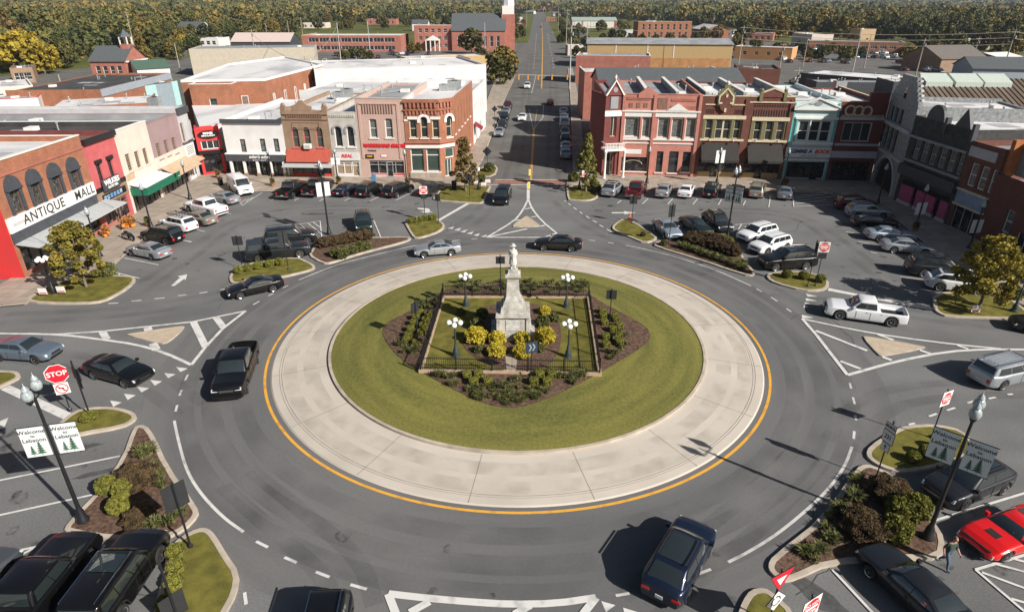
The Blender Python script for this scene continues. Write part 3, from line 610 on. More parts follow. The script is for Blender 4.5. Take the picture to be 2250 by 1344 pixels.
def part(root,name,m,fn,smooth=None):
    mb=MB(); fn(mb); return mb.build(name,m,root,smooth)
def B(x0,x1,y0,y1,z0,z1): return lambda m: m.box(x0,x1,y0,y1,z0,z1)
def slots(m,x0,x1,n,z0,z1,d=.12,fw=.5):
    for i in range(n):
        c=x0+(x1-x0)*(i+.5)/n; s=(x1-x0)/n*fw/2; m.box(c-s,c+s,-d,-.002,z0,z1)
def awning(root,m,x0,x1,z0,z1,out,val=.25,name='awning'):
    mb=MB(); mb.add([(x0,-.02,z1),(x1,-.02,z1),(x1,-out,z0),(x0,-out,z0),(x0,-out,z0-val),(x1,-out,z0-val),(x1,-.02,z1-.08),(x0,-.02,z1-.08),(x0,-out+.04,z0-.06),(x1,-out+.04,z0-.06)],
      [(0,3,2,1),(3,4,5,2),(7,6,9,8),(0,7,8,3),(1,2,9,6),(4,8,9,5)]); 
    return mb.build(name,m,root)
def shopfront(root,w,z1,fm,gm,base,doorx=None,n=4,z0=.55,x0=.4,x1=None,rev=.25):
    """glazed front: base panel, mullions, door"""
    x1=x1 or w-.4
    def f(m):
        for i in range(n+1):
            x=x0+(x1-x0)*i/n; m.box(x-.05,x+.05,rev-.12,rev,.02,z1)
        m.box(x0,x1,rev-.11,rev-.01,z1-.12,z1); m.box(x0,x1,rev-.11,rev-.01,z1*.78-.05,z1*.78+.05)
    fr=part(root,'shop_window',fm,f); MB().add([(x0,rev-.03,0),(x1,rev-.03,0),(x1,rev-.03,z1),(x0,rev-.03,z1)],[(0,1,2,3)]).build('pane',gm,fr)
    if base: part(root,'stall_riser',base,lambda m:[m.box(x0,(doorx or x1)-.5,rev-.16,rev-.13,.02,z0), doorx and m.box(doorx+.5,x1,rev-.16,rev-.13,.02,z0)])
    if doorx: 
        d=part(root,'door',fm,lambda m:[m.box(doorx-.5,doorx+.5,rev-.17,rev-.13,.02,.3),m.box(doorx-.5,doorx-.4,rev-.17,rev-.13,.3,2.2),m.box(doorx+.4,doorx+.5,rev-.17,rev-.13,.3,2.2),m.box(doorx-.5,doorx+.5,rev-.17,rev-.13,2.2,2.3)])
        MB().box(doorx+.3,doorx+.34,rev-.24,rev-.18,.95,1.25).build('handle',M_hvac,d)

# ---------------- west row
FW=Fac((57,613),(440,388)); W_=FW.win
def U(f,x,y): return f.uv(x,y)[0]
s0=dict(f=M_dgrey,g=M_leadglass,s='grid',w=.14)
aw=[W_(19,390,43,467,1.45),W_(67,375,87,451,1.45),W_(112.5,361.4,131,434,1.45),W_(154,349,171,418,1.45)]
wAM=U(FW,175,306)
am=building('brick_shop','long orange brick shop with a white antique mall sign and four grey arched windows','' or FW,0,wAM,10.3,34,M_brick,M_wroof,[((*o,'arch',1.25),s0) for o in aw]+[([.5,wAM-.5,.02,3.2],None)],cap=M_white,sidem=M_brick)
part(am,'red_side_wall',M_redw,B(-.04,-.003,.003,30,.02,8.6))
shopfront(am,wAM,3.1,M_dgrey,M_shop,M_brickr,doorx=6,n=9)
def hoods(m,o):
    if 1:
        xc=(o[0]+o[1])/2; r=.95; zc=o[3]-.9
        pts=[(xc+r*math.cos(math.pi*t/10),zc+1.15*r*math.sin(math.pi*t/10)) for t in range(11)]; m.xprism(pts,-.22,-.003)
        m.box(xc-1,xc+1,-.3,-.003,zc-.16,zc-.001)
        for sx in (-1,1): m.box(xc+sx*.8-.16,xc+sx*.8+.16,-.14,-.003,o[2]-.1,zc-.17)
for o in aw: part(am,'window_hood',M_dgrey,lambda m:hoods(m,o))
part(am,'brick_cornice',M_brickr,lambda m:[m.box(0,wAM,-.1,-.002,9.0,9.2),slots(m,0,wAM,11,9.2,10.0,.08,.12)])
sg=part(am,'sign_board',M_signw,B(.05,wAM-.15,-.2,-.003,4.25,5.55)); [text(t_,1.25,M_txtd,sg,T3((x_,-.215,4.9))@FACE,sx=1.02,space=1.1,bold=.01) for t_,x_ in (('ANTIQUE',wAM/2-1.75),('MALL',wAM/2+4.55))]
part(am,'scroll_ornament',M_groof,lambda m:[m.box(.5,2.0,-.21,-.201,4.75+.1*i,4.79+.1*i) for i in range(3)])
part(am,'fascia_band',M_dgrey,B(.05,wAM-.15,-.12,-.003,3.25,4.25))
awning(am,M_tin,.1,wAM+1.2,2.95,3.3,2.3,.12,'tin_canopy')
for x in (1,4.5,8,12): part(am,'canopy_rod',M_dgrey,lambda m:m.cyl((x,-.05,4.2),(x,-2.2,3.0),.02,n=5))
x1=U(FW,247,290)
s1=dict(f=M_black,g=M_glass,s='sash',w=.06)
ww=[W_(214.7,357,225,400,.85),W_(239,348,250.5,391.5,.85)]
wk=building('coral_shop','coral red shopfront with two black hooded windows and a hanging white sign',FW,wAM+.01,x1,9.75,30,M_coral,M_rroof,[((*o,'arch',.6),s1) for o in ww]+[([wAM+.5,x1-.5,.02,2.7],None)],cap=None,sidem=M_brickd)
w=x1-wAM
part(wk,'cornice',M_black,lambda m:[m.box(0,w,-.35,.0-.002,9.25,9.8)])
for o in ww: part(wk,'window_hood',M_black,lambda m:m.box(o[0]-wAM-.15,o[1]-wAM+.15,-.2,-.003,o[3]-.1,o[3]+.28))
shopfront(wk,w,2.6,M_rust,M_shop,M_brickr,doorx=w*.5,n=4)
part(wk,'brick_lower_front',M_bricky,B(0,w,-.06,-.003,2.75,4.1)); part(wk,'black_band',M_black,B(0,w,-.1,-.003,4.11,4.6))
pw=part(wk,'display_panel',M_black,B(.8,w-.5,-.1,-.061,3.0,3.75)); part(pw,'poster',mat('blue_posters',(.12,.25,.45),.5,scale=2.5,col2=(.45,.5,.5),sharp=(.45,.5)),lambda m:[m.box(1+.62*i,1.45+.62*i,-.12,-.101,3.12,3.6) for i in range(6)])
sg=part(wk,'hanging_sign',M_dgrey,B(1.0,4.1,-.5,-.3,4.15,5.35)); text('WILKIES',.78,M_txtw,sg,T3((2.55,-.515,4.95))@FACE,bold=.03); text('OUTFITTERS',.34,M_txtw,sg,T3((2.55,-.515,4.42))@FACE,bold=.012)
x2=U(FW,320,271)
s2=dict(f=M_bricky,g=M_leadglass,s='grid',w=.05,sill=M_creamw)
cw=[W_(279.5,338,288,375,.95),W_(299,332.5,307.5,368,.95),W_(317,325.7,325,360.5,.95)]
cr=building('cream_shop','cream stucco building with three narrow windows over a green awning',FW,x1+.01,x2,9.55,28,M_creamw,M_droof,[(o,s2) for o in cw]+[([x1+.5,x2-.4,.02,2.7],None)],cap=M_white,sidem=M_droof)
w=x2-x1; shopfront(cr,w,2.6,M_black,M_shop,None,doorx=w*.6,n=5)
awning(cr,M_wroof,.4,w-.1,3.1,3.5,1.9,.05,'awning_top'); part(cr,'green_awning',M_green,lambda m:[m.box(.35,w+1.6,-1.95,-1.91,2.2,3.1),m.box(.35,.39,-1.91,-.01,2.2,3.1)])
part(cr,'stucco_panel',M_beige,B(.3,2.0,-.05,-.003,3.9,4.6))
x3=U(FW,387,252)
mw=[W_(346,315,354,349,.95),W_(363.6,308,370.4,342,.95),W_(380,302.5,388,336.4,.95)]
mv=building('mauve_shop','mauve upper storey with three tall windows above a tan shingled awning',FW,x2+.01,x3,9.2,28,M_mauve,M_groof,[(o,s2|dict(sill=M_mauve)) for o in mw]+[([x2+.5,x3-.4,.02,2.7],None)],cap=M_mauve,sidem=M_groof)
w=x3-x2; part(mv,'lower_band',M_creamw,B(0,w,-.08,-.003,3.6,5.0)); awning(mv,M_beige,.9,w,2.6,3.6,2.0,.1); shopfront(mv,w,2.6,M_black,M_shop,None,doorx=w*.4,n=5)
x4=FW.L+.2
gw=[W_(400,269.6,405,312,.85),W_(415,264,422.6,305.4,.85)]
gb=building('pale_grey_shop','narrow pale grey building with a charcoal cornice in the northwest corner',FW,x3+.01,x4,9.75,26,M_greyb,M_wroof,[(o,s2|dict(g=M_leadglass)) for o in gw]+[([x3+.5,x4-.4,.02,2.6],None)])
w=x4-x3; part(gb,'cornice',M_dgrey,B(0,w,-.3,-.002,9.0,9.8)); part(gb,'band',M_dgrey,B(0,w,-.12,-.002,5.05,5.35)); part(gb,'sign_panel',M_signw,B(.3,w-.3,-.1,-.003,3.3,4.9)); shopfront(gb,w,2.5,M_white,M_leadglass,M_white,n=3); awning(gb,M_beige,.2,w-.2,2.7,3.1,1.2,.15)
part(gb,'sign_lines',M_dgrey,lambda m:[m.box(.6,w-.6,-.115,-.101,3.6+.24*i,3.68+.24*i) for i in range(5)])

# ---------------- northwest row
FN=Fac((514,387),(897,392)); N_=FN.win
FM=Fac((448,387),(500,382))
w=FM.L
rm=building('red_shop','small red corner shopfront with an oval black sign board',FM,0,w,6.7,3,M_redw,M_wroof,[(list(FM.win(452,303,455,322,1.2)),None)] if 0 else [([.5,w-.3,3.7,4.9],dict(f=M_white,g=M_glass,s=3,w=.1)),([.4,w-.4,.02,3.0],None)])
shopfront(rm,w,2.9,M_black,M_shop,M_redw,n=3,z0=.5)
part(rm,'curved_parapet',M_redw,lambda m:m.xprism([(0,6.35),(w,6.35),(w,6.5),(w*.7,6.9),(w*.3,6.9),(0,6.5)],-.06,.2))
def oval(m,cx,cz,a,b,y0,y1): m.xprism([(cx+a*math.cos(2*math.pi*i/24),cz+b*math.sin(2*math.pi*i/24)) for i in range(24)],y0,y1)
sg=part(rm,'oval_sign',M_black,lambda m:oval(m,w*.52,5.75,1.35,.55,-.16,-.061)); text('MOVE!',.42,M_txtw,sg,T3((w*.52,-.175,5.93))@FACE,bold=.02); text('MIND & BODY',.27,M_txtw,sg,T3((w*.52,-.175,5.6))@FACE,bold=.01)
part(rm,'dark_lower_front',M_black,B(0,w,-.08,-.003,3.02,3.55))
uA=U(FN,497,263); uB=U(FN,615,243)
ew=[N_(531.8,306,536.6,334.5,.8),N_(576,305,579.5,334,.8),N_(606,305,609,334,.8)]
s3=dict(f=M_dgrey,g=M_blind,s='sash',w=.12)
hE=FN.uv(550,263)[1]
ed=building('white_shop','white stucco shop with charcoal trim and white pillars before the boutique',FN,uA-.8,uB,hE,22,M_whitew,M_wroof,[(o,s3) for o in ew]+[([uA-.4,uB-.3,.02,2.35],None)])
o0=uA-.8; w=uB-o0; zb=FN.uv(550,338)[1]; zc=FN.uv(550,353)[1]
part(ed,'cornice',M_dgrey,B(-.1,w,-.25,-.002,hE-.5,hE+.05)); sg=part(ed,'sign_band',M_dgrey,B(-.1,w,-.5,-.003,zc,zb)); part(ed,'white_ledge',M_white,B(-.1,w,-.56,-.003,zb+.003,zb+.15))
text("eden's edge",.62,M_txtw,sg,T3((w*.55,-.515,(zb+zc)/2+.15))@FACE,shear=.35,bold=.012); text('BOUTIQUE',.24,M_txtw,sg,T3((w*.55,-.515,zc+.16))@FACE,space=1.8)
for i in range(5):
    p=part(ed,'pillar',M_white,lambda m:m.box(.5+i*(w-1)/4-.16,.5+i*(w-1)/4+.16,-.48,-.2,.6,zc)); part(p,'stone_foot',M_bricky,lambda m:m.box(.5+i*(w-1)/4-.22,.5+i*(w-1)/4+.22,-.55,-.14,.0,.6))
shopfront(ed,w,2.3,M_black,M_shop,None,doorx=w*.55,n=6)
uC=U(FN,718,242); hB=FN.uv(660,243)[1]
bw=[N_(647,280,652,324,.95),N_(673,280,676,324,.95),N_(700,280,704.5,324,.95)]
s4=dict(f=M_coral,g=M_glassg,s='sash',w=.09,sill=M_coral)
bs=building('buff_brick_shop','buff brick building with stepped gable and three arched windows over a red metal awning',FN,uB+.01,uC,hB,21,M_bricky,M_wroof,[((*o,'arch',1),s4) for o in bw]+[([uB+.5,uC-.4,.02,2.1],None)])
w=uC-uB; xc=w/2-.3
part(bs,'gable',M_bricky,lambda m:m.xprism([(xc-1.4,hB-.02),(xc+1.4,hB-.02),(xc+1.4,hB+.5),(xc+.9,hB+.6),(xc+.25,hB+1.3),(xc-.25,hB+1.3),(xc-.9,hB+.6),(xc-1.4,hB+.5)],-.02,.32))
for x in (.4,w-.4): part(bs,'corner_finial',M_bricky,lambda m:[m.box(x-.35,x+.35,-.1,.5,hB-.6,hB+.55),m.ball((x,.2,hB+.7),.3)])
part(bs,'dentil_row',M_rust,lambda m:slots(m,.7,w-.7,16,hB-1.0,hB-.55,.14,.5)); part(bs,'cornice',M_bricky,lambda m:[m.box(0,w,-.2,-.002,hB-.5,hB-.2),m.box(0,w,-.15,-.002,hB-1.2,hB-1.05)])
part(bs,'name_panel',M_rust,lambda m:[m.box(1.4,w-1.4,-.06,-.003,hB-1.65,hB-1.6),m.box(1.4,w-1.4,-.06,-.003,hB-2.5,hB-2.45),m.box(1.35,1.4,-.06,-.003,hB-2.5,hB-1.6),m.box(w-1.4,w-1.35,-.06,-.003,hB-2.5,hB-1.6)])
z1=FN.uv(670,327)[1]; z0=FN.uv(670,352)[1]; awning(bs,M_redt,.1,w-.1,z0,z1,.9,.1); awning(bs,M_tin,-.2,w+.3,z0-.5,z0-.2,2.0,.1,'tin_canopy')
shopfront(bs,w,2.0,M_dgrey,M_shop,M_redw,doorx=w*.7,n=4,z0=.5); ac=part(bs,'window_cooler',M_white,B(bw[1][0]-uB+.0,bw[1][1]-uB,-.5,-.003,bw[1][2]-.1,bw[1][2]+.55)); part(ac,'grille',M_groof,lambda m:[m.box(bw[1][0]-uB+.08,bw[1][1]-uB-.08,-.515,-.501,bw[1][2]+.08*i,bw[1][2]+.03+.08*i) for i in range(5)])
uD=U(FN,778,217); hC=FN.uv(745,246)[1]
vw=[N_(742,278,745.5,322.5,1.0),N_(769,278,772,322.5,1.0)]
s5=dict(f=M_white,g=M_glass,s='none',w=.08,sill=M_white)
re=building('off_white_shop','weathered off white building with twin arched windows and red slanted lettering',FN,uC+.01,uD,hC,20,M_pgrey,M_wroof,[((*o,'arch',1),s5) for o in vw]+[([uC+.4,uD-.3,.02,2.3],None)])
w=uD-uC
def archhood(m,lst,u0,dz=.12,wd=.16,y=-.12,legs=.5):
    for o in lst:
        xc=(o[0]+o[1])/2-u0; r=(o[1]-o[0])/2; zs_=o[3]-r
        for a0 in range(12):
            t0,t1=math.pi*a0/12,math.pi*(a0+1)/12; P=lambda q,t:(xc+(r+q)*math.cos(t),zs_+(r+q)*math.sin(t))
            m.xprism([P(.02,t0),P(dz+wd,t0),P(dz+wd,t1),P(.02,t1)],y,-.003)
        for sx in (-1,1): m.box(xc+sx*(r+(dz+wd+.02)/2)-(dz+wd)/2,xc+sx*(r+(dz+wd+.02)/2)+(dz+wd)/2,y,-.003,zs_-legs,zs_-.003)
part(re,'arch_moulding',mat('grey_moulding',(.3,.29,.3),.8,var=.1),lambda m:archhood(m,vw,uC)); part(re,'dentil_row',M_pgrey,lambda m:slots(m,.2,w-.2,12,hC-.7,hC-.4,.1,.5))
sg=part(re,'sign_band',M_whitew,B(.1,w-.1,-.1,-.003,FN.uv(765,352)[1],FN.uv(765,335)[1])); text('REAL',.62,M_txtr,sg,T3((w*.52,-.115,FN.uv(765,343)[1]))@FACE,shear=.25,bold=.03,sx=1.15)
shopfront(re,w,2.2,M_white,mat('papered_window',(.3,.22,.15),.5,var=.1),M_whitew,doorx=w*.8,n=3,z0=.6)
uE=U(FN,883,217); hD=FN.uv(830,217)[1]
kw=[N_(819.6,261.5,820.6,303,1.05),N_(853.5,260.6,855.4,302.7,1.05)]
s6=dict(f=M_white,g=M_blind,s='sash',w=.1,sill=M_white)
mk=building('pink_shop','dusty pink painted brick shop with red shoe store lettering',FN,uD+.01,uE,hD,20,M_pink,M_groof,[((*o,'arch',.35),s6) for o in kw]+[([uD+1.2,uE-.4,.02,2.5],None)],cap=M_pgrey)
w=uE-uD; za,zb=FN.uv(830,249)[1],FN.uv(830,229)[1]
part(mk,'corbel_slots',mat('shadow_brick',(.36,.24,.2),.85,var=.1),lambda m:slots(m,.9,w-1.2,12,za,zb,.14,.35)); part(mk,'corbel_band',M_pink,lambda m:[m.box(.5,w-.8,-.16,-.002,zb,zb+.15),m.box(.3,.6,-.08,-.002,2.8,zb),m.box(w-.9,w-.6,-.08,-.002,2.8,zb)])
text('MARKHAMS SHOES',.6,M_txtr,mk,T3((w*.56,-.06,FN.uv(840,320)[1]))@FACE,bold=.045,sx=1.12,space=1.08,ext=.05)
text('Carhartt',.34,M_txtd,mk,T3((w*.27,-.03,FN.uv(815,331)[1]))@FACE,bold=.012)
pb=part(mk,'black_sign',M_black,B(w*.12,w*.3,-.08,-.003,FN.uv(815,348)[1],FN.uv(815,341)[1]+.1)); part(pb,'yellow_strip',M_yel,B(w*.15,w*.27,-.095,-.081,FN.uv(815,348)[1]+.2,FN.uv(815,348)[1]+.4))
part(mk,'oval_logo',M_txtr,lambda m:[oval(m,w*.52,FN.uv(840,342)[1],.55,.26,-.04,-.003)]); part(mk,'oval_logo',M_signw,lambda m:[oval(m,w*.52,FN.uv(840,342)[1],.47,.2,-.06,-.041)])
shopfront(mk,w,2.4,M_hvac,M_shop,mat('red_white_riser',(.5,.05,.05),.6,scale=6,col2=(.65,.6,.58),stretch=(.01,.01,1),sharp=(.49,.51)),doorx=w*.62,n=4,x0=1.2,z0=.7)
# corner brick building with chamfered corner
FC1=Fac((897,392),(970,392)); FC2=Fac((970,392),(1000,386)); FC3=Fac((1000,386),(1041,320.5))
hK=FC1.uv(930,218)[1]
c1=[FC1.win(906.6,262.5,908.6,303,1.0),FC1.win(930.8,256.7,932.8,303,1.0),FC1.win(957,262.5,958,303,1.0)]
g1=[FC1.win(916.3,327,918.3,377,1.85),FC1.win(952,327,952,377,1.85)]
s7=dict(f=M_cream,g=M_glass,s='sash',w=.12,sill=M_white); s8=dict(f=M_white,g=M_glassg,s='transom',w=.14,sill=M_white)
kb_=empty('corner_brick_building',FC1.M,'orange brick corner building with white window arches by the north street','shop'); w=FC1.L
mb=MB(); wallgrid(mb,w,hK,[(*o,'arch',1) if i==1 else o for i,o in enumerate(c1)]+g1,.25)
P2=[Vector(p) for p in (FC1.M.inverted()@FC1.a,)]
inv=FC1.M.inverted()
c2=[[*FC2.win(986,254.8,988,301,.95),'arch',1],[*FC2.win(988,324,989,346,1.5)],[.7,FC2.L-.5,.1,2.6]]
mb.T=inv@FC2.M; wallgrid(mb,FC2.L,hK,c2,.25)
sidew=[[1.6+3.1*i+.0,2.3+3.1*i,hK-5.2,hK-1.9] for i in range(6)]+[[2.2+4.6*i,2.9+4.6*i,1.2,4.2] for i in range(4)]
mb.T=inv@FC3.M; wallgrid(mb,FC3.L,hK,sidew,.25)
mb.T=None; e3=inv@Vector((FC3.a+FC3.u*FC3.L)); b0=Vector((0,0,0)); rp=[(0,.0),(w,.0),tuple((inv@FC3.a)[:2]),(e3.x,e3.y),(0,20.3)]
ins=inset([Vector((p[0],p[1],0)) for p in rp],.45)
mb.prism([(p.x,p.y) for p in ins],.02,hK-.85,1)
mb.add([(0,.0,0),(0,20.3,0),(0,20.3,hK),(0,0,hK)],[(0,3,2,1)],0); mb.add([(0,20.3,0),(e3.x,e3.y,0),(e3.x,e3.y,hK),(0,20.3,hK)],[(3,2,1,0)],0)
mb.build('wall',[M_brickr if 0 else M_brick,M_shopdark],kb_)
mb=MB(); o_=[Vector((p[0],p[1],0)) for p in rp]; i_=inset(o_,.35); n=len(rp)
mb.add([(p.x,p.y,hK) for p in o_]+[(p.x,p.y,hK) for p in i_]+[(p.x,p.y,hK-.8) for p in i_],[(i,(i+1)%n,n+(i+1)%n,n+i) for i in range(n)]+[(n+i,n+(i+1)%n,2*n+(i+1)%n,2*n+i) for i in range(n)]); mb.build('coping',M_wroof,kb_)
mb=MB(); mb.poly([(p.x,p.y,hK-.79) for p in i_]); mb.build('roof',M_wroof,kb_)
for o in c1+g1: window(kb_,o,.25,(s7 if o in c1 else s8)['f'],(s7 if o in c1 else s8)['g'],(s7 if o in c1 else s8)['s'],.12,M_white)
def sub(root,fac): 
    e=MB(); return root.matrix_world.inverted()@fac.M
def window_on(root,fac,o,rev,fm,gm,style,fw,sill):
    T=root.matrix_world.inverted()@fac.M; wo=window(None,o,rev,fm,gm,style,fw,sill); wo.parent=root
    for q in [wo]+list(wo.children): q.data.transform(T)
S.view_layers[0].update()
def mw(root): bpy.context.view_layer.update(); return root.matrix_world
mw(kb_)
window_on(kb_,FC2,c2[0],.25,M_cream,M_glass,'sash',.12,M_white); window_on(kb_,FC2,c2[1],.25,M_white,M_glassg,'none',.12,None); window_on(kb_,FC2,c2[2],.25,M_white,M_glassg,2,.12,None)
for o in sidew: window_on(kb_,FC3,o,.25,M_white,M_glass,'sash',.1,M_white)
def corner_band(root,segs,z0,z1,out,m,name,sl=None):
    mb=MB()
    for fac in segs:
        mb.T=root.matrix_world.inverted()@fac.M
        if sl: slots(mb,.1,fac.L-.1,max(3,int(fac.L/sl)),z0,z1,out,.45)
        else: mb.box(-.05,fac.L+.05,-out,-.004,z0,z1)
    return mb.build(name,m,root)
corner_band(kb_,[FC1,FC2],hK-.45,hK-.2,.25,M_brick,'cornice'); corner_band(kb_,[FC1,FC2],hK-1.1,hK-.46,.22,M_brickr,'corbel_row',.55); corner_band(kb_,[FC1,FC2],hK-2.0,hK-1.5,.16,M_brickr,'corbel_row',.5); corner_band(kb_,[FC1,FC2],hK-1.5,hK-1.35,.2,M_brick,'brick_band')
zz=c1[0][3]; part(kb_,'window_hood',M_white,lambda m:[m.box(c1[0][0]-.2,c1[0][1]+.2,-.12,-.003,zz+.0,zz+.35),m.box(c1[2][0]-.2,c1[2][1]+.2,-.12,-.003,zz,zz+.35),m.box(.0,c1[0][0]-.2,-.1,-.003,zz-.25,zz-.0),m.box(c1[0][1]+.2,c1[1][0]-.35,-.1,-.003,zz-.25,zz),m.box(c1[1][1]+.35,c1[2][0]-.2,-.1,-.003,zz-.25,zz),archhood(m,[c1[1]],0,.15,.22,-.14,.3)])
mb=MB(); mb.T=inv@FC2.M; archhood(mb,[c2[0][:4]],0,.15,.22,-.14,.3); mb.build('window_hood',M_white,kb_)
zl1=g1[0][3]; corner_band(kb_,[FC1,FC2],zl1+.1,zl1+.5,.14,M_white,'lintel_band'); part(kb_,'stone_base',M_conc,lambda m:[m.box(o[0]-.2,o[1]+.2,-.14,-.003,.0,g1[0][2]-.2) for o in g1])
corner_band(kb_,[FC1,FC2],zl1+.75,zl1+.95,.18,M_brickr,'string_course')
# street side buildings going north on the west kerb
d3=FC3.u; pS=FC3.a+d3*FC3.L
FS=Fac(pS,pS+d3*17,world=True)
ss=building('street_side_shop','low white building behind the brick corner with a maroon awning on the street',FS,.02,19,9.0,30,M_whitew,M_wroof,[([2+3*i,3.0+3*i,4.6,6.6],dict(f=M_white,g=M_blind,s='sash')) for i in range(5)]+[([3,6,.1,2.6],dict(f=M_white,g=M_glass,s=3)),([9,13,.1,2.6],dict(f=M_white,g=M_glass,s=3))])
mar=mat('maroon_awning',(.22,.02,.03),.7,var=.1); awning(ss,mar,.3,3.2,2.8,3.6,1.3,.3)
# ---------------- northeast row
FE=Fac((1357,386),(1825,398)); E_=FE.win
FD=Fac((1321,388),(1357,386)); FS3=Fac(FD.a+Vector((.9,21,0)),FD.a+Vector((.1,.6,0)),world=True)
hR=FE.uv(1450,208)[1]; uF=U(FE,1544,212)
sR=dict(f=M_white,g=M_blind,s='none',w=.12,sill=M_white)
r1=[E_(1389,257.7,1386,300,1.95),E_(1420,257.7,1418,301.5,1.1),E_(1456.7,258.8,1456.7,302.5,1.5),E_(1488,260.8,1485.8,303.5,1.5),E_(1519,259.8,1516,303.5,1.4)]
r2=[E_(1391,345,1390,376,3.9),E_(1450,332.7,1448,378.5,.9),E_(1479.6,332.7,1478.5,379.6,1.3),E_(1508.8,333.8,1506.7,377.5,1.1)]
sb=building('salmon_brick_building','salmon brick two storey building with white window bands beside the corner turret',FE,.02,uF,hR,20,M_brickp,M_groof,[(o,sR) for o in r1]+[(r2[0],dict(f=M_black,g=M_shop,s='none',w=.08,sill=M_white))]+[(o,dict(f=M_black,g=M_glass,s='transom',w=.06,sill=M_white)) for o in r2[1:]],cap=M_brickp)
zt=r1[0][3]; zs=r1[0][2]; w=uF
part(sb,'stone_entablature',M_white,lambda m:[m.box(0,w,-.12,-.002,zt+.1,zt+.75),m.box(-.05,w,-.25,-.002,zt+.76,zt+.95)])
part(sb,'stone_band',M_white,lambda m:[m.box(0,w,-.14,-.002,zs-.45,zs-.2),m.box(0,w,-.1,-.002,zs-.95,zs-.8)])
for x in (U(FE,1407,280),U(FE,1433,280),U(FE,1472,280),U(FE,1503,280)): part(sb,'column',M_brickp,lambda m:[m.box(x-.12,x+.12,-.25,-.003,zs-.2,zt+.1)])
for x in (.15,U(FE,1437,250),w-.2): part(sb,'pilaster',M_brickp,lambda m:m.box(x-.2,x+.2,-.2,-.003,.1,hR))
for x,hh,ww_ in ((U(FE,1424,210),1.0,1.3),): part(sb,'gable',M_brickp,lambda m:m.xprism([(x-ww_,hR-.5),(x+ww_,hR-.5),(x+ww_,hR+.1),(x,hR+hh),(x-ww_,hR+.1)],-.12,.3))
x=U(FE,1488,240); part(sb,'pediment',M_white,lambda m:m.xprism([(x-1.5,zt+.96),(x+1.5,zt+.96),(x,zt+1.95)],-.3,-.003))
part(sb,'corbel_recess',M_rust,lambda m:[slots(m,.6,3.6,3,zt+1.3,zt+1.9,.05,.5),m.box(4.7,6.0,-.05,-.003,zt+1.2,zt+2.6)])
part(sb,'carved_panel',M_brickr,lambda m:[m.box(6.5,9.8,-.06,-.003,zt+1.2,zt+1.6),m.box(6.5,9.8,-.06,-.003,zt+2.2,zt+2.5),m.box(.5,3.6,-.06,-.003,zt+2.3,zt+2.7)])
x=U(FE,1390,332); part(sb,'stone_plaque',M_signw,B(x-1.2,x+1.2,-.05,-.003,FE.uv(1390,338)[1],FE.uv(1390,328)[1]))
sgx=(r2[0][0]+r2[0][1])/2; 
bz=(r2[0][2]+r2[0][3])/2
part(sb,'gilt_window_arc',M_cream,lambda m:[m.xprism([(sgx+1.3*math.cos(math.pi*t/12),bz+.55*math.sin(math.pi*t/12)),(sgx+1.2*math.cos(math.pi*t/12),bz+.5*math.sin(math.pi*t/12)),(sgx+1.2*math.cos(math.pi*(t+1)/12),bz+.5*math.sin(math.pi*(t+1)/12)),(sgx+1.3*math.cos(math.pi*(t+1)/12),bz+.55*math.sin(math.pi*(t+1)/12))],.19,.21) for t in range(12)])
# chamfered corner turret, in shade, with balcony porch
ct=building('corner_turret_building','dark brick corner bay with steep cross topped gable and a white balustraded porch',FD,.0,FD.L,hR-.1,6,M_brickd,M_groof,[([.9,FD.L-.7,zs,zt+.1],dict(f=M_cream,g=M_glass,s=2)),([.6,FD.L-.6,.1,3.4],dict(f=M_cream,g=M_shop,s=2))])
w=FD.L
part(ct,'gable',M_brickd,lambda m:m.xprism([(-.05,hR-.12),(w+.05,hR-.12),(w*.5+.05,hR+1.75),(w*.5-.05,hR+1.75)],-.15,.25))
part(ct,'gable_coping',M_white,lambda m:[m.xprism([(w+.15,hR-.1),(w*.5,hR+1.95),(w*.5,hR+1.7),(w-.05,hR-.15)],-.3,.35),m.xprism([(-.15,hR-.1),(w*.5,hR+1.95),(w*.5,hR+1.7),(.05,hR-.15)],-.3,.35)])
part(ct,'cross_finial',M_white,lambda m:[m.box(w/2-.07,w/2+.07,-.1,.05,hR+1.9,hR+2.5),m.box(w/2-.17,w/2+.17,-.1,.05,hR+2.2,hR+2.3)])
part(ct,'date_stone',M_groof,B(w*.5-.55,w*.5+.55,-.08,-.003,hR-1.9,hR-.3)); part(ct,'roundel',M_groof,lambda m:oval(m,w*.5,hR+.6,.33,.33,-.2,-.151))
part(ct,'stone_band',M_white,B(-.05,w+.05,-.15,-.003,zt+.15,zt+.9))
zb=3.9
part(ct,'balcony',M_white,lambda m:[m.box(-.3,w+.3,-1.7,-.003,zb,zb+.3),m.box(-.3,w+.3,-1.7,-1.62,zb+1.0,zb+1.1),m.box(-.3,-.22,-1.62,-.01,zb+1.0,zb+1.1),m.box(w+.22,w+.3,-1.62,-.01,zb+1.0,zb+1.1)]+[m.box(-.25+.22*i,-.17+.22*i,-1.69,-1.63,zb+.3,zb+1.0) for i in range(int((w+.5)/.22))])
for x in (-.15,w+.15): cpo=part(ct,'porch_column',M_white,lambda m:m.lathe([(.26,0),(.26,.25),(.18,.3),(.16,3.6),(.24,3.75),(.24,3.9)],12,(x,-1.55,0)),40)
# street side wall going north, in shade
sd=building('street_side_wing','long shaded brick side of the northeast corner building along the street',FS3,0,FS3.L,hR-.3,2,M_brickd,M_groof,[([1.5+3.3*i,2.3+3.3*i,5.5,8.2],dict(f=M_cream,g=M_glass,s='sash')) for i in range(6)]+[([1.0+5*i,3.0+5*i,.6,3.4],dict(f=M_cream,g=M_glass,s=2)) for i in range(4)])
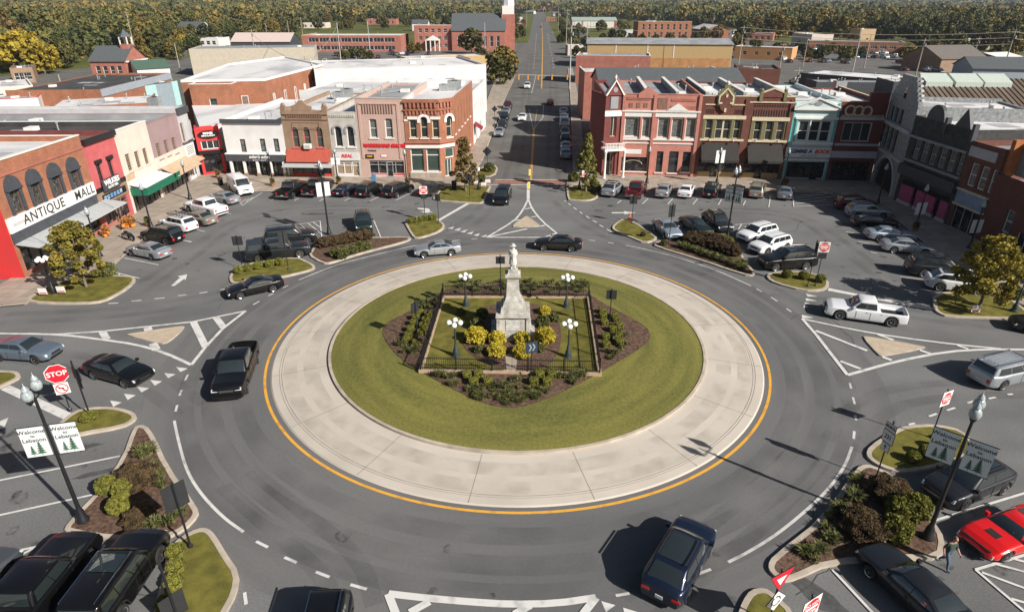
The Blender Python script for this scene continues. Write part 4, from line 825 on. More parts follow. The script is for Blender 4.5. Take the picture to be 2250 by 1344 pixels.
# two brown brick gables
def brown(name,label,ua,ub,wins,style,peak,group=None):
    h=FE.uv(1600,212)[1]; b=building(name,label,FE,ua+.01,ub,h,20,M_brickb,M_wroof,[(o,dict(f=M_cream,g=M_glass,s=s)) for o,s in wins]+[([ua+.5,ub-.5,.02,2.8],None)],cap=M_cream,rev=.2)
    w=ub-ua; zt=wins[0][0][3]; zs=wins[0][0][2]
    x0=min(o[0] for o,_ in wins)-ua-.5; x1=max(o[1] for o,_ in wins)-ua+.5
    part(b,'cream_lintel',M_cream,lambda m:m.box(x0,x1,-.16,-.003,zt+.02,zt+.5)); part(b,'cream_sill',M_cream,lambda m:m.box(x0-.1,x1+.1,-.2,-.003,zs-.3,zs-.02))
    ws=sorted([o for o,_ in wins]); edges=[x0]+[v-ua for o in ws for v in o[:2]]+[x1]
    for i in range(0,len(edges),2): part(b,'shutter_panel',M_olive,lambda m:m.box(edges[i]+.02,edges[i+1]-.02,-.06,-.003,zs,zt))
    for x in (.25,w-.25): part(b,'pilaster',M_brickb,lambda m:m.box(x-.25,x+.25,-.15,-.003,.1,h-.3))
    za=3.9; awning(b,M_awnb,.6,w-.6,2.9,4.9,1.8,.3); shopfront(b,w,2.7,M_black,M_shop,M_tanw,doorx=w*.45,n=4,z0=.9)
    for x in (w*.25,w*.75): part(b,'gooseneck_lamp',M_black,lambda m:[m.cyl((x,-.02,5.4),(x,-.5,5.5),.03,n=6),m.cyl((x,-.5,5.5),(x,-.5,5.3),.05,.16,8)])
    return b,w,h,zt
uG=U(FE,1649,212); uH=U(FE,1749,212); uI=U(FE,1850,223)
bw1=[(E_(1558,261.5,1556,304,.9),'sash'),(E_(1589.6,263.5,1586.5,305,2.0),'double'),(E_(1619.8,263.5,1618.8,305,.9),'sash')]
b1,w,h,zt=brown('brown_brick_shop','brown brick shop with stepped olive gable and medallion above a dark awning',uF,uG,bw1,0,0)
xc=w*.5; part(b1,'stepped_gable',M_olive,lambda m:m.xprism([(xc-1.15,h-1.2),(xc+1.15,h-1.2),(xc+1.15,h+.5),(xc+.8,h+.5),(xc+.8,h+1.0),(xc+.4,h+1.0),(xc+.4,h+1.5),(xc-.4,h+1.5),(xc-.4,h+1.0),(xc-.8,h+1.0),(xc-.8,h+.5),(xc-1.15,h+.5)],-.2,.25))
part(b1,'gable_arch',M_cream,lambda m:[m.xprism([(xc-1,h-1.1),(xc-.8,h-1.1),(xc-.8,h),(xc,h+.9),(xc,h+1.15),(xc-1,h+.1)],-.28,-.201),m.xprism([(xc+1,h-1.1),(xc+.8,h-1.1),(xc+.8,h),(xc,h+.9),(xc,h+1.15),(xc+1,h+.1)],-.28,-.201)])
part(b1,'medallion',M_brickb,lambda m:oval(m,xc,h-.8,.85,1.15,-.32,-.202)); part(b1,'medallion_key',M_cream,lambda m:[m.box(xc-.13,xc+.13,-.38,-.321,h-.1,h+.3),m.box(xc-.13,xc+.13,-.38,-.321,h-2.0,h-1.5),m.box(xc-.95,xc-.5,-.38,-.321,h-.95,h-.72),m.box(xc+.5,xc+.95,-.38,-.321,h-.95,h-.72)])
part(b1,'finial',M_white,lambda m:[m.ball((xc,0,h+1.75),.22),m.cyl((xc,0,h+1.5),(xc,0,h+1.6),.15)])
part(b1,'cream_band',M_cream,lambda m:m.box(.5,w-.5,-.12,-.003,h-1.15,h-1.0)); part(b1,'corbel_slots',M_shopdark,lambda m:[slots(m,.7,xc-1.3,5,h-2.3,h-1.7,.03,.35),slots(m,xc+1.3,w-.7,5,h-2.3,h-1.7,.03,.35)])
bw2=[(E_(1666.7,265.6,1661.5,307,.95),'sash'),(E_(1691.7,265.6,1687.5,308,.95),'sash'),(E_(1715.6,266.7,1712.5,308,.95),'sash')]
b2,w,h,zt=brown('brown_brick_shop','brown brick shop with low pointed parapet and a row of tall corbel slots',uG,uH,bw2,0,0)
xc=w*.5; part(b2,'pointed_parapet',M_brickb,lambda m:m.xprism([(xc-1.4,h-.05),(xc+1.4,h-.05),(xc+1.4,h+.5),(xc,h+1.05),(xc-1.4,h+.5)],-.1,.25)); part(b2,'parapet_coping',M_cream,lambda m:[m.xprism([(xc-1.5,h+.45),(xc,h+1.02),(xc,h+1.2),(xc-1.5,h+.62)],-.18,.3),m.xprism([(xc+1.5,h+.45),(xc,h+1.02),(xc,h+1.2),(xc+1.5,h+.62)],-.18,.3)])
for x in (xc-1.55,xc+1.55): part(b2,'finial_post',M_olive,lambda m:[m.box(x-.2,x+.2,-.2,.25,h-.6,h+.7),m.ball((x,0,h+.85),.25)])
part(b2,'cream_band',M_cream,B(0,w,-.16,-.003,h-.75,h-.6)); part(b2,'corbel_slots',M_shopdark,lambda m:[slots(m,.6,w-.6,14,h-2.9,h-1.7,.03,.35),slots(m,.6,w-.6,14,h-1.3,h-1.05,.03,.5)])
# mint book shop
hG=FE.uv(1800,221)[1]; gw=[E_(1767.7,266.7,1761.5,309,1.25),E_(1788.5+3,266.7,1784.4+3,310,1.25),E_(1815.5,266.7,1810.3,311.5,1.25)]
gm=building('mint_shop','pale mint bookshop front with a triangular pediment and three tall windows',FE,uH+.01,uI,hG,20,M_mint,M_wroof,[(o,dict(f=M_white,g=M_glass,s='sash',w=.08)) for o in gw]+[([uH+.4,uI-.4,.02,2.6],None)],cap=M_mint)
w=uI-uH; zt=gw[0][3]; teal=mat('teal_trim',(.12,.42,.4),.6,var=.1)
part(gm,'pediment',M_mint,lambda m:m.xprism([(.3,zt+1.75),(w-.3,zt+1.75),(w/2,hG+.15)],-.25,-.003)); part(gm,'pediment_edge',M_white,lambda m:[m.xprism([(0,zt+1.75),(.0,zt+1.95),(w/2,hG+.45),(w/2,hG+.2)],-.4,-.02),m.xprism([(w,zt+1.75),(w,zt+1.95),(w/2,hG+.45),(w/2,hG+.2)],-.4,-.02),m.box(0,w,-.4,-.02,zt+1.5,zt+1.74)])
part(gm,'scroll_relief',M_groof,lambda m:[oval(m,w/2,zt+2.35,.5,.3,-.3,-.251),m.box(w/2-1.2,w/2-.6,-.29,-.251,zt+2.2,zt+2.35)])
x0=gw[0][0]-uH-.3; x1=gw[2][1]-uH+.3; part(gm,'window_surround',teal,lambda m:[m.box(x0-.25,x0-.05,-.2,-.003,gw[0][2]-.1,zt+.3),m.box(x1+.05,x1+.25,-.2,-.003,gw[0][2]-.1,zt+.3)])
part(gm,'window_hood',M_white,lambda m:[m.box(x0-.4,x1+.4,-.3,-.003,zt+.3,zt+.55),m.box(x0-.3,x1+.3,-.35,-.003,gw[0][2]-.5,gw[0][2]-.12)])
for i in range(2): part(gm,'column',M_white,lambda m:m.box(gw[i][1]-uH+.05,gw[i+1][0]-uH-.05,-.15,-.003,gw[0][2]-.1,zt+.28))
for x in (.15,w-.15): part(gm,'drainpipe',teal,lambda m:m.box(x-.1,x+.1,-.15,-.003,.1,hG-.3))
zA,zB=FE.uv(1790,345)[1],FE.uv(1790,325)[1]; sg=part(gm,'sign_board',M_signw,B(-.05,w-.1,-.3,-.02,zA,zB))
text('GIMME A',.7,M_txtn,sg,T3((w*.33,-.315,zA+(zB-zA)*.62))@FACE,shear=.2,bold=.03); text('BOOK',.7,M_txto,sg,T3((w*.79,-.315,zA+(zB-zA)*.62))@FACE,shear=.2,bold=.04); text('BOOKS & GIFTS',.22,M_txtd,sg,T3((w*.5,-.315,zA+.2))@FACE,space=1.3)
shopfront(gm,w,2.5,M_black,M_shop,M_hvac,doorx=w*.72,n=4,z0=.4); part(gm,'lower_ledge',M_white,B(-.05,w-.1,-.25,-.003,zA-.5,zA-.25))
# dark red block with three roundels
uJ=FE.L+5.2; hJ=hG-.1
zt=gw[0][3]
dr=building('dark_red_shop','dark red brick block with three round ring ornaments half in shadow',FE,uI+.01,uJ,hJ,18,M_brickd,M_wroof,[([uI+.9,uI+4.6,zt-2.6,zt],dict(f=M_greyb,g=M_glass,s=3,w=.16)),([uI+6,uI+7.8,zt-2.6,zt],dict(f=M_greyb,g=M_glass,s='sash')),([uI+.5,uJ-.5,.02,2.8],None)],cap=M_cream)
w=uJ-uI
for x,y in ((1867.7,242.7),(1886,243.8),(1904.5,244.8)):
    u,z=FE.uv(x,y); u-=uI
    def rg(m):
        for i in range(20):
            a,b=2*math.pi*i/20,2*math.pi*(i+1)/20; m.xprism([(u+.5*math.cos(a),z+.5*math.sin(a)),(u+.7*math.cos(a),z+.7*math.sin(a)),(u+.7*math.cos(b),z+.7*math.sin(b)),(u+.5*math.cos(b),z+.5*math.sin(b))],-.15,-.003)
    part(dr,'ring_ornament',M_cream,rg)
part(dr,'stone_band',M_greyb,lambda m:[m.box(.2,w-.2,-.2,-.003,zt+.3,zt+.7),m.box(.2,w-.2,-.25,-.003,zt-3.1,zt-2.8),m.box(0,w,-.2,-.003,3.3,4.2)]); part(dr,'dentil_row',M_cream,lambda m:slots(m,.3,w-.3,22,zt+.75,zt+.95,.15,.5))
part(dr,'end_parapet',M_brickd,B(w-2.6,w-.2,-.2,.4,hJ+.001,hJ+1.2)); shopfront(dr,w,2.7,M_black,M_shop,M_black,doorx=w*.4,n=6)
# grey stone corner tower, stepped gable, arched entry
FT=Fac((1912,398),(1962,440))
w=FT.L; hT=11.4
ss_=FT.uv
tw=building('stone_tower_building','tall grey stone corner front with a stepped gable and a round entrance arch',FT,0,w,hT,13,M_stone,M_wroof,[([.8+i*1.75,2.15+i*1.75,8.6,10.4],dict(f=M_greyb,g=M_glass,s='none')) for i in range(3)]+[([.8+i*1.75,2.15+i*1.75,5.0,7.9],dict(f=M_greyb,g=M_glass,s='sash')) for i in range(3)]+[([.9,w-1.2,.02,4.2,'arch',1.0],dict(f=M_dgrey,g=M_shop,s=3))],rev=.4)
c=w*.5
st=[(0,hT-.02),(w,hT-.02),(w-.1,hT+.5)]
for i in range(5): st+=[(w-.5-i*.45,hT+.5+i*.5),(w-.5-i*.45,hT+1.0+i*.5)]
st=st+[(w-x,z) for x,z in st[::-1] if z>hT]
part(tw,'stepped_gable',M_stone,lambda m:m.xprism(st,-.05,.45)); part(tw,'gable_window',M_glass,B(c-.45,c+.45,-.08,-.051,hT+.3,hT+1.6))
part(tw,'stone_band',M_greyb,lambda m:[m.box(-.05,w+.05,-.3,-.003,8.05,8.5),m.box(-.05,w+.05,-.2,-.003,4.5,4.85)])
for i in range(6): part(tw,'gable_step_cap',M_white,lambda m:m.box(w-.75-i*.45,w-.3-i*.45,.3,.62,hT+.52+i*.5,hT+.72+i*.5))
part(tw,'entrance_arch',M_greyb,lambda m:archhood(m,[[.9,w-1.2,.02,4.2]],0,.1,.35,-.2,2.0))
# ---------------- east row (in its own shade)
FX=Fac((1962,440),(2160,535)); X_=FX.win
u1=U(FX,2142,291); hX=FX.uv(2070,270)[1]+.1
we=[([1.2+1.55*i,2.3+1.55*i,5.6,7.9],dict(f=M_greyb,g=M_blind,s='sash')) for i in range(6)]
xe=building('dark_stone_shop','long shaded stone front with a round pediment, a pointed gable and pink lower panels',FX,0,u1,hX,24,M_mat if 0 else M_stone2 if 0 else mat('shade_toned_weathered_stone',(.065,.065,.06),.9,scale=1.5,col2=(.03,.03,.03),detail=9),M_wroof,we+[([.8,u1-.6,.02,3.0],None)],rev=.25)  # weathered stone; the row's shade is put into its colour as a darker tone
M_gd=mat('dull_grey_stone',(.26,.27,.27),.8,var=.15,scale=2)
part(xe,'stone_band',M_gd,lambda m:[m.box(0,u1,-.35,-.003,8.0,8.25),m.box(0,u1,-.3,-.003,5.2,5.45)]); part(xe,'fascia_band',M_dgrey,B(0,u1,-.5,-.003,3.6,4.8))
part(xe,'round_pediment',M_dgrey,lambda m:m.xprism([(3.6+1.5*math.cos(math.pi*t/12),hX-.02+1.7*math.sin(math.pi*t/12)) for t in range(13)],-.1,.3))
part(xe,'pointed_gable',M_dgrey,lambda m:m.xprism([(6.9,hX-.02),(9.4,hX-.02),(8.3,hX+2.0)],-.1,.3)); 
for x in (5.6,9.9): part(xe,'parapet_post',M_dgrey,lambda m:m.box(x-.2,x+.2,-.2,.3,hX-1.2,hX+.6))
for a,b in ((.9,3.3),(4.0,7.3),(8.2,9.5)): part(xe,'pink_panel',M_magenta,lambda m:m.box(a,b,-.1,.1,.5,2.4)); part(xe,'white_plinth',M_greyb,lambda m:m.box(a-.1,b+.1,-.15,.12,0,.5))
u2=U(FX,2222,300); wv=[([u1+1.0+1.5*i,u1+2.1+1.5*i,4.9,7.3],dict(f=M_white,g=M_blind,s='sash',w=.12)) for i in range(3)]
u2=min(u2,FX.L+.5)
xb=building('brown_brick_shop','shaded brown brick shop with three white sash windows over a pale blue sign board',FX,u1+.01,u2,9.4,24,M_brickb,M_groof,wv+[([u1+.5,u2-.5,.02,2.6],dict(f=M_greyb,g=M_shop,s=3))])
w=u2-u1; sg=part(xb,'blue_sign',mat('pale_blue_sign',(.3,.4,.5),.7,scale=1,col2=(.16,.22,.3)),B(.5,w-.3,-.3,-.003,2.9,4.3)); part(xb,'sign_frame',M_cream,lambda m:[m.box(.3,w-.1,-.34,-.003,2.7,2.89),m.box(.3,w-.1,-.34,-.003,4.31,4.5)]); part(xb,'parapet_panel',M_greyb,B(.2,w-.8,-.1,-.003,7.9,8.9))
FX2=Fac(FX.a+FX.u*u2,FX.a+FX.u*(u2+16),world=True)
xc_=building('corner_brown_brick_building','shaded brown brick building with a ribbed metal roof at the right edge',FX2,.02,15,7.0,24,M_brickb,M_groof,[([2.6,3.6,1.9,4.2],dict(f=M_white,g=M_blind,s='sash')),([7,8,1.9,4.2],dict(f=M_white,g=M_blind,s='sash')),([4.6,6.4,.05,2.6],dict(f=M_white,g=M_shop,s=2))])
part(xc_,'pier',mat('terracotta_pier',(.4,.13,.04),.8,var=.15),B(.0,.5,.3,1.4,7.001,10.4)); rib=mat('ribbed_grey_metal',(.3,.31,.3),.6,scale=8,col2=(.16,.165,.16),stretch=(3,.01,.01),sharp=(.45,.55))
part(xc_,'rear_metal_wall',rib,B(.6,15,1.2,1.5,7.0,10.2))

# ================================================================ ROOFS AND BUILDINGS BEYOND THE SQUARE
def plane_rect(A,B_,C,h): 
    a,b,c=G(*A,h),G(*B_,h),G(*C,h); return a,b,c
class WF(Fac):
    def __init__(s,a,b): Fac.__init__(s,a,b,world=True)
def block(name,label,h,A,B_,depth,wallm,roofm,cat='building',rows=(),sidem=None,cap=None,fr=M_white,gl=M_glass,group=None,roof='flat',pitch=2.5,parapet=.4):
    """A,B_: photo pixels of the two top corners of the front wall at height h; rows: (n, width, z0, z1, margin)"""
    a,b=G(*A,h),G(*B_,h); fac=Fac(a,b,world=True); w=fac.L; ops=[]
    for n,ww,z0,z1,mg in rows:
        for i in range(n):
            c=mg+(w-2*mg)*(i+.5)/n; ops.append(([c-ww/2,c+ww/2,z0,z1],dict(f=fr,g=gl,s='sash' if ww<2.5 else 3,w=.09)))
    if roof=='flat': return building(name,label,fac,0,w,h,depth,wallm,roofm,ops,cat=cat,cap=cap,sidem=sidem,group=group,parapet=parapet),fac
    r=building(name,label,fac,0,w,h,depth,wallm,roofm,ops,cat=cat,sidem=sidem,group=group,parapet=.05)
    if roof=='gable':      # ridge along x
        part(r,'gable_roof',roofm,lambda m:[m.add([(-.4,-.5,h-.1),(w+.4,-.5,h-.1),(w+.4,depth/2,h+pitch),(-.4,depth/2,h+pitch)],[(0,1,2,3)]),m.add([(w+.4,depth+.5,h-.1),(-.4,depth+.5,h-.1),(-.4,depth/2,h+pitch),(w+.4,depth/2,h+pitch)],[(0,1,2,3)])])
        part(r,'gable_wall',wallm,lambda m:[m.add([(x,0,h-.02),(x,depth,h-.02),(x,depth/2,h+pitch-.1)],[(0,1,2)]) for x in (0,w)])
    if roof=='cross':      # ridge along y (gable faces the front)
        part(r,'gable_roof',roofm,lambda m:[m.add([(-.4,-.4,h-.1),(w/2,-.4,h+pitch),(w/2,depth+.4,h+pitch),(-.4,depth+.4,h-.1)],[(0,1,2,3)]),m.add([(w+.4,-.4,h-.1),(w+.4,depth+.4,h-.1),(w/2,depth+.4,h+pitch),(w/2,-.4,h+pitch)],[(0,1,2,3)])])
        part(r,'gable_wall',wallm,lambda m:m.add([(0,-.01,h-.02),(w,-.01,h-.02),(w/2,-.01,h+pitch-.1)],[(0,1,2)]))
    return r,fac
# big white building north of the brick row, beside the street
r,f=block('white_block','long white windowed block standing behind the northwest row',10.2,(690,153),(1068,142),26,M_whitew,M_wroof,rows=[],cap=M_white)
for px in ((803,172,804,194,1.4),(849,172,850,194,1.4),(895,172,896,194,1.4),(945,172,945,184,1.3),(989,171,989,187,2.2)):
    o=f.win(*px); wo=window(r,[o[0],o[1],o[2],o[3]],.03,M_greyb,M_blind,'sash',.12)
part(r,'side_brick_wall',M_brickr,B(f.L+.02,f.L+.3,14,26,0,10.4))
r=empty('brick_block',G(397,176,10.4)-Vector((0,0,10.4)),'large orange brick warehouse with a white roof and slim white windows behind the northwest corner','building')
bpx=[(397,176),(581,173),(708,141),(626,124),(500,140)]; bw_=[G(*p,10.4) for p in bpx]; o0=r.location.copy()
mb=MB(); mb.prism([(p.x-o0.x,p.y-o0.y) for p in bw_],0,10.4,cap=False); mb.build('wall',M_brick,r)
bi=inset([Vector((p.x-o0.x,p.y-o0.y,0)) for p in bw_],.35); mb=MB(); mb.poly([(p.x,p.y,10.1) for p in bi]); mb.build('roof',M_wroof,r)
n=len(bi); mb=MB(); oo=inset([Vector((p.x-o0.x,p.y-o0.y,0)) for p in bw_],-.05); mb.add([(p.x,p.y,10.403) for p in oo]+[(p.x,p.y,10.403) for p in bi]+[(p.x,p.y,10.0) for p in bi]+[(p.x,p.y,10.0) for p in oo],[(i,(i+1)%n,n+(i+1)%n,n+i) for i in range(n)]+[(n+i,n+(i+1)%n,2*n+(i+1)%n,2*n+i) for i in range(n)]+[(3*n+i,3*n+(i+1)%n,(i+1)%n,i) for i in range(n)]); mb.build('coping',M_white,r)
mw(r); f=WF(bw_[0],bw_[1]); f2=WF(bw_[1],bw_[2])
for q in range(5): u=f2.L*(.08+.17*q); window_on(r,f2,[u,u+.9,5.0,7.6],.03,M_white,M_white,'none',.1,None)
window_on(r,f,[f.L*.68,f.L*.68+1.2,5.4,7.6],.03,M_white,M_white,'none',.1,None)
block('brick_annex','small brick annex with a grey roof and a white door',9.9,(414,186),(508,185),3.2,M_brick,M_groof,rows=[(1,1.3,5.0,7.6,2)],cap=M_white)
block('grey_metal_shed','grey blue metal shed with black roof at the far left',5.6,(75,190),(150,203),22,mat('blue_grey_metal',(.22,.27,.3),.6,var=.1,scale=2),M_droof,rows=[(2,1.3,2.5,3.8,3)],cap=M_black)
block('aqua_shed','pale aqua walled building with black roof',5.6,(151,203),(219,205),24,mat('aqua_wall',(.36,.56,.55),.7,var=.08),M_droof,rows=[(1,1.8,2.3,3.5,5)],cap=M_black)
r,f=block('brick_shed','orange brick side wall with a grey metal band behind the west row',7.0,(220,197),(374,160),18,M_brick,M_droof)
part(r,'metal_band',mat('grey_flashing',(.33,.36,.4),.6,var=.1),B(0,f.L,-.12,-.003,5.6,7.02))
part(r,'wall_sign',M_signw,B(f.L*.84,f.L*.9,-.1,-.003,2.6,4.2))
block('beige_shed','beige walled shed with a broad white roof at the left edge',5.0,(-60,196),(72,188),20,M_creamw,M_wroof,rows=[(2,.9,2.2,3.6,4)],cap=M_white)
block('white_house_block','white walled low building with red roof trim at the left edge',6.2,(-70,222),(82,214),10,M_whitew,M_wroof,cap=mat('red_trim',(.5,.06,.05),.6,var=0))
block('beige_warehouse','long beige windowless warehouse behind the brick warehouse',8.5,(414,108),(690,104),20,mat('beige_block',(.45,.4,.32),.85,var=.08,scale=1),M_groof,parapet=.3)
block('brick_ruin','low orange brick wall and roof behind the west row',6.5,(100,238),(330,226),14,M_brick,M_wroof)
# church with cupola
r,f=block('brick_church','small brick church with grey roof and an open white belfry',6.0,(196,135),(273,135),13,M_brickr,M_slate,rows=[(4,1.4,1.8,4.6,1)],cat='church',roof='gable',pitch=4.2)
w=f.L
bf=part(r,'belfry',M_brickr,B(w-3.0,w-.4,5.0,8.0,9,10.6)); 
for sx in (0,1):
    for sy in (0,1): part(bf,'belfry_post',M_white,lambda m:m.box(w-3.0+sx*2.3,w-2.7+sx*2.3,5.0+sy*2.7,5.3+sy*2.7,10.6,12.7))
part(r,'belfry_roof',M_slate,lambda m:m.lathe([(2.3,12.7),(2.1,13.0),(.9,14.0),(.05,15.0)],4,(w-1.7,6.5,0))); part(r,'white_verge',M_white,lambda m:[m.xprism([(0,0)]*0 or [(w+.4,5.6),(w+.5,5.6),(w+.5,6),(w+.4,6)],0,13)])
block('green_roofed_house','low green roofed house beside the brick church',4.0,(300,152),(372,148),10,M_whitew,mat('dark_green_roof',(.06,.11,.08),.8,var=.2),cat='house',roof='gable',pitch=2.2)
r,f=block('pavilion','open sided pavilion with a broad pale hipped roof',4.2,(507,92),(636,92),18,M_dgrey,mat('pale_pink_roof',(.55,.45,.4),.7,var=.1),roof='gable',pitch=4)
r,f=block('brick_school','two storey brick office block with wide windows beyond the car park',7.8,(662,78),(880,78),26,M_brickr,M_wroof,rows=[(8,5,1.0,2.9,3),(8,5,4.6,6.6,3)],cap=M_white)
r,f=block('brick_hall','three storey brick hall with rows of small windows and a white entrance porch',12.0,(909,56),(991,56),22,M_brickr,M_wroof,rows=[(5,1.8,1.6,3.2,1.5),(5,1.8,5,6.8,1.5),(5,1.8,8.6,10.4,1.5)],cap=M_white)
w=f.L; part(r,'entrance_porch',M_white,lambda m:[m.xprism([(w*.3,5),(w*.7,5),(w*.5,7.2)],-5,-.1)]+[m.box(w*.32+i*w*.12,w*.32+i*w*.12+.5,-4.9,-4.4,0,5) for i in range(4)])
r,f=block('long_brick_church','long brick church with a dark slate roof and tall narrow windows',9.5,(992,68),(1110,68),24,M_brickr,M_slate,rows=[(7,1.6,2,7,2)],cat='church',roof='gable',pitch=8)
w=f.L; stp=part(r,'tower',M_brickr,lambda m:m.box(w-2,w+5,8,15,0,17)); part(stp,'steeple',M_white,lambda m:[m.box(w-1.6,w+4.6,8.4,14.6,17,21),m.lathe([(3.2,21),(2.8,26),(1.6,29),(.1,44)],8,(w+1.5,11.5,0))])
block('gabled_house','small white gabled house behind the brick office block',6,(905,52),(940,52),12,M_whitew,M_slate,cat='house',roof='gable',pitch=3)
block('red_roofed_house','brick house with a steep red roof among the trees',5,(742,35),(800,35),16,M_brickr,mat('faded_red_roof',(.3,.14,.12),.8,var=.2),cat='house',roof='gable',pitch=5)
block('white_gabled_house','white house with twin gables among the trees at the left',6,(388,62),(440,62),18,M_whitew,M_slate,cat='house',roof='gable',pitch=4)
block('low_white_annex','low flat pale roof with a tan edge beside the white block',4.5,(893,128),(1075,122),14,M_tanw,M_wroof)
# east of the street
rg_,f=block('gambrel_hall','wide hall with a long dark grey sloping roof behind the northeast row',9.6,(1322,190),(1640,190),14,M_brickp,M_slate,roof='gable',pitch=2.4)
block('white_roof_store','low store with a bright white roof behind the grey sloping roof',9.6,(1285,158),(1600,158),12,M_brickr,M_wroof,cap=M_white)
block('red_brick_store','red brick store with stepped parapet beside the street',8.0,(1266,122),(1430,124),16,M_brickr,M_groof,cap=M_white)
r,f=block('tan_warehouse','very long tan metal warehouse with a grey roof',8.5,(1291,96),(1612,98),22,M_tanw,M_groof,roof='gable',pitch=1.6)
w=f.L; part(r,'stained_lower_wall',mat('rust_stained_block',(.4,.2,.08),.85,var=.2,scale=.5),B(w*.35,w-.5,-.1,-.003,0,3.6)); [part(r,'white_rib',M_white,lambda m:m.box(w*t-.15,w*t+.15,-.1,-.003,3.7,8.4)) for t in (.2,.42,.6)]
r,f=block('brick_office','three storey orange brick office with paired tall windows',11,(1403,48),(1521,48),18,M_brick,M_wroof,rows=[(8,1.5,1.5,4.5,1.5),(8,1.5,6,9.5,1.5)],cap=M_white)
block('brick_lobby','low brick wing with a sloping white roof right of the brick office',5.5,(1521,62),(1552,66),16,M_brick,M_wroof,roof='gable',pitch=3)
block('striped_hall','curved roof hall with white striped walls beyond the tan warehouse',6.5,(1258,46),(1356,46),26,mat('striped_panels',(.6,.58,.52),.7,scale=.25,col2=(.3,.1,.08),stretch=(1,.01,.01),sharp=(.42,.46)),mat('green_edge_roof',(.3,.36,.32),.7,var=.1),roof='gable',pitch=3)
block('peach_store','small peach walled store with a flat white roof',5,(1615,102),(1742,106),14,mat('peach_wall',(.55,.28,.12),.8,var=.1),M_wroof,rows=[(4,1.6,1.8,3.2,2)],cap=M_white)
block('long_brick_store','long low brick building with a band of windows behind the car park',5,(1778,90),(1990,94),18,M_brick,M_groof,rows=[(9,3,2,3.6,3)],cap=M_white)
block('tan_tower_building','square tan tower block behind the long brick building',9,(1892,64),(1926,64),12,mat('tan_block',(.5,.36,.2),.8,var=.1),M_wroof)
block('beige_flat_house','pale flat roofed house left of the tan tower block',7,(1742,72),(1785,76),12,M_creamw,M_wroof)
block('dark_bungalow','long brown bungalow with a broad dark roof at the right',4.5,(2070,130),(2170,128),18,M_bricky,mat('brown_shingle_roof',(.14,.125,.11),.9,var=.2),cat='house',roof='gable',pitch=4)
block('white_canopy','white peaked canopy at the right edge',4.5,(2195,126),(2245,124),12,M_dgrey,M_white,roof='gable',pitch=1.2)
block('grey_house','pale grey boarded house at the right edge',7.5,(2140,150),(2262,152),12,mat('blue_grey_boards',(.3,.34,.38),.8,var=.12,scale=2),M_slate,cat='house',rows=[(5,1,3.5,5,1)],roof='gable',pitch=2.4)
block('brown_brick_block','brown brick block behind the brown gabled shops',7.5,(1622,150),(1716,152),14,M_brickb,M_droof)
block('white_roof_store','long white roofed store with a dark front behind the bookshop',5,(1758,160),(2000,178),16,M_dgrey,M_wroof)
block('curved_dark_store','dark low store with a curved parapet behind the dark red block',6,(1795,180),(1965,182),8,M_dgrey,M_groof)
block('white_roof_shed','bright white roofed shed between the dark store and the brown metal roof',7.5,(1965,180),(2125,182),9,M_dgrey,M_wroof)
# brown standing seam roof with skylights behind the east row
rb=mat('brown_standing_seam',(.12,.085,.06),.6,scale=1.6,col2=(.17,.13,.095),stretch=(1,.01,.01),sharp=(.42,.5))
a=G(2020,232,9.2); b=G(2330,236,9.2); f=Fac(a,b,world=True); w=f.L
mr=building('metal_roof_hall','hall with a brown ribbed metal roof and three raised skylights behind the east row',f,0,w,9.2,7.5,M_whitew,M_wroof)
part(mr,'ribbed_roof',rb,lambda m:m.add([(-.2,-.3,9.25),(w,-.3,9.25),(w,7.6,12.2),(-.2,7.6,12.2)],[(0,1,2,3)]))
part(mr,'standing_seam',mat('brown_seam',(.07,.05,.035),.6,var=0),lambda m:[m.add([(x,-.3,9.25),(x+.09,-.3,9.25),(x+.09,7.6,12.2),(x,7.6,12.2),(x,-.3,9.34),(x+.09,-.3,9.34),(x+.09,7.6,12.29),(x,7.6,12.29)],[(4,5,6,7),(0,4,7,3),(1,2,6,5),(0,1,5,4)]) for x in [i*.75 for i in range(int(w/.75))]])
for px in (2108,2180,2250):
    u=f.uv(px,190)[0]*.97; part(mr,'skylight',mat('skylight_panel',(.5,.56,.5),.4,var=.05),lambda m:m.add([(u-1.9,5.0,11.2),(u+1.9,5.0,11.2),(u+1.9,7.7,12.5),(u-1.9,7.7,12.5),(u-1.9,5.0,11.9),(u+1.9,5.0,11.9),(u+1.9,7.7,12.9),(u-1.9,7.7,12.9)],[(4,5,6,7),(0,1,5,4),(1,2,6,5),(3,0,4,7)]))
# roof units
def hv(px,z,s=1.0,label='grey rooftop air unit'):
    g=G(*px,z); o=empty('roof_unit',g,label,'air unit'); part(o,'casing',M_hvac,lambda m:m.box(-.8*s,.8*s,-.6*s,.6*s,0,1.2*s)); part(o,'fan',M_black,lambda m:m.cyl((0,0,1.2*s),(0,0,1.26*s),.42*s,n=14)); return o
hv((999,200),9.9,1.3,'larger silver air unit on the roof of the brick corner building'); hv((975,201),9.9,.9,'smaller silver air unit on the roof of the brick corner building')
hv((745,219),8.6,1.0,'grey air unit on the roof behind the off white shop, nearer one'); hv((764,214),8.6,1.1,'grey air unit on the roof behind the off white shop, farther one'); hv((342,232),8.7,1.0,'dark air unit on the pale roof above the mauve shop'); hv((1843,196),8.5,1.2,'grey air unit on the roof above the bookshop'); hv((680,160),9,.6,'small vent unit on the white warehouse roof')
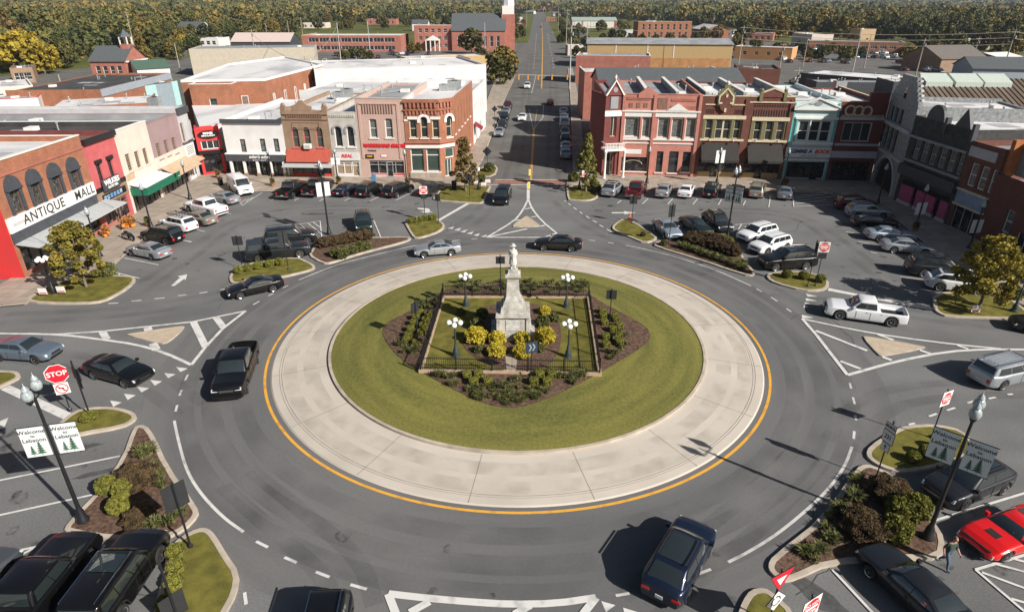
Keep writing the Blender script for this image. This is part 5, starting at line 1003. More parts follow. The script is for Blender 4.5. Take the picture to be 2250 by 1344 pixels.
# light party walls on the northeast roofs
for k,px in enumerate(((1424,208),(1490,206),(1556,206),(1640,205),(1735,207))):
    u=FE.uv(px[0],px[1])[0]
    o=empty('party_wall',FE.M@T3((u,0,0)),'grey rendered party wall on the northeast roofs, %s'%['above the small salmon gable','above the salmon pediment','above the stepped olive gable','between the two brown shops','between the brown shop and the bookshop'][k],'wall')
    part(o,'render',M_groof,lambda m:m.box(-.2,.2,.6,19,hR-.5,hR+.35)); part(o,'coping',M_white,lambda m:m.box(-.25,.25,.6,19,hR+.352,hR+.42))

rh=random.Random(8); hc=[mat('house_siding_%s'%n,c,.8,var=.08) for n,c in (('white',(.65,.65,.62)),('cream',(.55,.5,.4)),('brick',(.35,.13,.08)),('grey',(.35,.37,.38)))]; rc=[M_slate,mat('brown_shingle_roof',(.14,.125,.11),.9,var=.2),M_groof]
for k,(x,y) in enumerate([(610,40),(560,30),(700,30),(860,28),(1010,34),(1060,30),(1290,24),(1340,22),(1480,30),(1600,36),(1650,52),(1900,50),(2080,70),(1420,52),(240,60),(330,70),(120,70),(1215,30),(1150,26),(1100,52)]):
    block('distant_house','small distant %s house among the trees'%('left' if x<1120 else 'right'),4.5,(x,y),(x+14+rh.random()*10,y+rh.uniform(-.3,.3)),9,rh.choice(hc),rh.choice(rc),cat='house',roof='gable',pitch=2.6,group='distant %s houses'%('left' if x<1120 else 'right'))

for lb,h,a,b,dp,wm,rm,nm,rows in (('brown store at the left of the far north street',5,(1128,52),(1152,52),20,M_brickb,M_wroof,'far_store',[(3,2,1,3,1)]),('white store at the left of the far north street',5,(1118,38),(1148,38),20,M_whitew,M_wroof,'far_store',[(3,2,1,3,1)]),('orange store at the right of the far north street',5,(1199,38),(1220,38),16,M_brick,M_wroof,'far_store',[(3,2,1,3,1)]),
 ('low pale store at the right kerb before the traffic signals',4.5,(1248,100),(1282,100),14,M_creamw,M_wroof,'far_store',[(2,2,1,3,1)]),('tan store at the left behind the church',5,(1060,66),(1100,66),12,M_tanw,M_groof,'far_store',[(3,2,1,3,1)]),('flat white roofed store left of the pavilion',4.5,(420,84),(478,84),16,M_whitew,M_wroof,'far_store',[(4,2,1,3,1)]),
 ('brick store with a grey roof behind the peach store',5,(1640,72),(1700,73),18,M_brickr,M_groof,'far_store',[(4,2,1,3,1)]),('long pale shed at the far right',5,(2090,86),(2180,87),18,M_creamw,M_wroof,'far_store',[(5,2,1,3,1)]),('low grey block right of the brick office',4.5,(1556,66),(1610,67),14,M_greyb,M_wroof,'far_store',[(4,2,1,3,1)]),('brown roofed hall left of the red roofed house',5,(650,50),(715,50),18,M_creamw,M_slate,'far_store',[(5,2,1,3,1)]),('brick block beside the red roofed house',6,(805,42),(870,42),18,M_brickr,M_wroof,'far_store',[(5,2,1,4,1)]),('white flat roofed store right of the striped hall',5,(1366,66),(1400,66),14,M_whitew,M_wroof,'far_store',[(3,2,1,3,1)]),
 ('grey roofed shop between the church and the beige shed',4.5,(20,150),(70,148),14,M_bricky,M_slate,'far_store',[(3,2,1,3,1)])):
    block(nm,lb,h,a,b,dp,wm,rm,rows=rows)

wp_=[G(*p,6.6) for p in [(421,230),(640,224),(640,250),(498,263),(486,264),(478,275),(430,281)]]; o0=Vector((wp_[0].x,wp_[0].y,0)); r=empty('low_white_block',o0,'broad white flat roof between the brick warehouse and the northwest shops','building'); wp_=[Vector((p.x-o0.x,p.y-o0.y+(1.2 if i>2 else 0),0)) for i,p in enumerate(wp_)]
mb=MB(); mb.prism([(p.x,p.y) for p in wp_],0,6.45,cap=False); mb.build('wall',M_whitew,r); mb=MB(); mb.poly([(p.x,p.y,6.45) for p in wp_]); mb.build('roof',M_wroof,r)
# ================================================================ VEHICLES
def paint(name,col,metal=.35): 
    return mat(name,col,.35,metal,var=0,coat=.7,spec=.4)
PT={'black':paint('black_car_paint',(.004,.004,.0045),.0),'white':paint('white_car_paint',(.72,.73,.74),0),'silver':paint('silver_car_paint',(.42,.45,.48),.6),'grey':paint('grey_car_paint',(.13,.14,.155),.6),
 'dark':paint('dark_grey_car_paint',(.022,.024,.028),.4),'red':paint('bright_red_car_paint',(.62,.008,.008),0),'maroon':paint('maroon_car_paint',(.11,.012,.016),.4),'blue':paint('deep_blue_car_paint',(.008,.015,.036),.3),
 'ltblue':paint('pale_blue_car_paint',(.33,.4,.47),.5),'steel':paint('steel_blue_car_paint',(.2,.25,.31),.6),'dgreen':paint('dark_green_car_paint',(.015,.03,.026),.4),'champ':paint('champagne_car_paint',(.35,.32,.27),.5),'brown':paint('grey_brown_car_paint',(.11,.1,.09),.5)}
M_cglass=mat('car_glass',(.02,.027,.028),.03,var=0,spec=1.0,coat=1.0); M_tyre=mat('tyre_rubber',(.018,.018,.018),.85,var=0); M_rim=mat('alloy_rim',(.5,.51,.53),.25,metal=.9,var=0)
M_under=mat('black_underbody',(.01,.01,.01),.8,var=0); M_hl=mat('headlight_lens',(.6,.63,.65),.08,var=0,spec=.9,coat=.8); M_tl=mat('red_tail_lens',(.45,.01,.012),.15,var=0,coat=.6)
M_chrome=mat('chrome_trim',(.6,.61,.62),.15,metal=1,var=0); M_plate=mat('licence_plate',(.55,.57,.6),.5,var=0); M_bedm=mat('black_bed_liner',(.02,.02,.02),.8,var=0)
def lerp(x,tab):
    if x<=tab[0][0]: return tab[0][1]
    for (a,b),(c,d) in zip(tab,tab[1:]):
        if x<=c:
            t=(x-a)/(c-a) if c>a else 1; return b+(d-b)*t
    return tab[-1][1]
# kind: L, W, H, wheel radius, front axle x, rear axle x, belt table (x from rear to front as fraction of half length), cabin a0,a1,c1,c0, roof half width ratio, windows per side
KINDS={
'sedan':dict(L=4.8,W=1.83,H=1.45,R=.33,xf=1.42,xr=-1.35,belt=[(-1,.72),(-.99,.9),(-.95,.98),(-.85,1.02),(-.6,1.02),(-.2,.97),(.4,.96),(.6,.92),(.85,.82),(.94,.76),(.98,.68),(1,.52)],cab=(1.0,.25,-.95,-1.72),rr=.66,nw=2),
'coupe':dict(L=4.65,W=1.8,H=1.38,R=.33,xf=1.38,xr=-1.3,belt=[(-1,.7),(-.99,.88),(-.95,.94),(-.85,.98),(-.6,.98),(-.2,.94),(.4,.92),(.6,.88),(.85,.78),(.94,.71),(.98,.62),(1,.48)],cab=(.95,.15,-.7,-1.65),rr=.66,nw=2),
'suv':dict(L=4.75,W=1.9,H=1.70,R=.37,xf=1.38,xr=-1.38,belt=[(-1,.74),(-.99,.95),(-.95,1.08),(-.85,1.12),(-.4,1.1),(.3,1.07),(.45,1.06),(.75,1.0),(.9,.92),(.96,.83),(.985,.72),(1,.56)],cab=(1.15,.45,-1.85,-2.25),rr=.74,nw=3),
'big_suv':dict(L=5.2,W=2.02,H=1.9,R=.41,xf=1.6,xr=-1.42,belt=[(-1,.8),(-.99,1.05),(-.95,1.2),(-.85,1.23),(-.4,1.22),(.3,1.2),(.45,1.2),(.8,1.14),(.93,1.05),(.975,.93),(1,.68)],cab=(1.2,.55,-2.25,-2.48),rr=.78,nw=3),
'minivan':dict(L=5.15,W=2.0,H=1.76,R=.35,xf=1.62,xr=-1.45,belt=[(-1,.72),(-.985,1.0),(-.95,1.12),(-.4,1.12),(.3,1.08),(.55,1.02),(.85,.88),(.96,.75),(1,.55)],cab=(1.7,.8,-2.15,-2.47),rr=.76,nw=3),
'van':dict(L=5.7,W=2.03,H=2.15,R=.38,xf=1.95,xr=-1.55,belt=[(-1,.8),(-.985,1.2),(-.95,1.3),(.3,1.3),(.66,1.27),(.8,1.15),(.96,1.0),(1,.7)],cab=(2.0,1.35,-2.75,-2.82),rr=.84,nw=3),
'pickup':dict(L=5.75,W=2.0,H=1.85,R=.41,xf=1.85,xr=-1.75,belt=[(-1,.8),(-.985,1.12),(-.3,1.12),(.3,1.12),(.42,1.12),(.85,1.05),(.96,.92),(1,.65)],cab=(1.2,.55,-.62,-.82),rr=.78,nw=2,bed=(-2.75,-.95)),
'crew_pickup':dict(L=5.95,W=2.04,H=1.95,R=.42,xf=1.9,xr=-1.85,belt=[(-1,.85),(-.985,1.22),(-.3,1.22),(.3,1.2),(.42,1.2),(.8,1.16),(.93,1.08),(.975,.97),(1,.7)],cab=(1.3,.65,-1.0,-1.2),rr=.78,nw=2,bed=(-2.85,-1.32)),
'crossover':dict(L=4.8,W=1.95,H=1.72,R=.38,xf=1.43,xr=-1.42,belt=[(-1,.78),(-.99,.98),(-.95,1.1),(-.85,1.15),(-.4,1.12),(.3,1.08),(.5,1.05),(.75,.99),(.88,.92),(.95,.84),(.985,.72),(1,.55)],cab=(1.3,.5,-1.4,-2.15),rr=.72,nw=2),
'sports':dict(L=4.5,W=1.9,H=1.23,R=.35,xf=1.35,xr=-1.35,belt=[(-1,.72),(-.985,.93),(-.85,.95),(-.5,.9),(-.1,.83),(.3,.8),(.6,.78),(.8,.68),(.95,.52),(1,.42)],cab=(.55,-.1,-.85,-1.6),rr=.62,nw=1),
}
def patch(c,nu,nv,bulge,mb,k=0,u0=0,u1=1,v0=0,v1=1,off=0.):
    """bilinear patch c=[p00,p10,p11,p01] bulged outwards; (u0..u1, v0..v1) picks a pane of it, off lifts it"""
    c=[Vector(p) for p in c]; n=(c[1]-c[0]).cross(c[3]-c[0]).normalized(); n2=(c[2]-c[0]).cross(c[3]-c[0]); n=n2.normalized() if n2.length>1e-6 else n
    vs=[];
    for j in range(nv+1):
        for i in range(nu+1):
            u=u0+(u1-u0)*i/nu; v=v0+(v1-v0)*j/nv
            p=(c[0]*(1-u)+c[1]*u)*(1-v)+(c[3]*(1-u)+c[2]*u)*v
            vs.append(p+n*(off+bulge*(16*u*(1-u)*v*(1-v))**.6))
    mb.add(vs,[(j*(nu+1)+i,j*(nu+1)+i+1,(j+1)*(nu+1)+i+1,(j+1)*(nu+1)+i) for j in range(nv) for i in range(nu)],k)
def car_parts(kind):
    """list of (name, MB, material key, parent index or None)"""
    K=KINDS[kind]; L,W,Ht,Rw=K['L'],K['W'],K['H'],K['R']; hl=L/2; hw=W/2; bed=K.get('bed')
    body=MB(); xs=set([-hl,-hl+.03,-hl+.12,-hl+.2,hl-.08,hl-.2,hl-.12,hl-.04,hl-.015,hl,hl-.3,-hl+.3]); xs|={round(-hl+.3+(L-.6)*i/14,3) for i in range(15)}; xs|={x*hl for x,_ in K['belt']}
    for xw in (K['xf'],K['xr']):
        for i in range(11): xs.add(round(xw+(Rw+.09)*math.cos(math.pi*i/10),3))
    if bed: xs|={bed[0],bed[0]+.001,bed[1],bed[1]-.001}
    xs=sorted(xs); rows=[]
    for x in xs:
        zb=.24+.12*max(0,(abs(x)-hl*.8)/(hl*.2)); a=abs(x)/hl
        wd=hw*(1-(.1 if kind in('van','pickup','crew_pickup','big_suv') else .2)*max(0,(a-.62)/.38)**3.2); 
        for xw in (K['xf'],K['xr']):
            d=abs(x-xw); r=Rw+.08
            if d<r: zb=max(zb,Rw+math.sqrt(r*r-d*d)*.98)
        zt=lerp(x/hl,K['belt']); zb=min(zb,zt-.12); mid=zb+(zt-zb)*.5
        inbed=bed and bed[0]<x<bed[1]
        crown=.065 if kind!='sports' else .03
        P=[(wd*.86,zb),(wd*.985,zb+.01),(wd,mid),(wd*.985,zt-.10),(wd*.93,zt-.01)]
        if inbed: P+=[(wd*.86,zt-.01),(wd*.84,.75),(0,.75)]
        else: P+=[(wd*.8,zt+.02),(wd*.4,zt+crown),(0,zt+crown*1.15)]
        rows.append([(x,-y,z) for y,z in P]+[(x,y,z) for y,z in P[-2::-1]])
    n=len(rows[0]); vs=[p for r in rows for p in r]
    body.add(vs,[(j*n+i,(j+1)*n+i,(j+1)*n+i+1,j*n+i+1) for j in range(len(rows)-1) for i in range(n-1)])
    body.add(rows[0],[tuple(range(n))]); body.add(rows[-1],[tuple(range(n-1,-1,-1))])
    # cabin
    a0,a1,c1,c0=K['cab']; zb_=lambda x:lerp(x/hl,K['belt'])-.02; yb=hw*.915; yr=hw*K['rr']
    zr=Ht-.085
    A0=[(a0,-yb,zb_(a0)),(a0,yb,zb_(a0))]; A1=[(a1,-yr,zr-.02),(a1,yr,zr-.02)]; C1=[(c1,-yr,zr-.03),(c1,yr,zr-.03)]; C0=[(c0,-yb*.95,zb_(c0)),(c0,yb*.95,zb_(c0))]
    WS=[A0[0],A0[1],A1[1],A1[0]]; RF=[A1[0],A1[1],C1[1],C1[0]]; RG=[C1[0],C1[1],C0[1],C0[0]]
    SL=[A0[1],C0[1],C1[1],A1[1]]; SR=[C0[0],A0[0],A1[0],C1[0]]
    bw=.10
    patch(WS,8,4,bw,body); patch(RF,8,6,.085,body); patch(RG,8,4,.05,body); patch(SL,8,4,.035,body); patch(SR,8,4,.035,body)
    out=[('body',body,'paint',None)]
    g=MB(); patch(WS,8,4,bw,g,0,.06,.94,.05,.93,.008); out.append(('windshield',g,M_cglass,0))
    g=MB(); patch(RG,8,4,.05,g,0,.08,.92,.10,.8 if kind in('suv','big_suv','minivan','van') else .9,.008); out.append(('rear_window',g,M_cglass,0))
    nw=K['nw']; 
    # side glass as strips following the trapezoid
    for S_,sg in ((SL,1),(SR,-1)):
        e=[.07]+[ .07+.86*i/nw for i in range(1,nw)]+[.93]
        if kind=='van': e=[.05,.2,.24]; 
        for i in range(len(e)-1):
            u0,u1=e[i]+.008,e[i+1]-.008
            if sg<0: u0,u1=1-u1,1-u0
            if kind=='van' and i>0: continue
            g=MB(); patch(S_,4,3,.035,g,0,u0,u1,.14,.86,.008); out.append(('side_window',g,M_cglass,0))
    for sx,xw in ((1,K['xf']),(1,K['xr']),(-1,K['xf']),(-1,K['xr'])):
        yo=sx*(hw-.02); yi=sx*(hw-.24); t=MB(); prof=[(Rw*.62,0),(Rw*.93,.0),(Rw,.05),(Rw,.17),(Rw*.93,.22),(Rw*.62,.22)]
        T=Matrix.Translation((xw,yi if sx>0 else yo,Rw))@Matrix.Rotation(R(-90),4,'X'); t.T=T; t.lathe(prof,18)
        idx=len(out); out.append(('wheel',t,M_tyre,None))
        t=MB(); yy=sx*(hw-.0)
        t.cyl((xw,yy-sx*.05,Rw),(xw,yy-sx*.012,Rw),Rw*.2,n=8); 
        for k in range(5):
            an=2*math.pi*k/5+.3; d=Vector((math.cos(an),0,math.sin(an))); q=Vector((-math.sin(an),0,math.cos(an))); c=Vector((xw,yy-sx*.02,Rw))
            for s_ in (1,): 
                p=[c+d*Rw*.1+q*Rw*.1,c+d*Rw*.1-q*Rw*.1,c+d*Rw*.63-q*Rw*.075,c+d*Rw*.63+q*Rw*.075]
                t.add([tuple(v) for v in p]+[tuple(v-Vector((0,sx*.03,0))) for v in p],[(0,1,2,3),(7,6,5,4),(0,3,7,4),(1,0,4,5),(2,1,5,6),(3,2,6,7)])
        n_=20
        for k in range(n_):
            a_,b_=2*math.pi*k/n_,2*math.pi*(k+1)/n_
            t.add([(xw+Rw*.58*math.cos(a_),yy-sx*.02,Rw+Rw*.58*math.sin(a_)),(xw+Rw*.68*math.cos(a_),yy,Rw+Rw*.68*math.sin(a_)),(xw+Rw*.68*math.cos(b_),yy,Rw+Rw*.68*math.sin(b_)),(xw+Rw*.58*math.cos(b_),yy-sx*.02,Rw+Rw*.58*math.sin(b_))],[(0,1,2,3)] )
        t.cyl((xw,yy-sx*.12,Rw),(xw,yy-sx*.1,Rw),Rw*.66,n=16,k=1)
        out.append(('rim',t,[M_rim,M_under],idx))
    u=MB(); u.box(-hl+.15,hl-.15,-hw+.3,hw-.3,.22,.78 if kind!='sports' else .6); out.append(('underbody',u,M_under,None))
    zl=lerp(.9,K['belt'])
    def lampbox(x,y,z,dx,dy,dz):
        m=MB(); m.add([(x-dx,y-dy,z-dz),(x+dx*.2,y-dy,z-dz),(x+dx*.2,y+dy,z-dz),(x-dx,y+dy,z-dz),(x-dx*1.8,y-dy,z+dz),(x-dx*.4,y-dy,z+dz),(x-dx*.4,y+dy,z+dz),(x-dx*1.8,y+dy,z+dz)],[(0,3,2,1),(4,5,6,7),(0,1,5,4),(1,2,6,5),(2,3,7,6),(3,0,4,7)]); return m
    xt=hl*.985; wf=hw*.82
    for sy in (1,-1):
        yc=sy*wf*.82; m=lampbox(xt-.02,yc,zl-.14,.16,.19,.07); out.append(('headlight',m,M_hl,0))
        m=MB(); zt2=lerp(-.985,K['belt']); h_=.22 if kind in('suv','big_suv','minivan','van','pickup','crew_pickup') else .09
        m.box(-hl-.02,-hl+.07,(yc-.07 if h_>.2 else yc-.22),yc+.13,zt2-.2-h_,zt2-.16); out.append(('tail_light',m,M_tl,0))
        m=MB(); xm=a0-.25; m.box(xm-.08,xm+.08,sy*(hw+.02)-.09,sy*(hw+.02)+.09,zb_(xm)+.03,zb_(xm)+.19); out.append(('wing_mirror',m,'paint',0))
        for k in range(1 if nw==1 else 2):
            m=MB(); xh=a1-.55-k*1.0; m.box(xh-.09,xh+.09,sy*hw*.98-.02,sy*hw*.98+.03,zb_(xh)-.16,zb_(xh)-.13); out.append(('door_handle',m,M_chrome if kind in('pickup','suv') else 'paint',0))
            m=MB(); xd=a1-.75-k*1.0+.95; yl=sy*(hw*1.002); m.box(xd-.008,xd+.008,yl-.006,yl+.004,.36,zb_(xd)-.1)
            out.append(('door_seam',m,M_under,0))
    m=MB(); m.box(hl*.98-.05,hl+.012,-wf*.5,wf*.5,zl-.26,zl-.12); out.append(('grille',m,M_under if kind not in('crew_pickup','big_suv') else M_chrome,0))
    m=MB(); m.box(hl-.1,hl+.03,-wf*.7,wf*.7,.36,.46); out.append(('lower_intake',m,M_under,0))
    m=MB(); m.box(-hl-.03,-hl+.02,-.16,.16,.55,.71); out.append(('licence_plate',m,M_plate,0))
    if kind in('crossover','big_suv'):
        g=MB(); patch(RF,6,5,.085,g,0,.1,.9,.08,.92 if kind=='crossover' else .42,.02); out.append(('glass_roof',g,M_cglass,0))
    if kind in('suv','big_suv','minivan','crossover'):
        for sy in (1,-1): m=MB(); m.box(c1+.1,a1-.15,sy*yr*.86-.025,sy*yr*.86+.025,Ht+.0,Ht+.05); out.append(('roof_rail',m,M_chrome if kind!='crossover' else M_under,0))
    if bed: m=MB(); m.box(-hl-.06,-hl+.05,-hw*.85,hw*.85,.48,.66); out.append(('rear_bumper',m,M_chrome,0)); m=MB(); m.box(hl-.06,hl+.07,-hw*.85,hw*.85,.45,.65); out.append(('front_bumper',m,M_chrome if kind=='pickup' else 'paint',0)); 
    if kind=='van':
        m=MB(); m.box(-.4,1.4,-yr*.9,-yr*.7,Ht,Ht+.08); 
    if kind=='sports':
        m=MB(); m.box(.95,1.35,-.28,.28,.74,.83); out.append(('hood_vent',m,M_under,0)); m=MB(); m.box(-hl-.05,-hl+.2,-.85,.85,.93,.99); out.append(('spoiler',m,'paint',0))
    if kind=='minivan': m=MB(); [m.box(c1+.3,a1-.3,y-.03,y+.03,Ht-.01,Ht+.02) for y in (-.45,-.22,0,.22,.45)]; out.append(('roof_ribs',m,'paint',0))
    return out
def smooth_body(mb,lv=2):
    import bmesh
    me=mb.mesh('body'); bm=bmesh.new(); bm.from_mesh(me); bmesh.ops.remove_doubles(bm,verts=bm.verts,dist=.0015); bmesh.ops.recalc_face_normals(bm,faces=bm.faces); bm.to_mesh(me); bm.free()
    o=bpy.data.objects.new('t',me); COL.objects.link(o); md=o.modifiers.new('s','SUBSURF'); md.levels=lv; dg=bpy.context.evaluated_depsgraph_get(); nm=bpy.data.meshes.new_from_object(o.evaluated_get(dg)); bpy.data.objects.remove(o); nm.shade_smooth(); nm.set_sharp_from_angle(angle=R(55)); nm.materials.clear(); return nm
PROTO={}
def get_proto(kind):
    if kind not in PROTO:
        lst=[]
        for nm,mb,m,par in car_parts(kind):
            me=smooth_body(mb) if nm=='body' else mb.mesh(nm,38 if nm in('windshield','rear_window','side_window','wheel','glass_roof') else None)
            for mm in (m if isinstance(m,list) else [m]): me.materials.append(PT['black'] if mm=='paint' else mm)
            lst.append((nm,me,m=='paint',par))
        PROTO[kind]=lst
    return PROTO[kind]
LITE={}
def get_lite(kind):
    if kind not in LITE:
        mb=MB(); ms=[PT['black'],M_cglass,M_tyre,M_rim,M_under,M_hl,M_tl,M_chrome,M_plate]
        for nm,b,m,par in car_parts(kind):
            if nm in('door_handle','door_seam','lower_intake'): continue
            mm=m[0] if isinstance(m,list) else m; k=0 if mm=='paint' else ms.index(mm) if mm in ms else 4
            mb.add(b.v,b.f,k)
        me=mb.mesh('car_lite',38); [me.materials.append(x) for x in ms]; LITE[kind]=me
    return LITE[kind]
NM={'sedan':'sedan_car','coupe':'coupe_car','suv':'suv_car','big_suv':'large_suv','minivan':'minivan','van':'cargo_van','pickup':'pickup_truck','crew_pickup':'pickup_truck','crossover':'crossover_car','sports':'sports_car'}
CT={'van':'van','minivan':'minivan','pickup':'pickup truck','crew_pickup':'pickup truck'}
def car(kind,col,label,pos,head,group=None,lite=False,z=0.012):
    K=KINDS[kind]; M=Matrix.Translation((pos.x,pos.y,z))@Matrix.Rotation(head,4,'Z')
    if lite:
        o=bpy.data.objects.new(NM[kind],get_lite(kind)); COL.objects.link(o); o.matrix_world=M; o.material_slots[0].link='OBJECT'; o.material_slots[0].material=PT[col]
        return tag(o,label,CT.get(kind,'car'),group)
    root=empty(NM[kind],M,label,CT.get(kind,'car'),group); objs=[]
    for nm,me,isp,par in get_proto(kind):
        o=bpy.data.objects.new(nm,me); COL.objects.link(o); o.parent=root if par is None else objs[par]; objs.append(o)
        if isp: o.material_slots[0].link='OBJECT'; o.material_slots[0].material=PT[col]
    return root
def cw(kind,col,label,f,r,side='L',group=None,lite=False,ang=None):
    """place a car from the ground contact pixels of its two wheels on the visible side"""
    K=KINDS[kind]; a,b=G(*f),G(*r); d=(a-b); h=math.atan2(d.y,d.x) if ang is None else ang; d=Vector((math.cos(h),math.sin(h),0))
    left=Vector((-d.y,d.x,0)); mid=(a+b)/2 if ang is None else a-d*(K['xf']-K['xr'])/2
    off=K['W']/2-.1; c=mid+(left*(-off) if side=='L' else left*off)-d*((K['xf']+K['xr'])/2)
    return car(kind,col,label,c,h,group,lite)
def cc(kind,col,label,front,rear,group=None,lite=False):
    """from front and rear ground centre pixels; keeps true length"""
    a,b=G(*front),G(*rear); d=a-b; h=math.atan2(d.y,d.x); return car(kind,col,label,(a+b)/2,h,group,lite)
GP='cars parked round the square'; GM='vehicles driving round the circle'
cw('coupe','silver','silver two door coupe driving left at the top of the circle',(931,567),(993,562),'L',GM)
cw('sedan','black','black sedan following the silver coupe at the top of the circle',(1193,551),(1256,554),'L',GM)
cw('coupe','black','small black coupe turning out of the circle beside the left grass island',(530,657.6),(601,642),'L',GM)
cw('crew_pickup','black','black pickup driving down the left side of the circle',(545,861),(566.5,799),'L',GM)
cw('crossover','blue','deep blue crossover with black glass roof at the bottom of the circle',(1556,1222),(1508,1318),'R',GM)
rf=G(722,1282,1.75); car('suv','black','black suv leaving the circle at the bottom edge',Vector((rf.x+.1,rf.y-2.0,0)),R(-86),GM)
cw('sedan','black','black sedan waiting at the white yield triangles on the left',(275,852),(210,834),'R',GM)
cw('sedan','steel','steel blue sedan with a dark sunroof entering from the left edge',(79.6,799.5),(2.5,794),'R',GM)
wp=cw('pickup','white','white extended cab pickup with open bed crossing the right yield line',(1845,703),(1951,718),'L',GM)
cw('minivan','silver','silver grey minivan heading to the right edge',(2285,836),(2187,860),'R',GM)
cw('minivan','black','black minivan driving down past the north crosswalk',(1116,451),(1123,434),'L',GM)
cw('sedan','black','black car nose just entering at the right edge',(2262,735),(2350,748),'L',GM)
# northwest kerb row
g='vehicles parked along the northwest shops'
cw('crew_pickup','black','black pickup with lit red tail lamp below the white pillared shop',(671,420),(646,436),'R',g)
cw('crew_pickup','black','black pickup with chrome wheels below the buff brick shop',(727,416),(702,431),'R',g)
cw('sedan','blue','dark blue sedan parked below the off white shop',(787,419),(763,432.6),'R',g)
cw('suv','black','black suv parked below the pink shoe shop, left of two',(840,420),(811,436),'R',g)
cw('suv','black','black suv parked below the pink shoe shop, right of two',(902,424),(872.6,435),'R',g)
cw('sedan','dark','dark sedan beside the grass island, half behind the red do not enter sign',(974,418),(946,434),'R',g)
cw('van','white','white cargo van parked nose out below the red corner shop',(529,436),(501,414),'R',g)
# west kerb row
g='vehicles parked along the west shops'
hw_=G(415.5,467)-G(463,479); aW=math.atan2(hw_.y,hw_.x)
cw('sedan','silver','silver sedan parked between the white van and the white pickup',(458,444),(501,453),'L',g)
cw('crew_pickup','white','white crew cab pickup parked tail out on the left',(415.5,467),(463,479),'L',g)
cw('sedan','champ','champagne sedan half hidden behind the white pickup and the white suv',(402,490),(446,499),'L',g)
ws=cw('suv','white','white suv with a ladder rack on its roof, parked at the left kerb',(355,503),(403.6,514.8),'L',g)
part(ws,'ladder_rack',M_under,lambda m:[m.box(-1.9,.9,s_*.5-.03,s_*.5+.03,1.82,1.87) for s_ in (-1,1)]+[m.box(x-.03,x+.03,-.6,.6,1.87,1.91) for x in (-1.8,-1.3,-.8,-.3,.2,.7)]+[m.box(x-.03,x+.03,s_*.5-.03,s_*.5+.03,1.68,1.82) for x in (-1.7,.6) for s_ in (-1,1)])
cw('suv','black','black suv parked between the motorcycle and the silver sedan',(314,529),(376,540.5),'L',g)
cw('sedan','silver','silver sedan parked lowest of the left kerb row',(292,564),(335,573),'L',g)
# inner northwest stalls
g='vehicles parked in the inner stalls'
cw('big_suv','dark','black large suv parked behind the dark grey pickup',(681,537),(604,546),'R',g)
dg=cw('crew_pickup','dark','dark grey pickup with a capped bed beside the left oval grass island',(659.5,567),(571,578),'R',g)
part(dg,'bed_cap',PT['dark'],lambda m:m.add([(-2.9,-.93,1.2),(-1.3,-.93,1.2),(-1.3,.93,1.2),(-2.9,.93,1.2),(-2.75,-.76,1.9),(-1.3,-.76,1.92),(-1.3,.76,1.92),(-2.75,.76,1.9)],[(4,5,6,7),(0,1,5,4),(1,2,6,5),(2,3,7,6),(3,0,4,7)]))
part(dg,'cap_window',M_cglass,lambda m:m.add([(-2.65,-.915,1.3),(-1.5,-.915,1.3),(-1.5,-.8,1.8),(-2.55,-.8,1.8)],[(0,1,2,3)]))
cc('suv','dgreen','dark green suv parked nose down behind the reddish hedge on the left',(802,519),(797,481),g)
# northeast kerb row
g='vehicles parked along the northeast shops'
cw('crossover','silver','silver crossover nearest the northeast grass island',(1366,421),(1352.5,433),'R',g)
cw('pickup','maroon','maroon pickup in the northeast row',(1420,419),(1404.6,440),'R',g)
cw('sedan','silver','silver sedan between the maroon pickup and the white sedan',(1476,422),(1468,436),'R',g)
cw('sedan','white','white sedan in the northeast row',(1525,422),(1517,437),'R',g)
cw('suv','black','black suv right of the white sedan in the northeast row',(1582,422),(1573,437),'R',g)
cw('sedan','dark','dark sedan behind the white banner of the tall lamp',(1633,424),(1626,438),'R',g)
cw('suv','champ','grey champagne suv right of the banner lamp',(1679,422),(1674,438),'R',g)
cw('sedan','steel','steel blue sedan at the right end of the northeast row beside the hatched stall',(1740,426),(1737,441),'R',g)
# east kerb row
g='vehicles parked along the east shops'
cw('suv','maroon','maroon suv at the top of the shaded east row',(1912,464),(1856,463),'R',g)
cw('suv','ltblue','pale blue suv second from the top of the east row',(1937,482),(1884,481),'R',g)
cw('sedan','black','black sedan between the pale blue suv and the pale sedans',(1950,505),(1898,502),'R',g)
cw('sedan','ltblue','pale blue sedan above the silver sedan in the east row',(1988,533),(1932,531),'R',g)
cw('sedan','silver','silver sedan parked below the pale blue sedan in the east row',(2028,562.6),(1963.5,557),'R',g)
cw('big_suv','dark','dark large suv in shade above the white crossover',(2104,616),(2031,610.5),'R',g)
cw('crossover','white','white crossover partly behind the yellow right hand tree',(2140,650),(2067,641),'R',g)
# inner northeast stalls
g='vehicles parked in the inner stalls'
cw('sedan','ltblue','pale blue sedan behind the small dark sign board by the right hedge',(1462,526.7),(1436,504),'R',g)
cw('sedan','dgreen','dark green sedan parked behind the reddish brown hedge on the right',(1530,520),(1495,498),'R',g)
cw('crossover','dark','charcoal crossover parked left of the banner lamp pole',(1575,514),(1540,487),'R',g)
cw('suv','white','white suv with open sunroof, left of the white pair',(1646,538),(1706,523),'L',g)
cw('suv','white','white suv between the other white suv and the black suv',(1673.6,564),(1736,548),'L',g)
cw('big_suv','black','black suv with chrome trim parked beside the right oval grass island',(1702.7,597),(1769,593),'L',g)
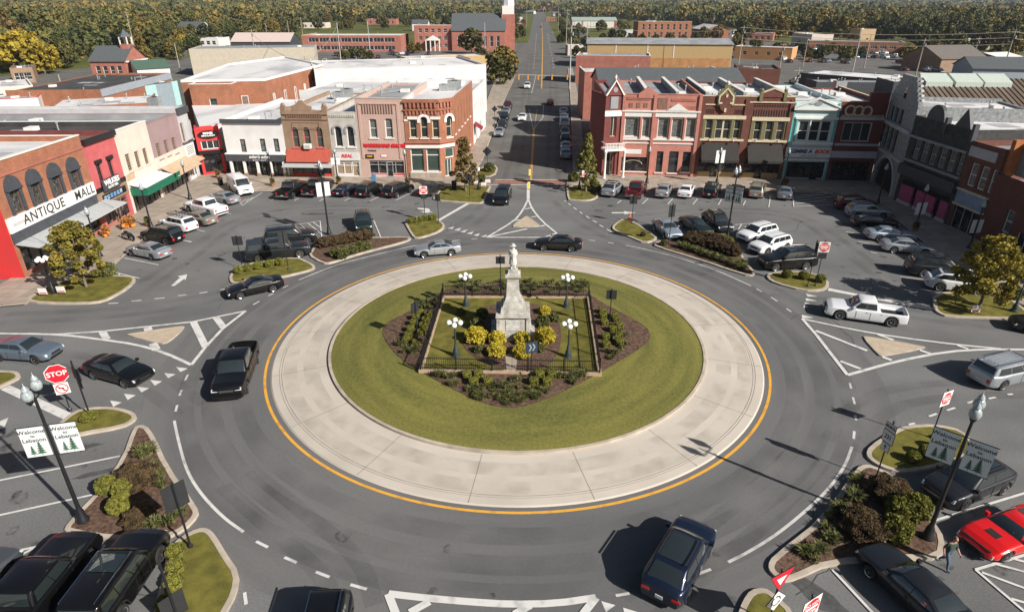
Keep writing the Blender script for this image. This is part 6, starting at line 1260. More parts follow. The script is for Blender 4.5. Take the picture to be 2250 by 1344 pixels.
# near cars
g='cars parked in the near stalls'
cw('crossover','dark','charcoal crossover parked under the right welcome banners',(2115,1121),(2199,1087),'L',g)
cw('sports','red','bright red low sports car at the right edge',(2200,1235),(2300,1200),'L',g)
d=G(1828.7,1252)-G(1920,1350); cw('sedan','dark','charcoal sedan with black sunroof at the bottom right corner',(1908,1268),(2000,1350),'L',g,ang=math.atan2(d.y,d.x)+R(2))
d=G(357,1233)-G(309,1338); a=math.atan2(d.y,d.x)-R(8)
cw('crew_pickup','black','black crew cab pickup at the bottom left, left of the black suv',(203,1243),(0,0),'R',g,ang=a)
cw('big_suv','black','black large suv with glass sunroof beside the bottom left grass island',(357,1233),(0,0),'R',g,ang=a)
cw('sedan','grey','grey car nose at the lower left edge',(24,1268),(0,0),'R',g,ang=a-R(6))
# north street
g='cars parked along the north street'
for i,(x,y,k,c,l) in enumerate([(1097,299,'sedan','silver','silver sedan nearest the square on the left kerb of the north street'),(1104,281,'sedan','dark','dark sedan second on the left kerb of the north street'),(1108,266,'suv','black','black suv third on the left kerb of the north street'),(1112,252,'sedan','silver','silver car fourth on the left kerb of the north street'),(1116,240,'suv','maroon','maroon suv farthest on the left kerb of the north street')]):
    cc(k,c,l,(x-2,y+3),(x+2,y-6),g)
for i,(x,y,k,c,l) in enumerate([(1252,345,'sedan','steel','steel blue car nearest the square on the shaded right kerb'),(1252,328,'sedan','silver','silver car second on the shaded right kerb'),(1251,311,'suv','black','black suv third on the shaded right kerb'),(1250,295,'sedan','dark','dark sedan fourth on the shaded right kerb'),(1249,279,'pickup','silver','silver pickup fifth on the shaded right kerb'),(1248,263,'sedan','steel','steel blue sedan sixth on the shaded right kerb'),(1247,250,'sedan','silver','silver sedan farthest on the shaded right kerb')]):
    cc(k,c,l,(x-9,y-4),(x-9,y+5),g)
g='cars driving on the north street'
cc('sedan','white','white sedan driving toward the square on the north street, nearer one',(1146,270),(1149,259),g)
cc('suv','white','white suv driving toward the square on the north street, farther one',(1157,199),(1160,189),g)
cc('sedan','maroon','dark red sedan with lit tail lamps driving away on the shaded street',(1209,225),(1209,235),g)
cc('sedan','dark','dark car far away in the left lane of the north street',(1188,64),(1189,58),g,True)
cc('sedan','silver','silver car far up the north street at the right side',(1213,72),(1212,77),g,True)
# car parks in the distance
g='cars in the distant car parks'; cols=['silver','dark','white','black','maroon','grey','steel']; rr=random.Random(3)
spots=[]
for i in range(9): spots.append((1855+i*22,128+rr.uniform(-1,1)))
for i in range(6): spots.append((1840+i*20,119+rr.uniform(-1,1)))
for i in range(6): spots.append((1650+i*16,128+rr.uniform(-3,3)))
for i in range(5): spots.append((860+i*12,118+rr.uniform(-2,6)))
for i in range(6): spots.append((1262+i*3,62+i*5))
for i in range(14): spots.append((1600+rr.uniform(0,300),118+rr.uniform(-14,22)))
for i in range(10): spots.append((1960+rr.uniform(0,280),146+rr.uniform(-6,14)))
for i in range(8): spots.append((680+rr.uniform(0,300),124+rr.uniform(-4,4)))
for i in range(6): spots.append((340+rr.uniform(0,60),112+rr.uniform(-8,10)))
spots+=[(1748,184),(1762,190),(1980,140),(1992,139),(2040,158),(2060,161),(2125,157),(715,140),(800,136),(530,94),(1560,82),(1690,84)]
for i,(x,y) in enumerate(spots):
    c=rr.choice(cols); k=rr.choice(['sedan','suv','sedan','pickup','minivan']); gg=G(x,y); h=rr.choice([R(95),R(-85),R(88)]) 
    zone='near the long brick store' if 1830<x<2060 and y<135 else 'beside the peach store' if 1600<x<1830 else 'in front of the brick hall' if 670<x<1000 else 'at the left of the beige warehouse' if x<670 else 'beside the far north street' if 1200<x<1300 else 'in the far right car park'
    car(k,c,'small distant %s %s parked %s'%({'grey':'grey','steel':'blue grey','dark':'charcoal'}.get(c,c),CT.get(k,k),zone),gg,h,g,True)
# ================================================================ MONUMENT AND STREET FURNITURE
def zat(g,x,y):
    d=ray(x,y); return H+d.z*(g.y/d.y)
M_iron2=mat('black_wrought_iron',(.012,.012,.013),.5,var=0); M_post=mat('dark_green_cast_post',(.03,.045,.045),.45,var=.1,scale=4); M_blk=mat('black_painted_post',(.014,.015,.018),.4,var=0)
M_globe=mat('white_glass_globe',(.86,.86,.84),.25,var=0,spec=.6); M_acorn=mat('clear_ribbed_acorn_glass',(.42,.46,.46),.12,scale=9,col2=(.2,.24,.25),spec=.9)
M_mon=mat('weathered_monument_stone',(.5,.48,.43),.9,scale=1.6,col2=(.2,.19,.17),detail=12,bump=.6,fine=6,sharp=(.25,.6)); M_mons=mat('pale_statue_stone',(.62,.61,.57),.85,scale=3,col2=(.4,.39,.36),detail=8)
M_back=mat('grey_sign_back',(.035,.037,.04),.5,var=.1,scale=3,metal=.3); M_signr=mat('traffic_sign_red',(.6,.015,.03),.4,var=0); M_banner=mat('banner_cloth',(.66,.7,.68),.8,var=.05,scale=1); M_bann2=mat('banner_tree_print',(.06,.13,.08),.8,var=.2,scale=8)
def skinned(name,verts,edges,radii,m,parent=None,lv=2,flat=False):
    me=bpy.data.meshes.new(name); me.from_pydata(verts,edges,[]); o=bpy.data.objects.new('t',me); COL.objects.link(o)
    sk=o.modifiers.new('s','SKIN'); sk.use_smooth_shade=True; su=o.modifiers.new('u','SUBSURF'); su.levels=lv; su.render_levels=lv
    for i,r in enumerate(radii): me.skin_vertices[0].data[i].radius=r if hasattr(r,'__len__') else (r,r)
    me.skin_vertices[0].data[0].use_root=True
    dg=bpy.context.evaluated_depsgraph_get(); nm=bpy.data.meshes.new_from_object(o.evaluated_get(dg)); bpy.data.objects.remove(o)
    nm.materials.clear(); nm.materials.append(m); r=bpy.data.objects.new(name,nm); COL.objects.link(r)
    if parent: r.parent=parent
    return r
# ---- monument
g0=GL(1127,728); mo=empty('stone_monument',g0,'tall weathered stone monument with a standing figure in a hat on its pedestal','monument')
def steps(name,lst,m=M_mon):
    def f(mb):
        for w0,w1,z0,z1 in lst:
            a,b=w0/2,w1/2; mb.add([(-a,-a,z0),(a,-a,z0),(a,a,z0),(-a,a,z0),(-b,-b,z1),(b,-b,z1),(b,b,z1),(-b,b,z1)],[(0,3,2,1),(4,5,6,7),(0,1,5,4),(1,2,6,5),(2,3,7,6),(3,0,4,7)])
    return part(mo,name,m,f)
steps('foundation_step',[(3.5,3.5,-.1,.18)]); steps('foundation_step',[(3.0,2.95,.181,.5)]); steps('die_block',[(2.35,2.3,.501,1.75)])
steps('die_cap',[(2.45,2.7,1.751,1.85),(2.7,2.65,1.851,2.02)]); steps('rusticated_course',[(1.95,1.8,2.021,2.5)]); steps('rusticated_course',[(1.6,1.35,2.501,2.95)])
steps('shaft',[(1.25,1.05,2.951,3.3),(1.02,.9,3.301,4.75)]); steps('shaft_cap',[(.95,1.15,4.751,4.88),(1.2,1.2,4.881,5.05),(1.1,.8,5.051,5.15)]); steps('statue_plinth',[(.78,.72,5.151,5.38)])
for yy,nx in ((-1,0),):
    part(mo,'inscription_panel',M_mons,lambda m:m.box(-.55,.55,-1.2,-1.17,.7,1.6))
for sx in (-1,1): part(mo,'corner_buttress',M_mon,lambda m:m.box(sx*1.16-.12,sx*1.16+.12,-1.25,-.95,.52,1.74))
fz=5.38
V=[(0,0,fz+.98),(0,0,fz+1.2),(0,.0,fz+1.48),(0,-.01,fz+1.66),(0,-.02,fz+1.75),(-.11,0,fz+.9),(-.12,-.03,fz+.48),(-.12,.0,fz+.07),(-.12,-.14,fz+.04),(.11,0,fz+.9),(.13,.02,fz+.48),(.14,.05,fz+.07),(.17,-.08,fz+.04),(-.23,.0,fz+1.46),(-.3,-.02,fz+1.2),(-.12,-.2,fz+1.12),(.23,.0,fz+1.46),(.3,-.02,fz+1.2),(.1,-.2,fz+1.14)]
Ed=[(0,1),(1,2),(2,3),(3,4),(0,5),(5,6),(6,7),(7,8),(0,9),(9,10),(10,11),(11,12),(2,13),(13,14),(14,15),(2,16),(16,17),(17,18)]
Rd=[.19,.18,.17,.075,.12,.14,.09,.07,.055,.14,.09,.07,.055,.09,.075,.055,.09,.075,.055]
st_=skinned('statue_figure',V,Ed,[r*1.12 for r in Rd],M_mons,mo,2)
part(st_,'coat',M_mons,lambda m:m.lathe([(.26,fz+.42),(.31,fz+.44),(.27,fz+.8),(.24,fz+1.0),(.27,fz+1.3),(.25,fz+1.45),(.1,fz+1.56)],16),50)
part(st_,'hat',M_mons,lambda m:m.lathe([(.25,fz+1.85),(.26,fz+1.88),(.14,fz+1.9),(.13,fz+2.02),(.05,fz+2.05)],16),40)
part(st_,'head',M_mons,lambda m:[m.ball((0,-.02,fz+1.78),(.105,.12,.14)),m.ball((0,-.14,fz+1.77),(.02,.03,.03),6,5)],60)
part(st_,'rifle',M_mons,lambda m:m.cyl((.02,-.3,fz+.02),(-.02,-.26,fz+1.35),.025,n=6))
mo.scale=(.92,.92,.93)
# ---- iron fence on a low stone edging, one thing per side
M_edge=mat('sandstone_edging',(.42,.3,.2),.9,var=.15,scale=3)
fl=['front side, facing the camera','right side','back side','left side']
for i in range(4):
    a,b=FC[i],FC[(i+1)%4]; d=(b-a); L_=math.hypot(d.x,d.y); h=math.atan2(d.y,d.x)
    r=empty('iron_fence',Matrix.Translation((a.x,a.y,0))@Matrix.Rotation(h,4,'Z'),'low black iron fence on pale stone edging round the monument, '+fl[i],'fence','iron fence sides round the monument')
    za,zb=zl(a.x,a.y),zl(b.x,b.y); zm=min(za,zb)-.1; zt=max(za,zb)
    part(r,'stone_edging',M_edge,lambda m:m.box(-.12+.25*(i%2),L_+.12-.25*(i%2),-.12,.12,zm,zt+.22))
    gap=(L_*.47,L_*.56) if i==0 else (-1,-1)
    part(r,'rail',M_iron2,lambda m:[m.box(x0,x1,-.02,.02,zt+z_,zt+z_+.04) for z_ in (.35,1.05) for x0,x1 in (((0,gap[0]),(gap[1],L_)) if i==0 else ((0,L_),))])
    part(r,'picket_row',M_iron2,lambda m:[m.box(x-.011,x+.011,-.011,.011,zt+.22,zt+1.18) for x in [k*.14 for k in range(1,int(L_/.14))] if not gap[0]<x<gap[1]])
    for x in [L_*k/5 for k in range(6)]: 
        if i==0 and gap[0]<x<gap[1]: continue
        p=part(r,'post',M_iron2,lambda m:[m.box(x-.04,x+.04,-.04,.04,zt+.1,zt+1.25),m.ball((x,0,zt+1.3),.06,8,6)])
mb=MB(); a,b=GL(1113,817),GL(1134,817); c,d=GL(1137,780),GL(1110,780); mb.poly([(p.x,p.y,zl(p.x,p.y)+.1) for p in (a,b,c,d)]); struct(mb.build('monument_path',M_conc))
# ---- lamps
def globe_lamp(px,top,label,n=4,hh=None,m=None):
    g=GL(*px) if math.hypot(G(*px).x-CX,G(*px).y-CY)<13.3 else G(*px,.15); h=(hh or zat(g,*top)-g.z)
    r=empty('globe_lamp',g,label,'lamp post','cast iron posts with white globes'); m=m or M_post; k=h/3.0
    part(r,'base',m,lambda q:q.lathe([(.3,0),(.3,.1),(.22,.16),(.2,.5),(.13,.62),(.1,.95),(.075,1.0)],14),40); part(r,'post',m,lambda q:q.lathe([(.07,1.0),(.05,h-.6)],12),60)
    part(r,'arm_ring',m,lambda q:[q.cyl((0,0,h-.65),(.34*math.cos(2*math.pi*i/n+.4),.34*math.sin(2*math.pi*i/n+.4),h-.5),.025,n=6) for i in range(n)])
    for i in range(n): part(r,'globe',M_globe,lambda q:q.ball((.38*math.cos(2*math.pi*i/n+R(90)),.38*math.sin(2*math.pi*i/n+R(90)),h-.33),.19),60)
    return r
globe_lamp((1024,673),(1022,602),'white four globe lamp at the back left of the monument fence',hh=2.95); globe_lamp((1244,676),(1244,600),'white four globe lamp at the back right of the monument fence',hh=2.95)
globe_lamp((1002,783),(997,706),'white four globe lamp at the front left of the monument fence',hh=2.95); globe_lamp((1248,786),(1250,707),'white four globe lamp at the front right of the monument fence',hh=2.95)
globe_lamp((118,643),(102,584),'thick black five globe lamp beneath the left hand tree',5,3.4,M_blk); globe_lamp((1052,416),(1053,374),'slim two globe lamp on the north grass island by the white yard signs',2,3.0,M_blk); globe_lamp((2228,683),(2244,612),'green globe lamp beside the right hand tree',2,3.2); globe_lamp((1272.7,415),(1272,387),'small dark globe lamp beside the northeast corner tree',2,2.8,M_blk)
def acorn(q,c,s=1): q.lathe([(.10*s,0),(.2*s,.08*s),(.24*s,.25*s),(.2*s,.42*s),(.12*s,.5*s),(.15*s,.55*s),(.1*s,.68*s),(.03*s,.75*s),(.01,.9*s)],12,c)
def street_lamp(px,top,label,twin=False,banner=None,yaw=0,bz=None,hh=None,z=.14,group='dark acorn lamps along the sidewalks',bm=None,bside=(-1,1)):
    g=G(*px,z); h=hh or zat(g,*top)-g.z; r=empty('street_lamp',Matrix.Translation(g)@Matrix.Rotation(yaw,4,'Z'),label,'street lamp',group)
    part(r,'base',M_blk,lambda q:q.lathe([(.28,0),(.28,.12),(.2,.25),(.17,.6),(.11,.75),(.1,.9)],14),40); part(r,'post',M_blk,lambda q:q.lathe([(.095,.9),(.06,h-.9)],12),60)
    if twin:
        part(r,'crossarm',M_blk,lambda q:[q.cyl((0,-.45,h-.95),(0,.45,h-.95),.035,n=6),q.cyl((0,0,h-1),(0,0,h-.6),.05,n=6)])
        for s in (-1,1): a_=part(r,'lantern',M_acorn,lambda q:acorn(q,(0,s*.45,h-.75),1.0),50); part(a_,'collar',M_blk,lambda q:q.lathe([(.05,h-.95),(.13,h-.8),(.14,h-.74)],10,(0,s*.45,0)))
    else:
        a_=part(r,'lantern',M_acorn,lambda q:acorn(q,(0,0,h-.8),1.0),50); part(a_,'collar',M_blk,lambda q:q.lathe([(.06,h-.95),(.15,h-.85),(.15,h-.78)],10))
    if banner:
        z0,z1,bw=banner; 
        part(r,'banner_arm',M_blk,lambda q:[q.cyl((-bw-.2 if -1 in bside else 0,0,zz),(bw+.2 if 1 in bside else 0,0,zz),.022,n=6) for zz in (z0,z1)])
        for s in bside:
            x0,x1=(s*.14,s*(.14+bw)) if s>0 else (s*(.14+bw),s*.14)
            b=part(r,'banner',M_banner,lambda q:q.box(x0,x1,-.012,.012,z0,z1)); xc=(x0+x1)/2; hgt=z1-z0
            for sd in (-1,1):
                Mt=lambda zz:Matrix.Translation((xc,sd*-.016,zz))@(FACE if sd>0 else Matrix.Rotation(R(180),4,'Z')@FACE)
                if bw>.6:
                    for txt,f_,sz in (('Welcome',.84,.27),('to',.7,.2),('Lebanon',.56,.27)): text(txt,bw*sz,M_txtd,b,Mt(z0+hgt*f_),ext=.002,bold=.004)
                    def trees(q):
                        for cx,w_,h_ in ((-.2,.16,.3),(.12,.22,.42)):
                            q.box(xc+cx*bw-.01,xc+cx*bw+.01,-.018*sd-.002,-.018*sd+.002,z0+.04*hgt,z0+.12*hgt)
                            for k in range(5): q.add([(xc+cx*bw-w_*bw*(1-k*.17),-.018*sd,z0+hgt*(.1+h_*k*.19)),(xc+cx*bw+w_*bw*(1-k*.17),-.018*sd,z0+hgt*(.1+h_*k*.19)),(xc+cx*bw,-.018*sd,z0+hgt*(.1+h_*(k*.19+.26)))],[(0,1,2)])
                    part(b,'tree_print',M_bann2,trees)
    return r
street_lamp((183,1143),(62,828),'tall twin lantern lamp with two white welcome banners at the near left',True,(4.0,5.6,1.0),R(14),hh=7.9,group='tall twin lantern lamps with banners')
street_lamp((2037,1180),(2160,857),'tall twin lantern lamp with two shaded welcome banners at the near right',True,(4.15,5.75,1.0),R(-42),hh=7.7,group='tall twin lantern lamps with banners')
street_lamp((723,513),(703,355),'tall twin lantern lamp with small banners behind the left reddish hedge',True,(4.1,5.6,.55),R(25),group='tall twin lantern lamps with banners')
street_lamp((1597,525),(1618,366),'tall twin lantern lamp with a white banner among the right inner stalls',True,(4.0,5.6,.75),R(-40),group='tall twin lantern lamps with banners')
for px,top,lb,bn in [((220,563),(191,455),'street lamp before the tin canopy of the antique mall',None),((333,500),(312,400),'street lamp before the green awning',None),((418,438),(404,352),'street lamp before the mauve shop',None),((600,407),(586,330),'street lamp before the white pillared boutique',None),((743,404),(735,330),'street lamp before the off white shop',(2.6,3.6,.45)),((894,409),(890,326),'street lamp between the pink shop and the corner brick building',None),((1421,402),(1421,322),'street lamp before the salmon brick building',None),((1574,405),(1578,323),'street lamp with banners before the stepped gable brown shop',(2.9,4.6,.5)),((1720,406),(1731,328),'street lamp left of the mint bookshop',None),((1928,448),(1942,363),'street lamp before the stone tower arch',None),((2011,503),(2030,408),'street lamp with banners before the pink panelled shop',(1.6,3.0,.5)),((2130,545),(2146,467),'street lamp with banners before the shaded brown brick shop',(1.6,3.0,.5))]:
    street_lamp(px,top,lb,False,bn,R(10),hh=5.0)
# ---- traffic signs
def sign(label,g,h,yaw,plates,name='traffic_sign',cat='sign',group=None,pr=.035):
    """plates: (shape, w, h, zc, front) ; front faces -y of the sign's own frame"""
    r=empty(name,Matrix.Translation(g)@Matrix.Rotation(yaw,4,'Z'),label,cat,group)
    part(r,'post',M_blk,lambda q:[q.cyl((0,0,0),(0,0,h),pr,n=8),q.ball((0,0,h+.03),.06,8,6),q.lathe([(.12,0),(.1,.1),(.05,.2)],8)])
    for shp,w_,h_,zc,fr in plates:
        y=-.05
        out={'rect':[(-w_/2,-h_/2),(w_/2,-h_/2),(w_/2,h_/2),(-w_/2,h_/2)],'oct':[(w_/2*math.cos(R(22.5+45*i))/.924,h_/2*math.sin(R(22.5+45*i))/.924) for i in range(8)],'dia':[(0,-h_*.7),(w_*.7,0),(0,h_*.7),(-w_*.7,0)],'tri':[(0,-h_*.55),(w_*.58,h_*.45),(-w_*.58,h_*.45)]}[shp]
        p=part(r,'sign_plate',M_back,lambda q:q.xprism([(a,zc+b) for a,b in out],y-.015,y+.01))
        T=T3((0,y-.03,zc))@FACE
        if fr=='stop':
            part(p,'face',M_signw,lambda q:q.xprism([(a,zc+b) for a,b in out],y-.019,y-.016)); part(p,'red_field',M_signr,lambda q:q.xprism([(a*.93,zc+b*.93) for a,b in out],y-.023,y-.0195)); text('STOP',w_*.36,M_txtw,p,T,bold=.008,ext=.002)
        elif fr=='dne':
            part(p,'face',M_signw,lambda q:q.xprism([(a,zc+b) for a,b in out],y-.019,y-.016)); part(p,'red_disc',M_signr,lambda q:q.xprism([(w_*.46*math.cos(2*math.pi*i/24),zc+w_*.46*math.sin(2*math.pi*i/24)) for i in range(24)],y-.023,y-.0195))
            part(p,'white_bar',M_txtw,lambda q:q.box(-w_*.36,w_*.36,y-.026,y-.0235,zc-w_*.06,zc+w_*.06)); text('DO NOT',w_*.2,M_txtw,p,T3((0,y-.03,zc+w_*.2))@FACE,bold=.004,ext=.002); text('ENTER',w_*.2,M_txtw,p,T3((0,y-.03,zc-w_*.2))@FACE,bold=.004,ext=.002)
        elif fr=='noleft':
            part(p,'face',M_signw,lambda q:q.xprism([(a,zc+b) for a,b in out],y-.019,y-.016))
            def rg(q):
                for i in range(20):
                    a_,b_=2*math.pi*i/20,2*math.pi*(i+1)/20; q.xprism([(w_*.36*math.cos(a_),zc+w_*.36*math.sin(a_)),(w_*.44*math.cos(a_),zc+w_*.44*math.sin(a_)),(w_*.44*math.cos(b_),zc+w_*.44*math.sin(b_)),(w_*.36*math.cos(b_),zc+w_*.36*math.sin(b_))],y-.023,y-.0195)
                q.xprism([(-w_*.3,zc+w_*.24),(-w_*.24,zc+w_*.3),(w_*.3,zc-w_*.24),(w_*.24,zc-w_*.3)],y-.03,y-.026)
            part(p,'red_ring',M_signr,rg); part(p,'turn_arrow',M_txtd,lambda q:[q.box(w_*.06,w_*.13,y-.024,y-.0195,zc-w_*.25,zc+w_*.1),q.box(-w_*.1,w_*.13,y-.024,y-.0195,zc+w_*.03,zc+w_*.1),q.xprism([(-w_*.1,zc+w_*.17),(-w_*.1,zc-w_*.04),(-w_*.25,zc+w_*.065)],y-.024,y-.0195)])
        elif fr=='yield':
            part(p,'red_field',M_signr,lambda q:q.xprism([(a*.95,zc+b*.95) for a,b in out],y-.019,y-.016)); part(p,'white_centre',M_txtw,lambda q:q.xprism([(a*.42,zc+b*.42) for a,b in out],y-.023,y-.0195))
        elif fr=='chev':
            part(p,'face',mat('dark_blue_sign',(.02,.035,.07),.5,var=0),lambda q:q.xprism([(a,zc+b) for a,b in out],y-.019,y-.016))
            part(p,'chevron',mat('pale_chevron',(.25,.28,.3),.5,var=0),lambda q:[q.xprism([(x,zc+w_*.32),(x+.1,zc+w_*.32),(x+.24,zc),(x+.1,zc-w_*.32),(x,zc-w_*.32),(x+.14,zc)],y-.023,y-.0195) for x in (-.22,.02)])
        elif fr=='circ':
            part(p,'face',M_signw,lambda q:q.xprism([(a*.95,zc+b*.95) for a,b in out],y-.019,y-.016))
            def ca(q):
                for k in range(3):
                    for i in range(5):
                        a_=R(120*k+i*17);b_=R(120*k+(i+1)*17); q.xprism([(w_*.25*math.cos(a_),zc+w_*.25*math.sin(a_)),(w_*.33*math.cos(a_),zc+w_*.33*math.sin(a_)),(w_*.33*math.cos(b_),zc+w_*.33*math.sin(b_)),(w_*.25*math.cos(b_),zc+w_*.25*math.sin(b_))],y-.023,y-.0195)
                    b_=R(120*k+85); c_=R(120*k+108); q.xprism([(w_*.2*math.cos(b_),zc+w_*.2*math.sin(b_)),(w_*.4*math.cos(b_),zc+w_*.4*math.sin(b_)),(w_*.29*math.cos(c_),zc+w_*.29*math.sin(c_))],y-.023,y-.0195)
            part(p,'circling_arrows',M_txtd,ca)
        elif fr in('NORTH','231','arrow'):
            part(p,'face',M_signw,lambda q:q.xprism([(a*.92,zc+b*.92) for a,b in out],y-.019,y-.016))
            if fr!='arrow':
                text(fr,h_*(.55 if fr=='NORTH' else .5),M_txtd,p,T,bold=.006,ext=.002,sx=.8)
            else: part(p,'arrow_print',M_txtd,lambda q:[q.box(-.03,.03,y-.024,y-.0195,zc-.1,zc+.05),q.xprism([(-.1,zc+.05),(.1,zc+.05),(0,zc+.15)],y-.024,y-.0195)])
        elif fr=='red': part(p,'face',mat('red_white_notice',(.62,.55,.52),.6,scale=5,col2=(.6,.03,.04),sharp=(.42,.48)),lambda q:q.xprism([(a*.95,zc+b*.95) for a,b in out],y-.019,y-.016))
        elif fr=='ped': part(p,'face',mat('yellow_green_sign',(.75,.6,.05),.5,scale=8,col2=(.7,.68,.6),sharp=(.4,.5)),lambda q:q.xprism([(a*.95,zc+b*.95) for a,b in out],y-.019,y-.016))
    return r
def SG(label,base,topy,yaw,plates,z=.13,**k):
    g=GL(*base) if math.hypot(G(*base).x-CX,G(*base).y-CY)<13.3 else G(*base,z); h=zat(g,base[0],topy)-g.z
    return sign(label,g,h,yaw,[(s,w_,h_,h-dz,f) for s,w_,h_,dz,f in plates],**k)
BK=R(180)
SG('grey backed square sign in the left bed outside the monument fence',(918,747),662,BK+R(55),[('rect',.75,.75,.45,None)])
SG('grey backed square sign just behind the monument',(1100,650),562,BK+R(2),[('rect',.75,.62,.4,None)])
SG('grey backed square sign in the right bed outside the monument fence',(1338,725),637,BK-R(5),[('rect',.75,.7,.4,None)])
SG('dark chevron arrow sign before the front of the monument fence',(1166.6,832),739,R(20),[('rect',.78,.8,.75,'chev')])
SG('grey backed square sign at the left tip of the left oval grass island',(533,589),518,BK+R(10),[('rect',.9,.85,.5,None)])
SG('grey backed tall sign turned aside on the left oval grass island',(634,592),505,BK+R(50),[('rect',.95,1.2,.75,None)])
SG('round red do not enter sign on the small north island, left of the splitter',(934,480),408,R(8),[('rect',.85,.9,.5,'dne'),('rect',.6,.5,1.25,None)],z=.15)
SG('thin post with a grey backed sign beside the left do not enter sign',(964,490),409,BK,[('rect',.6,.75,1.3,None)])
SG('grey backed sign before the trunk of the north left tree',(1032,437),383,BK,[('rect',.8,.8,.4,None)])
SG('dark diamond sign on the small north left bed',(1071,384),322,BK,[('dia',.95,.95,.7,None)])
SG('dark diamond sign farther up the left kerb of the north street',(1087,272),232,BK,[('dia',.9,.9,.7,None)])
SG('small red and white notice beside the trunk of the northeast tree',(1278.5,430),373,R(15),[('rect',.35,.9,.5,'red')])
SG('grey backed sign on the small northeast island by the orange cone',(1388,490),430,BK,[('rect',.85,.9,.5,None)])
SG('grey backed tall sign before the pale blue sedan at the right hedge',(1469,536),447,BK+R(20),[('rect',.75,1.25,.8,None)])
SG('round red do not enter sign on the right oval grass island',(1791,628),530,R(-8),[('rect',.9,.9,.5,'dne'),('rect',.7,.5,1.3,None)])
SG('thin post with an edge on sign on the right oval grass island',(1774,629),529,R(82),[('rect',.7,.9,.6,None)])
g=G(122,826,2.62); sign('red octagonal stop sign above a no left turn sign at the near left',Vector((g.x+.05,g.y+.1,.13)),3.2,R(26),[('oct',1.2,1.2,2.62,'stop'),('rect',.75,.75,1.6,'noleft')])
SG('dark post with grey backed plates beside the stop sign',(197,910),795,BK-R(30),[('rect',.8,.75,.85,None),('rect',.5,.6,1.5,None)],pr=.05)
SG('red and white do not enter sign turned edge on, on the right grass island',(2046,961),857,R(24),[('rect',.8,.95,.5,'dne')])
SG('shaded route 231 sign stack at the edge of the right planting bed',(1925,1048),928,R(-74),[('rect',.62,.42,.3,'NORTH'),('rect',.7,.7,.88,'231'),('rect',.5,.5,1.5,'arrow')])
SG('large grey backed sign leaning over the left planting bed',(419,1200),1062,BK+R(48),[('rect',1.0,1.3,.75,None)],pr=.05)
g=G(352,1244,3.1); sign('large grey backed sign at the bottom left beside the black suv',Vector((g.x,g.y,.13)),3.1,BK+R(50),[('rect',.95,1.2,.75,None)],pr=.05)
g=G(1712,1278,2.4); sign('red yield triangle above a circling arrows sign at the bottom right',Vector((g.x,g.y,.13)),2.9,R(28),[('tri',1.15,1.0,2.42,'yield'),('dia',.8,.8,1.3,'circ')])
g=G(1778,1335,2.5); sign('red do not enter sign cut by the bottom edge',Vector((g.x,g.y,.13)),3.0,R(30),[('rect',1.0,1.0,2.45,'dne')])
for px,l in (((1164,388),'farther yellow crosswalk paddle on the centre line'),((1162,417),'nearer yellow crosswalk paddle on the centre line')):
    sign(l,G(*px),1.15,0,[('rect',.35,1.0,.62,'ped')],name='crosswalk_paddle',group='crosswalk paddles on the centre line')
for px,l in (((97,651),'white yard sign with red edge under the left tree, left one'),((137,647),'white yard sign under the left tree, right one'),((1047,408),'white yard sign on the north left island, left one'),((1063,413),'white yard sign on the north left island, lower middle one'),((1072,406),'white yard sign on the north left island, right one'),((2141,690),'white stake sign in front of the right hand tree')):
    r=empty('yard_sign',G(*px,.13),l,'sign','small yard signs'); part(r,'board',M_signw,lambda q:q.box(-.35,.35,-.02,.02,.2,.75)); part(r,'red_print',M_signr,lambda q:[q.box(-.3,.3,-.024,-.021,.25,.35)]); 
    for s in (-1,1): part(r,'stake',M_blk,lambda q:q.box(s*.25-.01,s*.25+.01,-.01,.01,0,.2))
# ---- cone, bins, mailbox, planters, motorcycle
g=G(1383,484,.13); r=empty('traffic_cone',g,'orange and white traffic cone on the small northeast island','traffic cone'); M_or=mat('cone_orange',(.75,.13,.02),.6,var=0)
part(r,'cone',M_or,lambda q:q.lathe([(.2,.03),(.15,.3),(.1,.6),(.04,.9)],14)); part(r,'white_band',M_white,lambda q:q.lathe([(.155,.32),(.12,.52)],14)); part(r,'foot',M_or,lambda q:q.box(-.25,.25,-.25,.25,0,.03))
for px,l in (((998,415),'black litter bin on the north left grass island'),((486,407),'black and red litter bin beside the white van')):
    r=empty('litter_bin',G(*px,.14),l,'litter bin'); part(r,'bin',M_blk,lambda q:q.lathe([(.26,0),(.3,.1),(.32,.9),(.36,.95),(.3,1.05),(.12,1.15)],14),40); part(r,'rim',M_blk,lambda q:q.lathe([(.37,.88),(.38,.92),(.37,.96)],14))
r=empty('mailbox',G(822,402,.14),'blue mailbox on the pavement before the pink shop','mailbox'); M_bl=mat('mailbox_blue',(.08,.2,.35),.5,var=0); part(r,'box',M_bl,lambda q:[q.xprism([(-.3,.3),(.3,.3),(.3,1.0),(.2,1.2),(0,1.28),(-.2,1.2),(-.3,1.0)],-.3,.3)]); 
for sx in (-1,1): part(r,'leg',M_bl,lambda q:q.box(sx*.25-.04,sx*.25+.04,-.26,.26,0,.3))
M_pot=mat('terracotta_pot',(.3,.13,.06),.8,var=.15)
def leafdata(n,fn,size,seed,up=.3,aspect=1.0,droop=0):
    rg=np.random.default_rng(seed); C=fn(rg,n); n=len(C)
    d=rg.normal(size=(n,3)); d[:,2]+=up; d/=np.linalg.norm(d,axis=1)[:,None]; a=np.cross(d,rg.normal(size=(n,3))); a/=np.linalg.norm(a,axis=1)[:,None]; b=np.cross(d,a); s=size*(.6+.8*rg.random(n))[:,None]
    v=np.stack([C-a*s*.5-b*s*.5*aspect,C+a*s*.5-b*s*.35*aspect,C+a*s*.45+b*s*.5*aspect,C-a*s*.4+b*s*.4*aspect],1).reshape(-1,3); return v
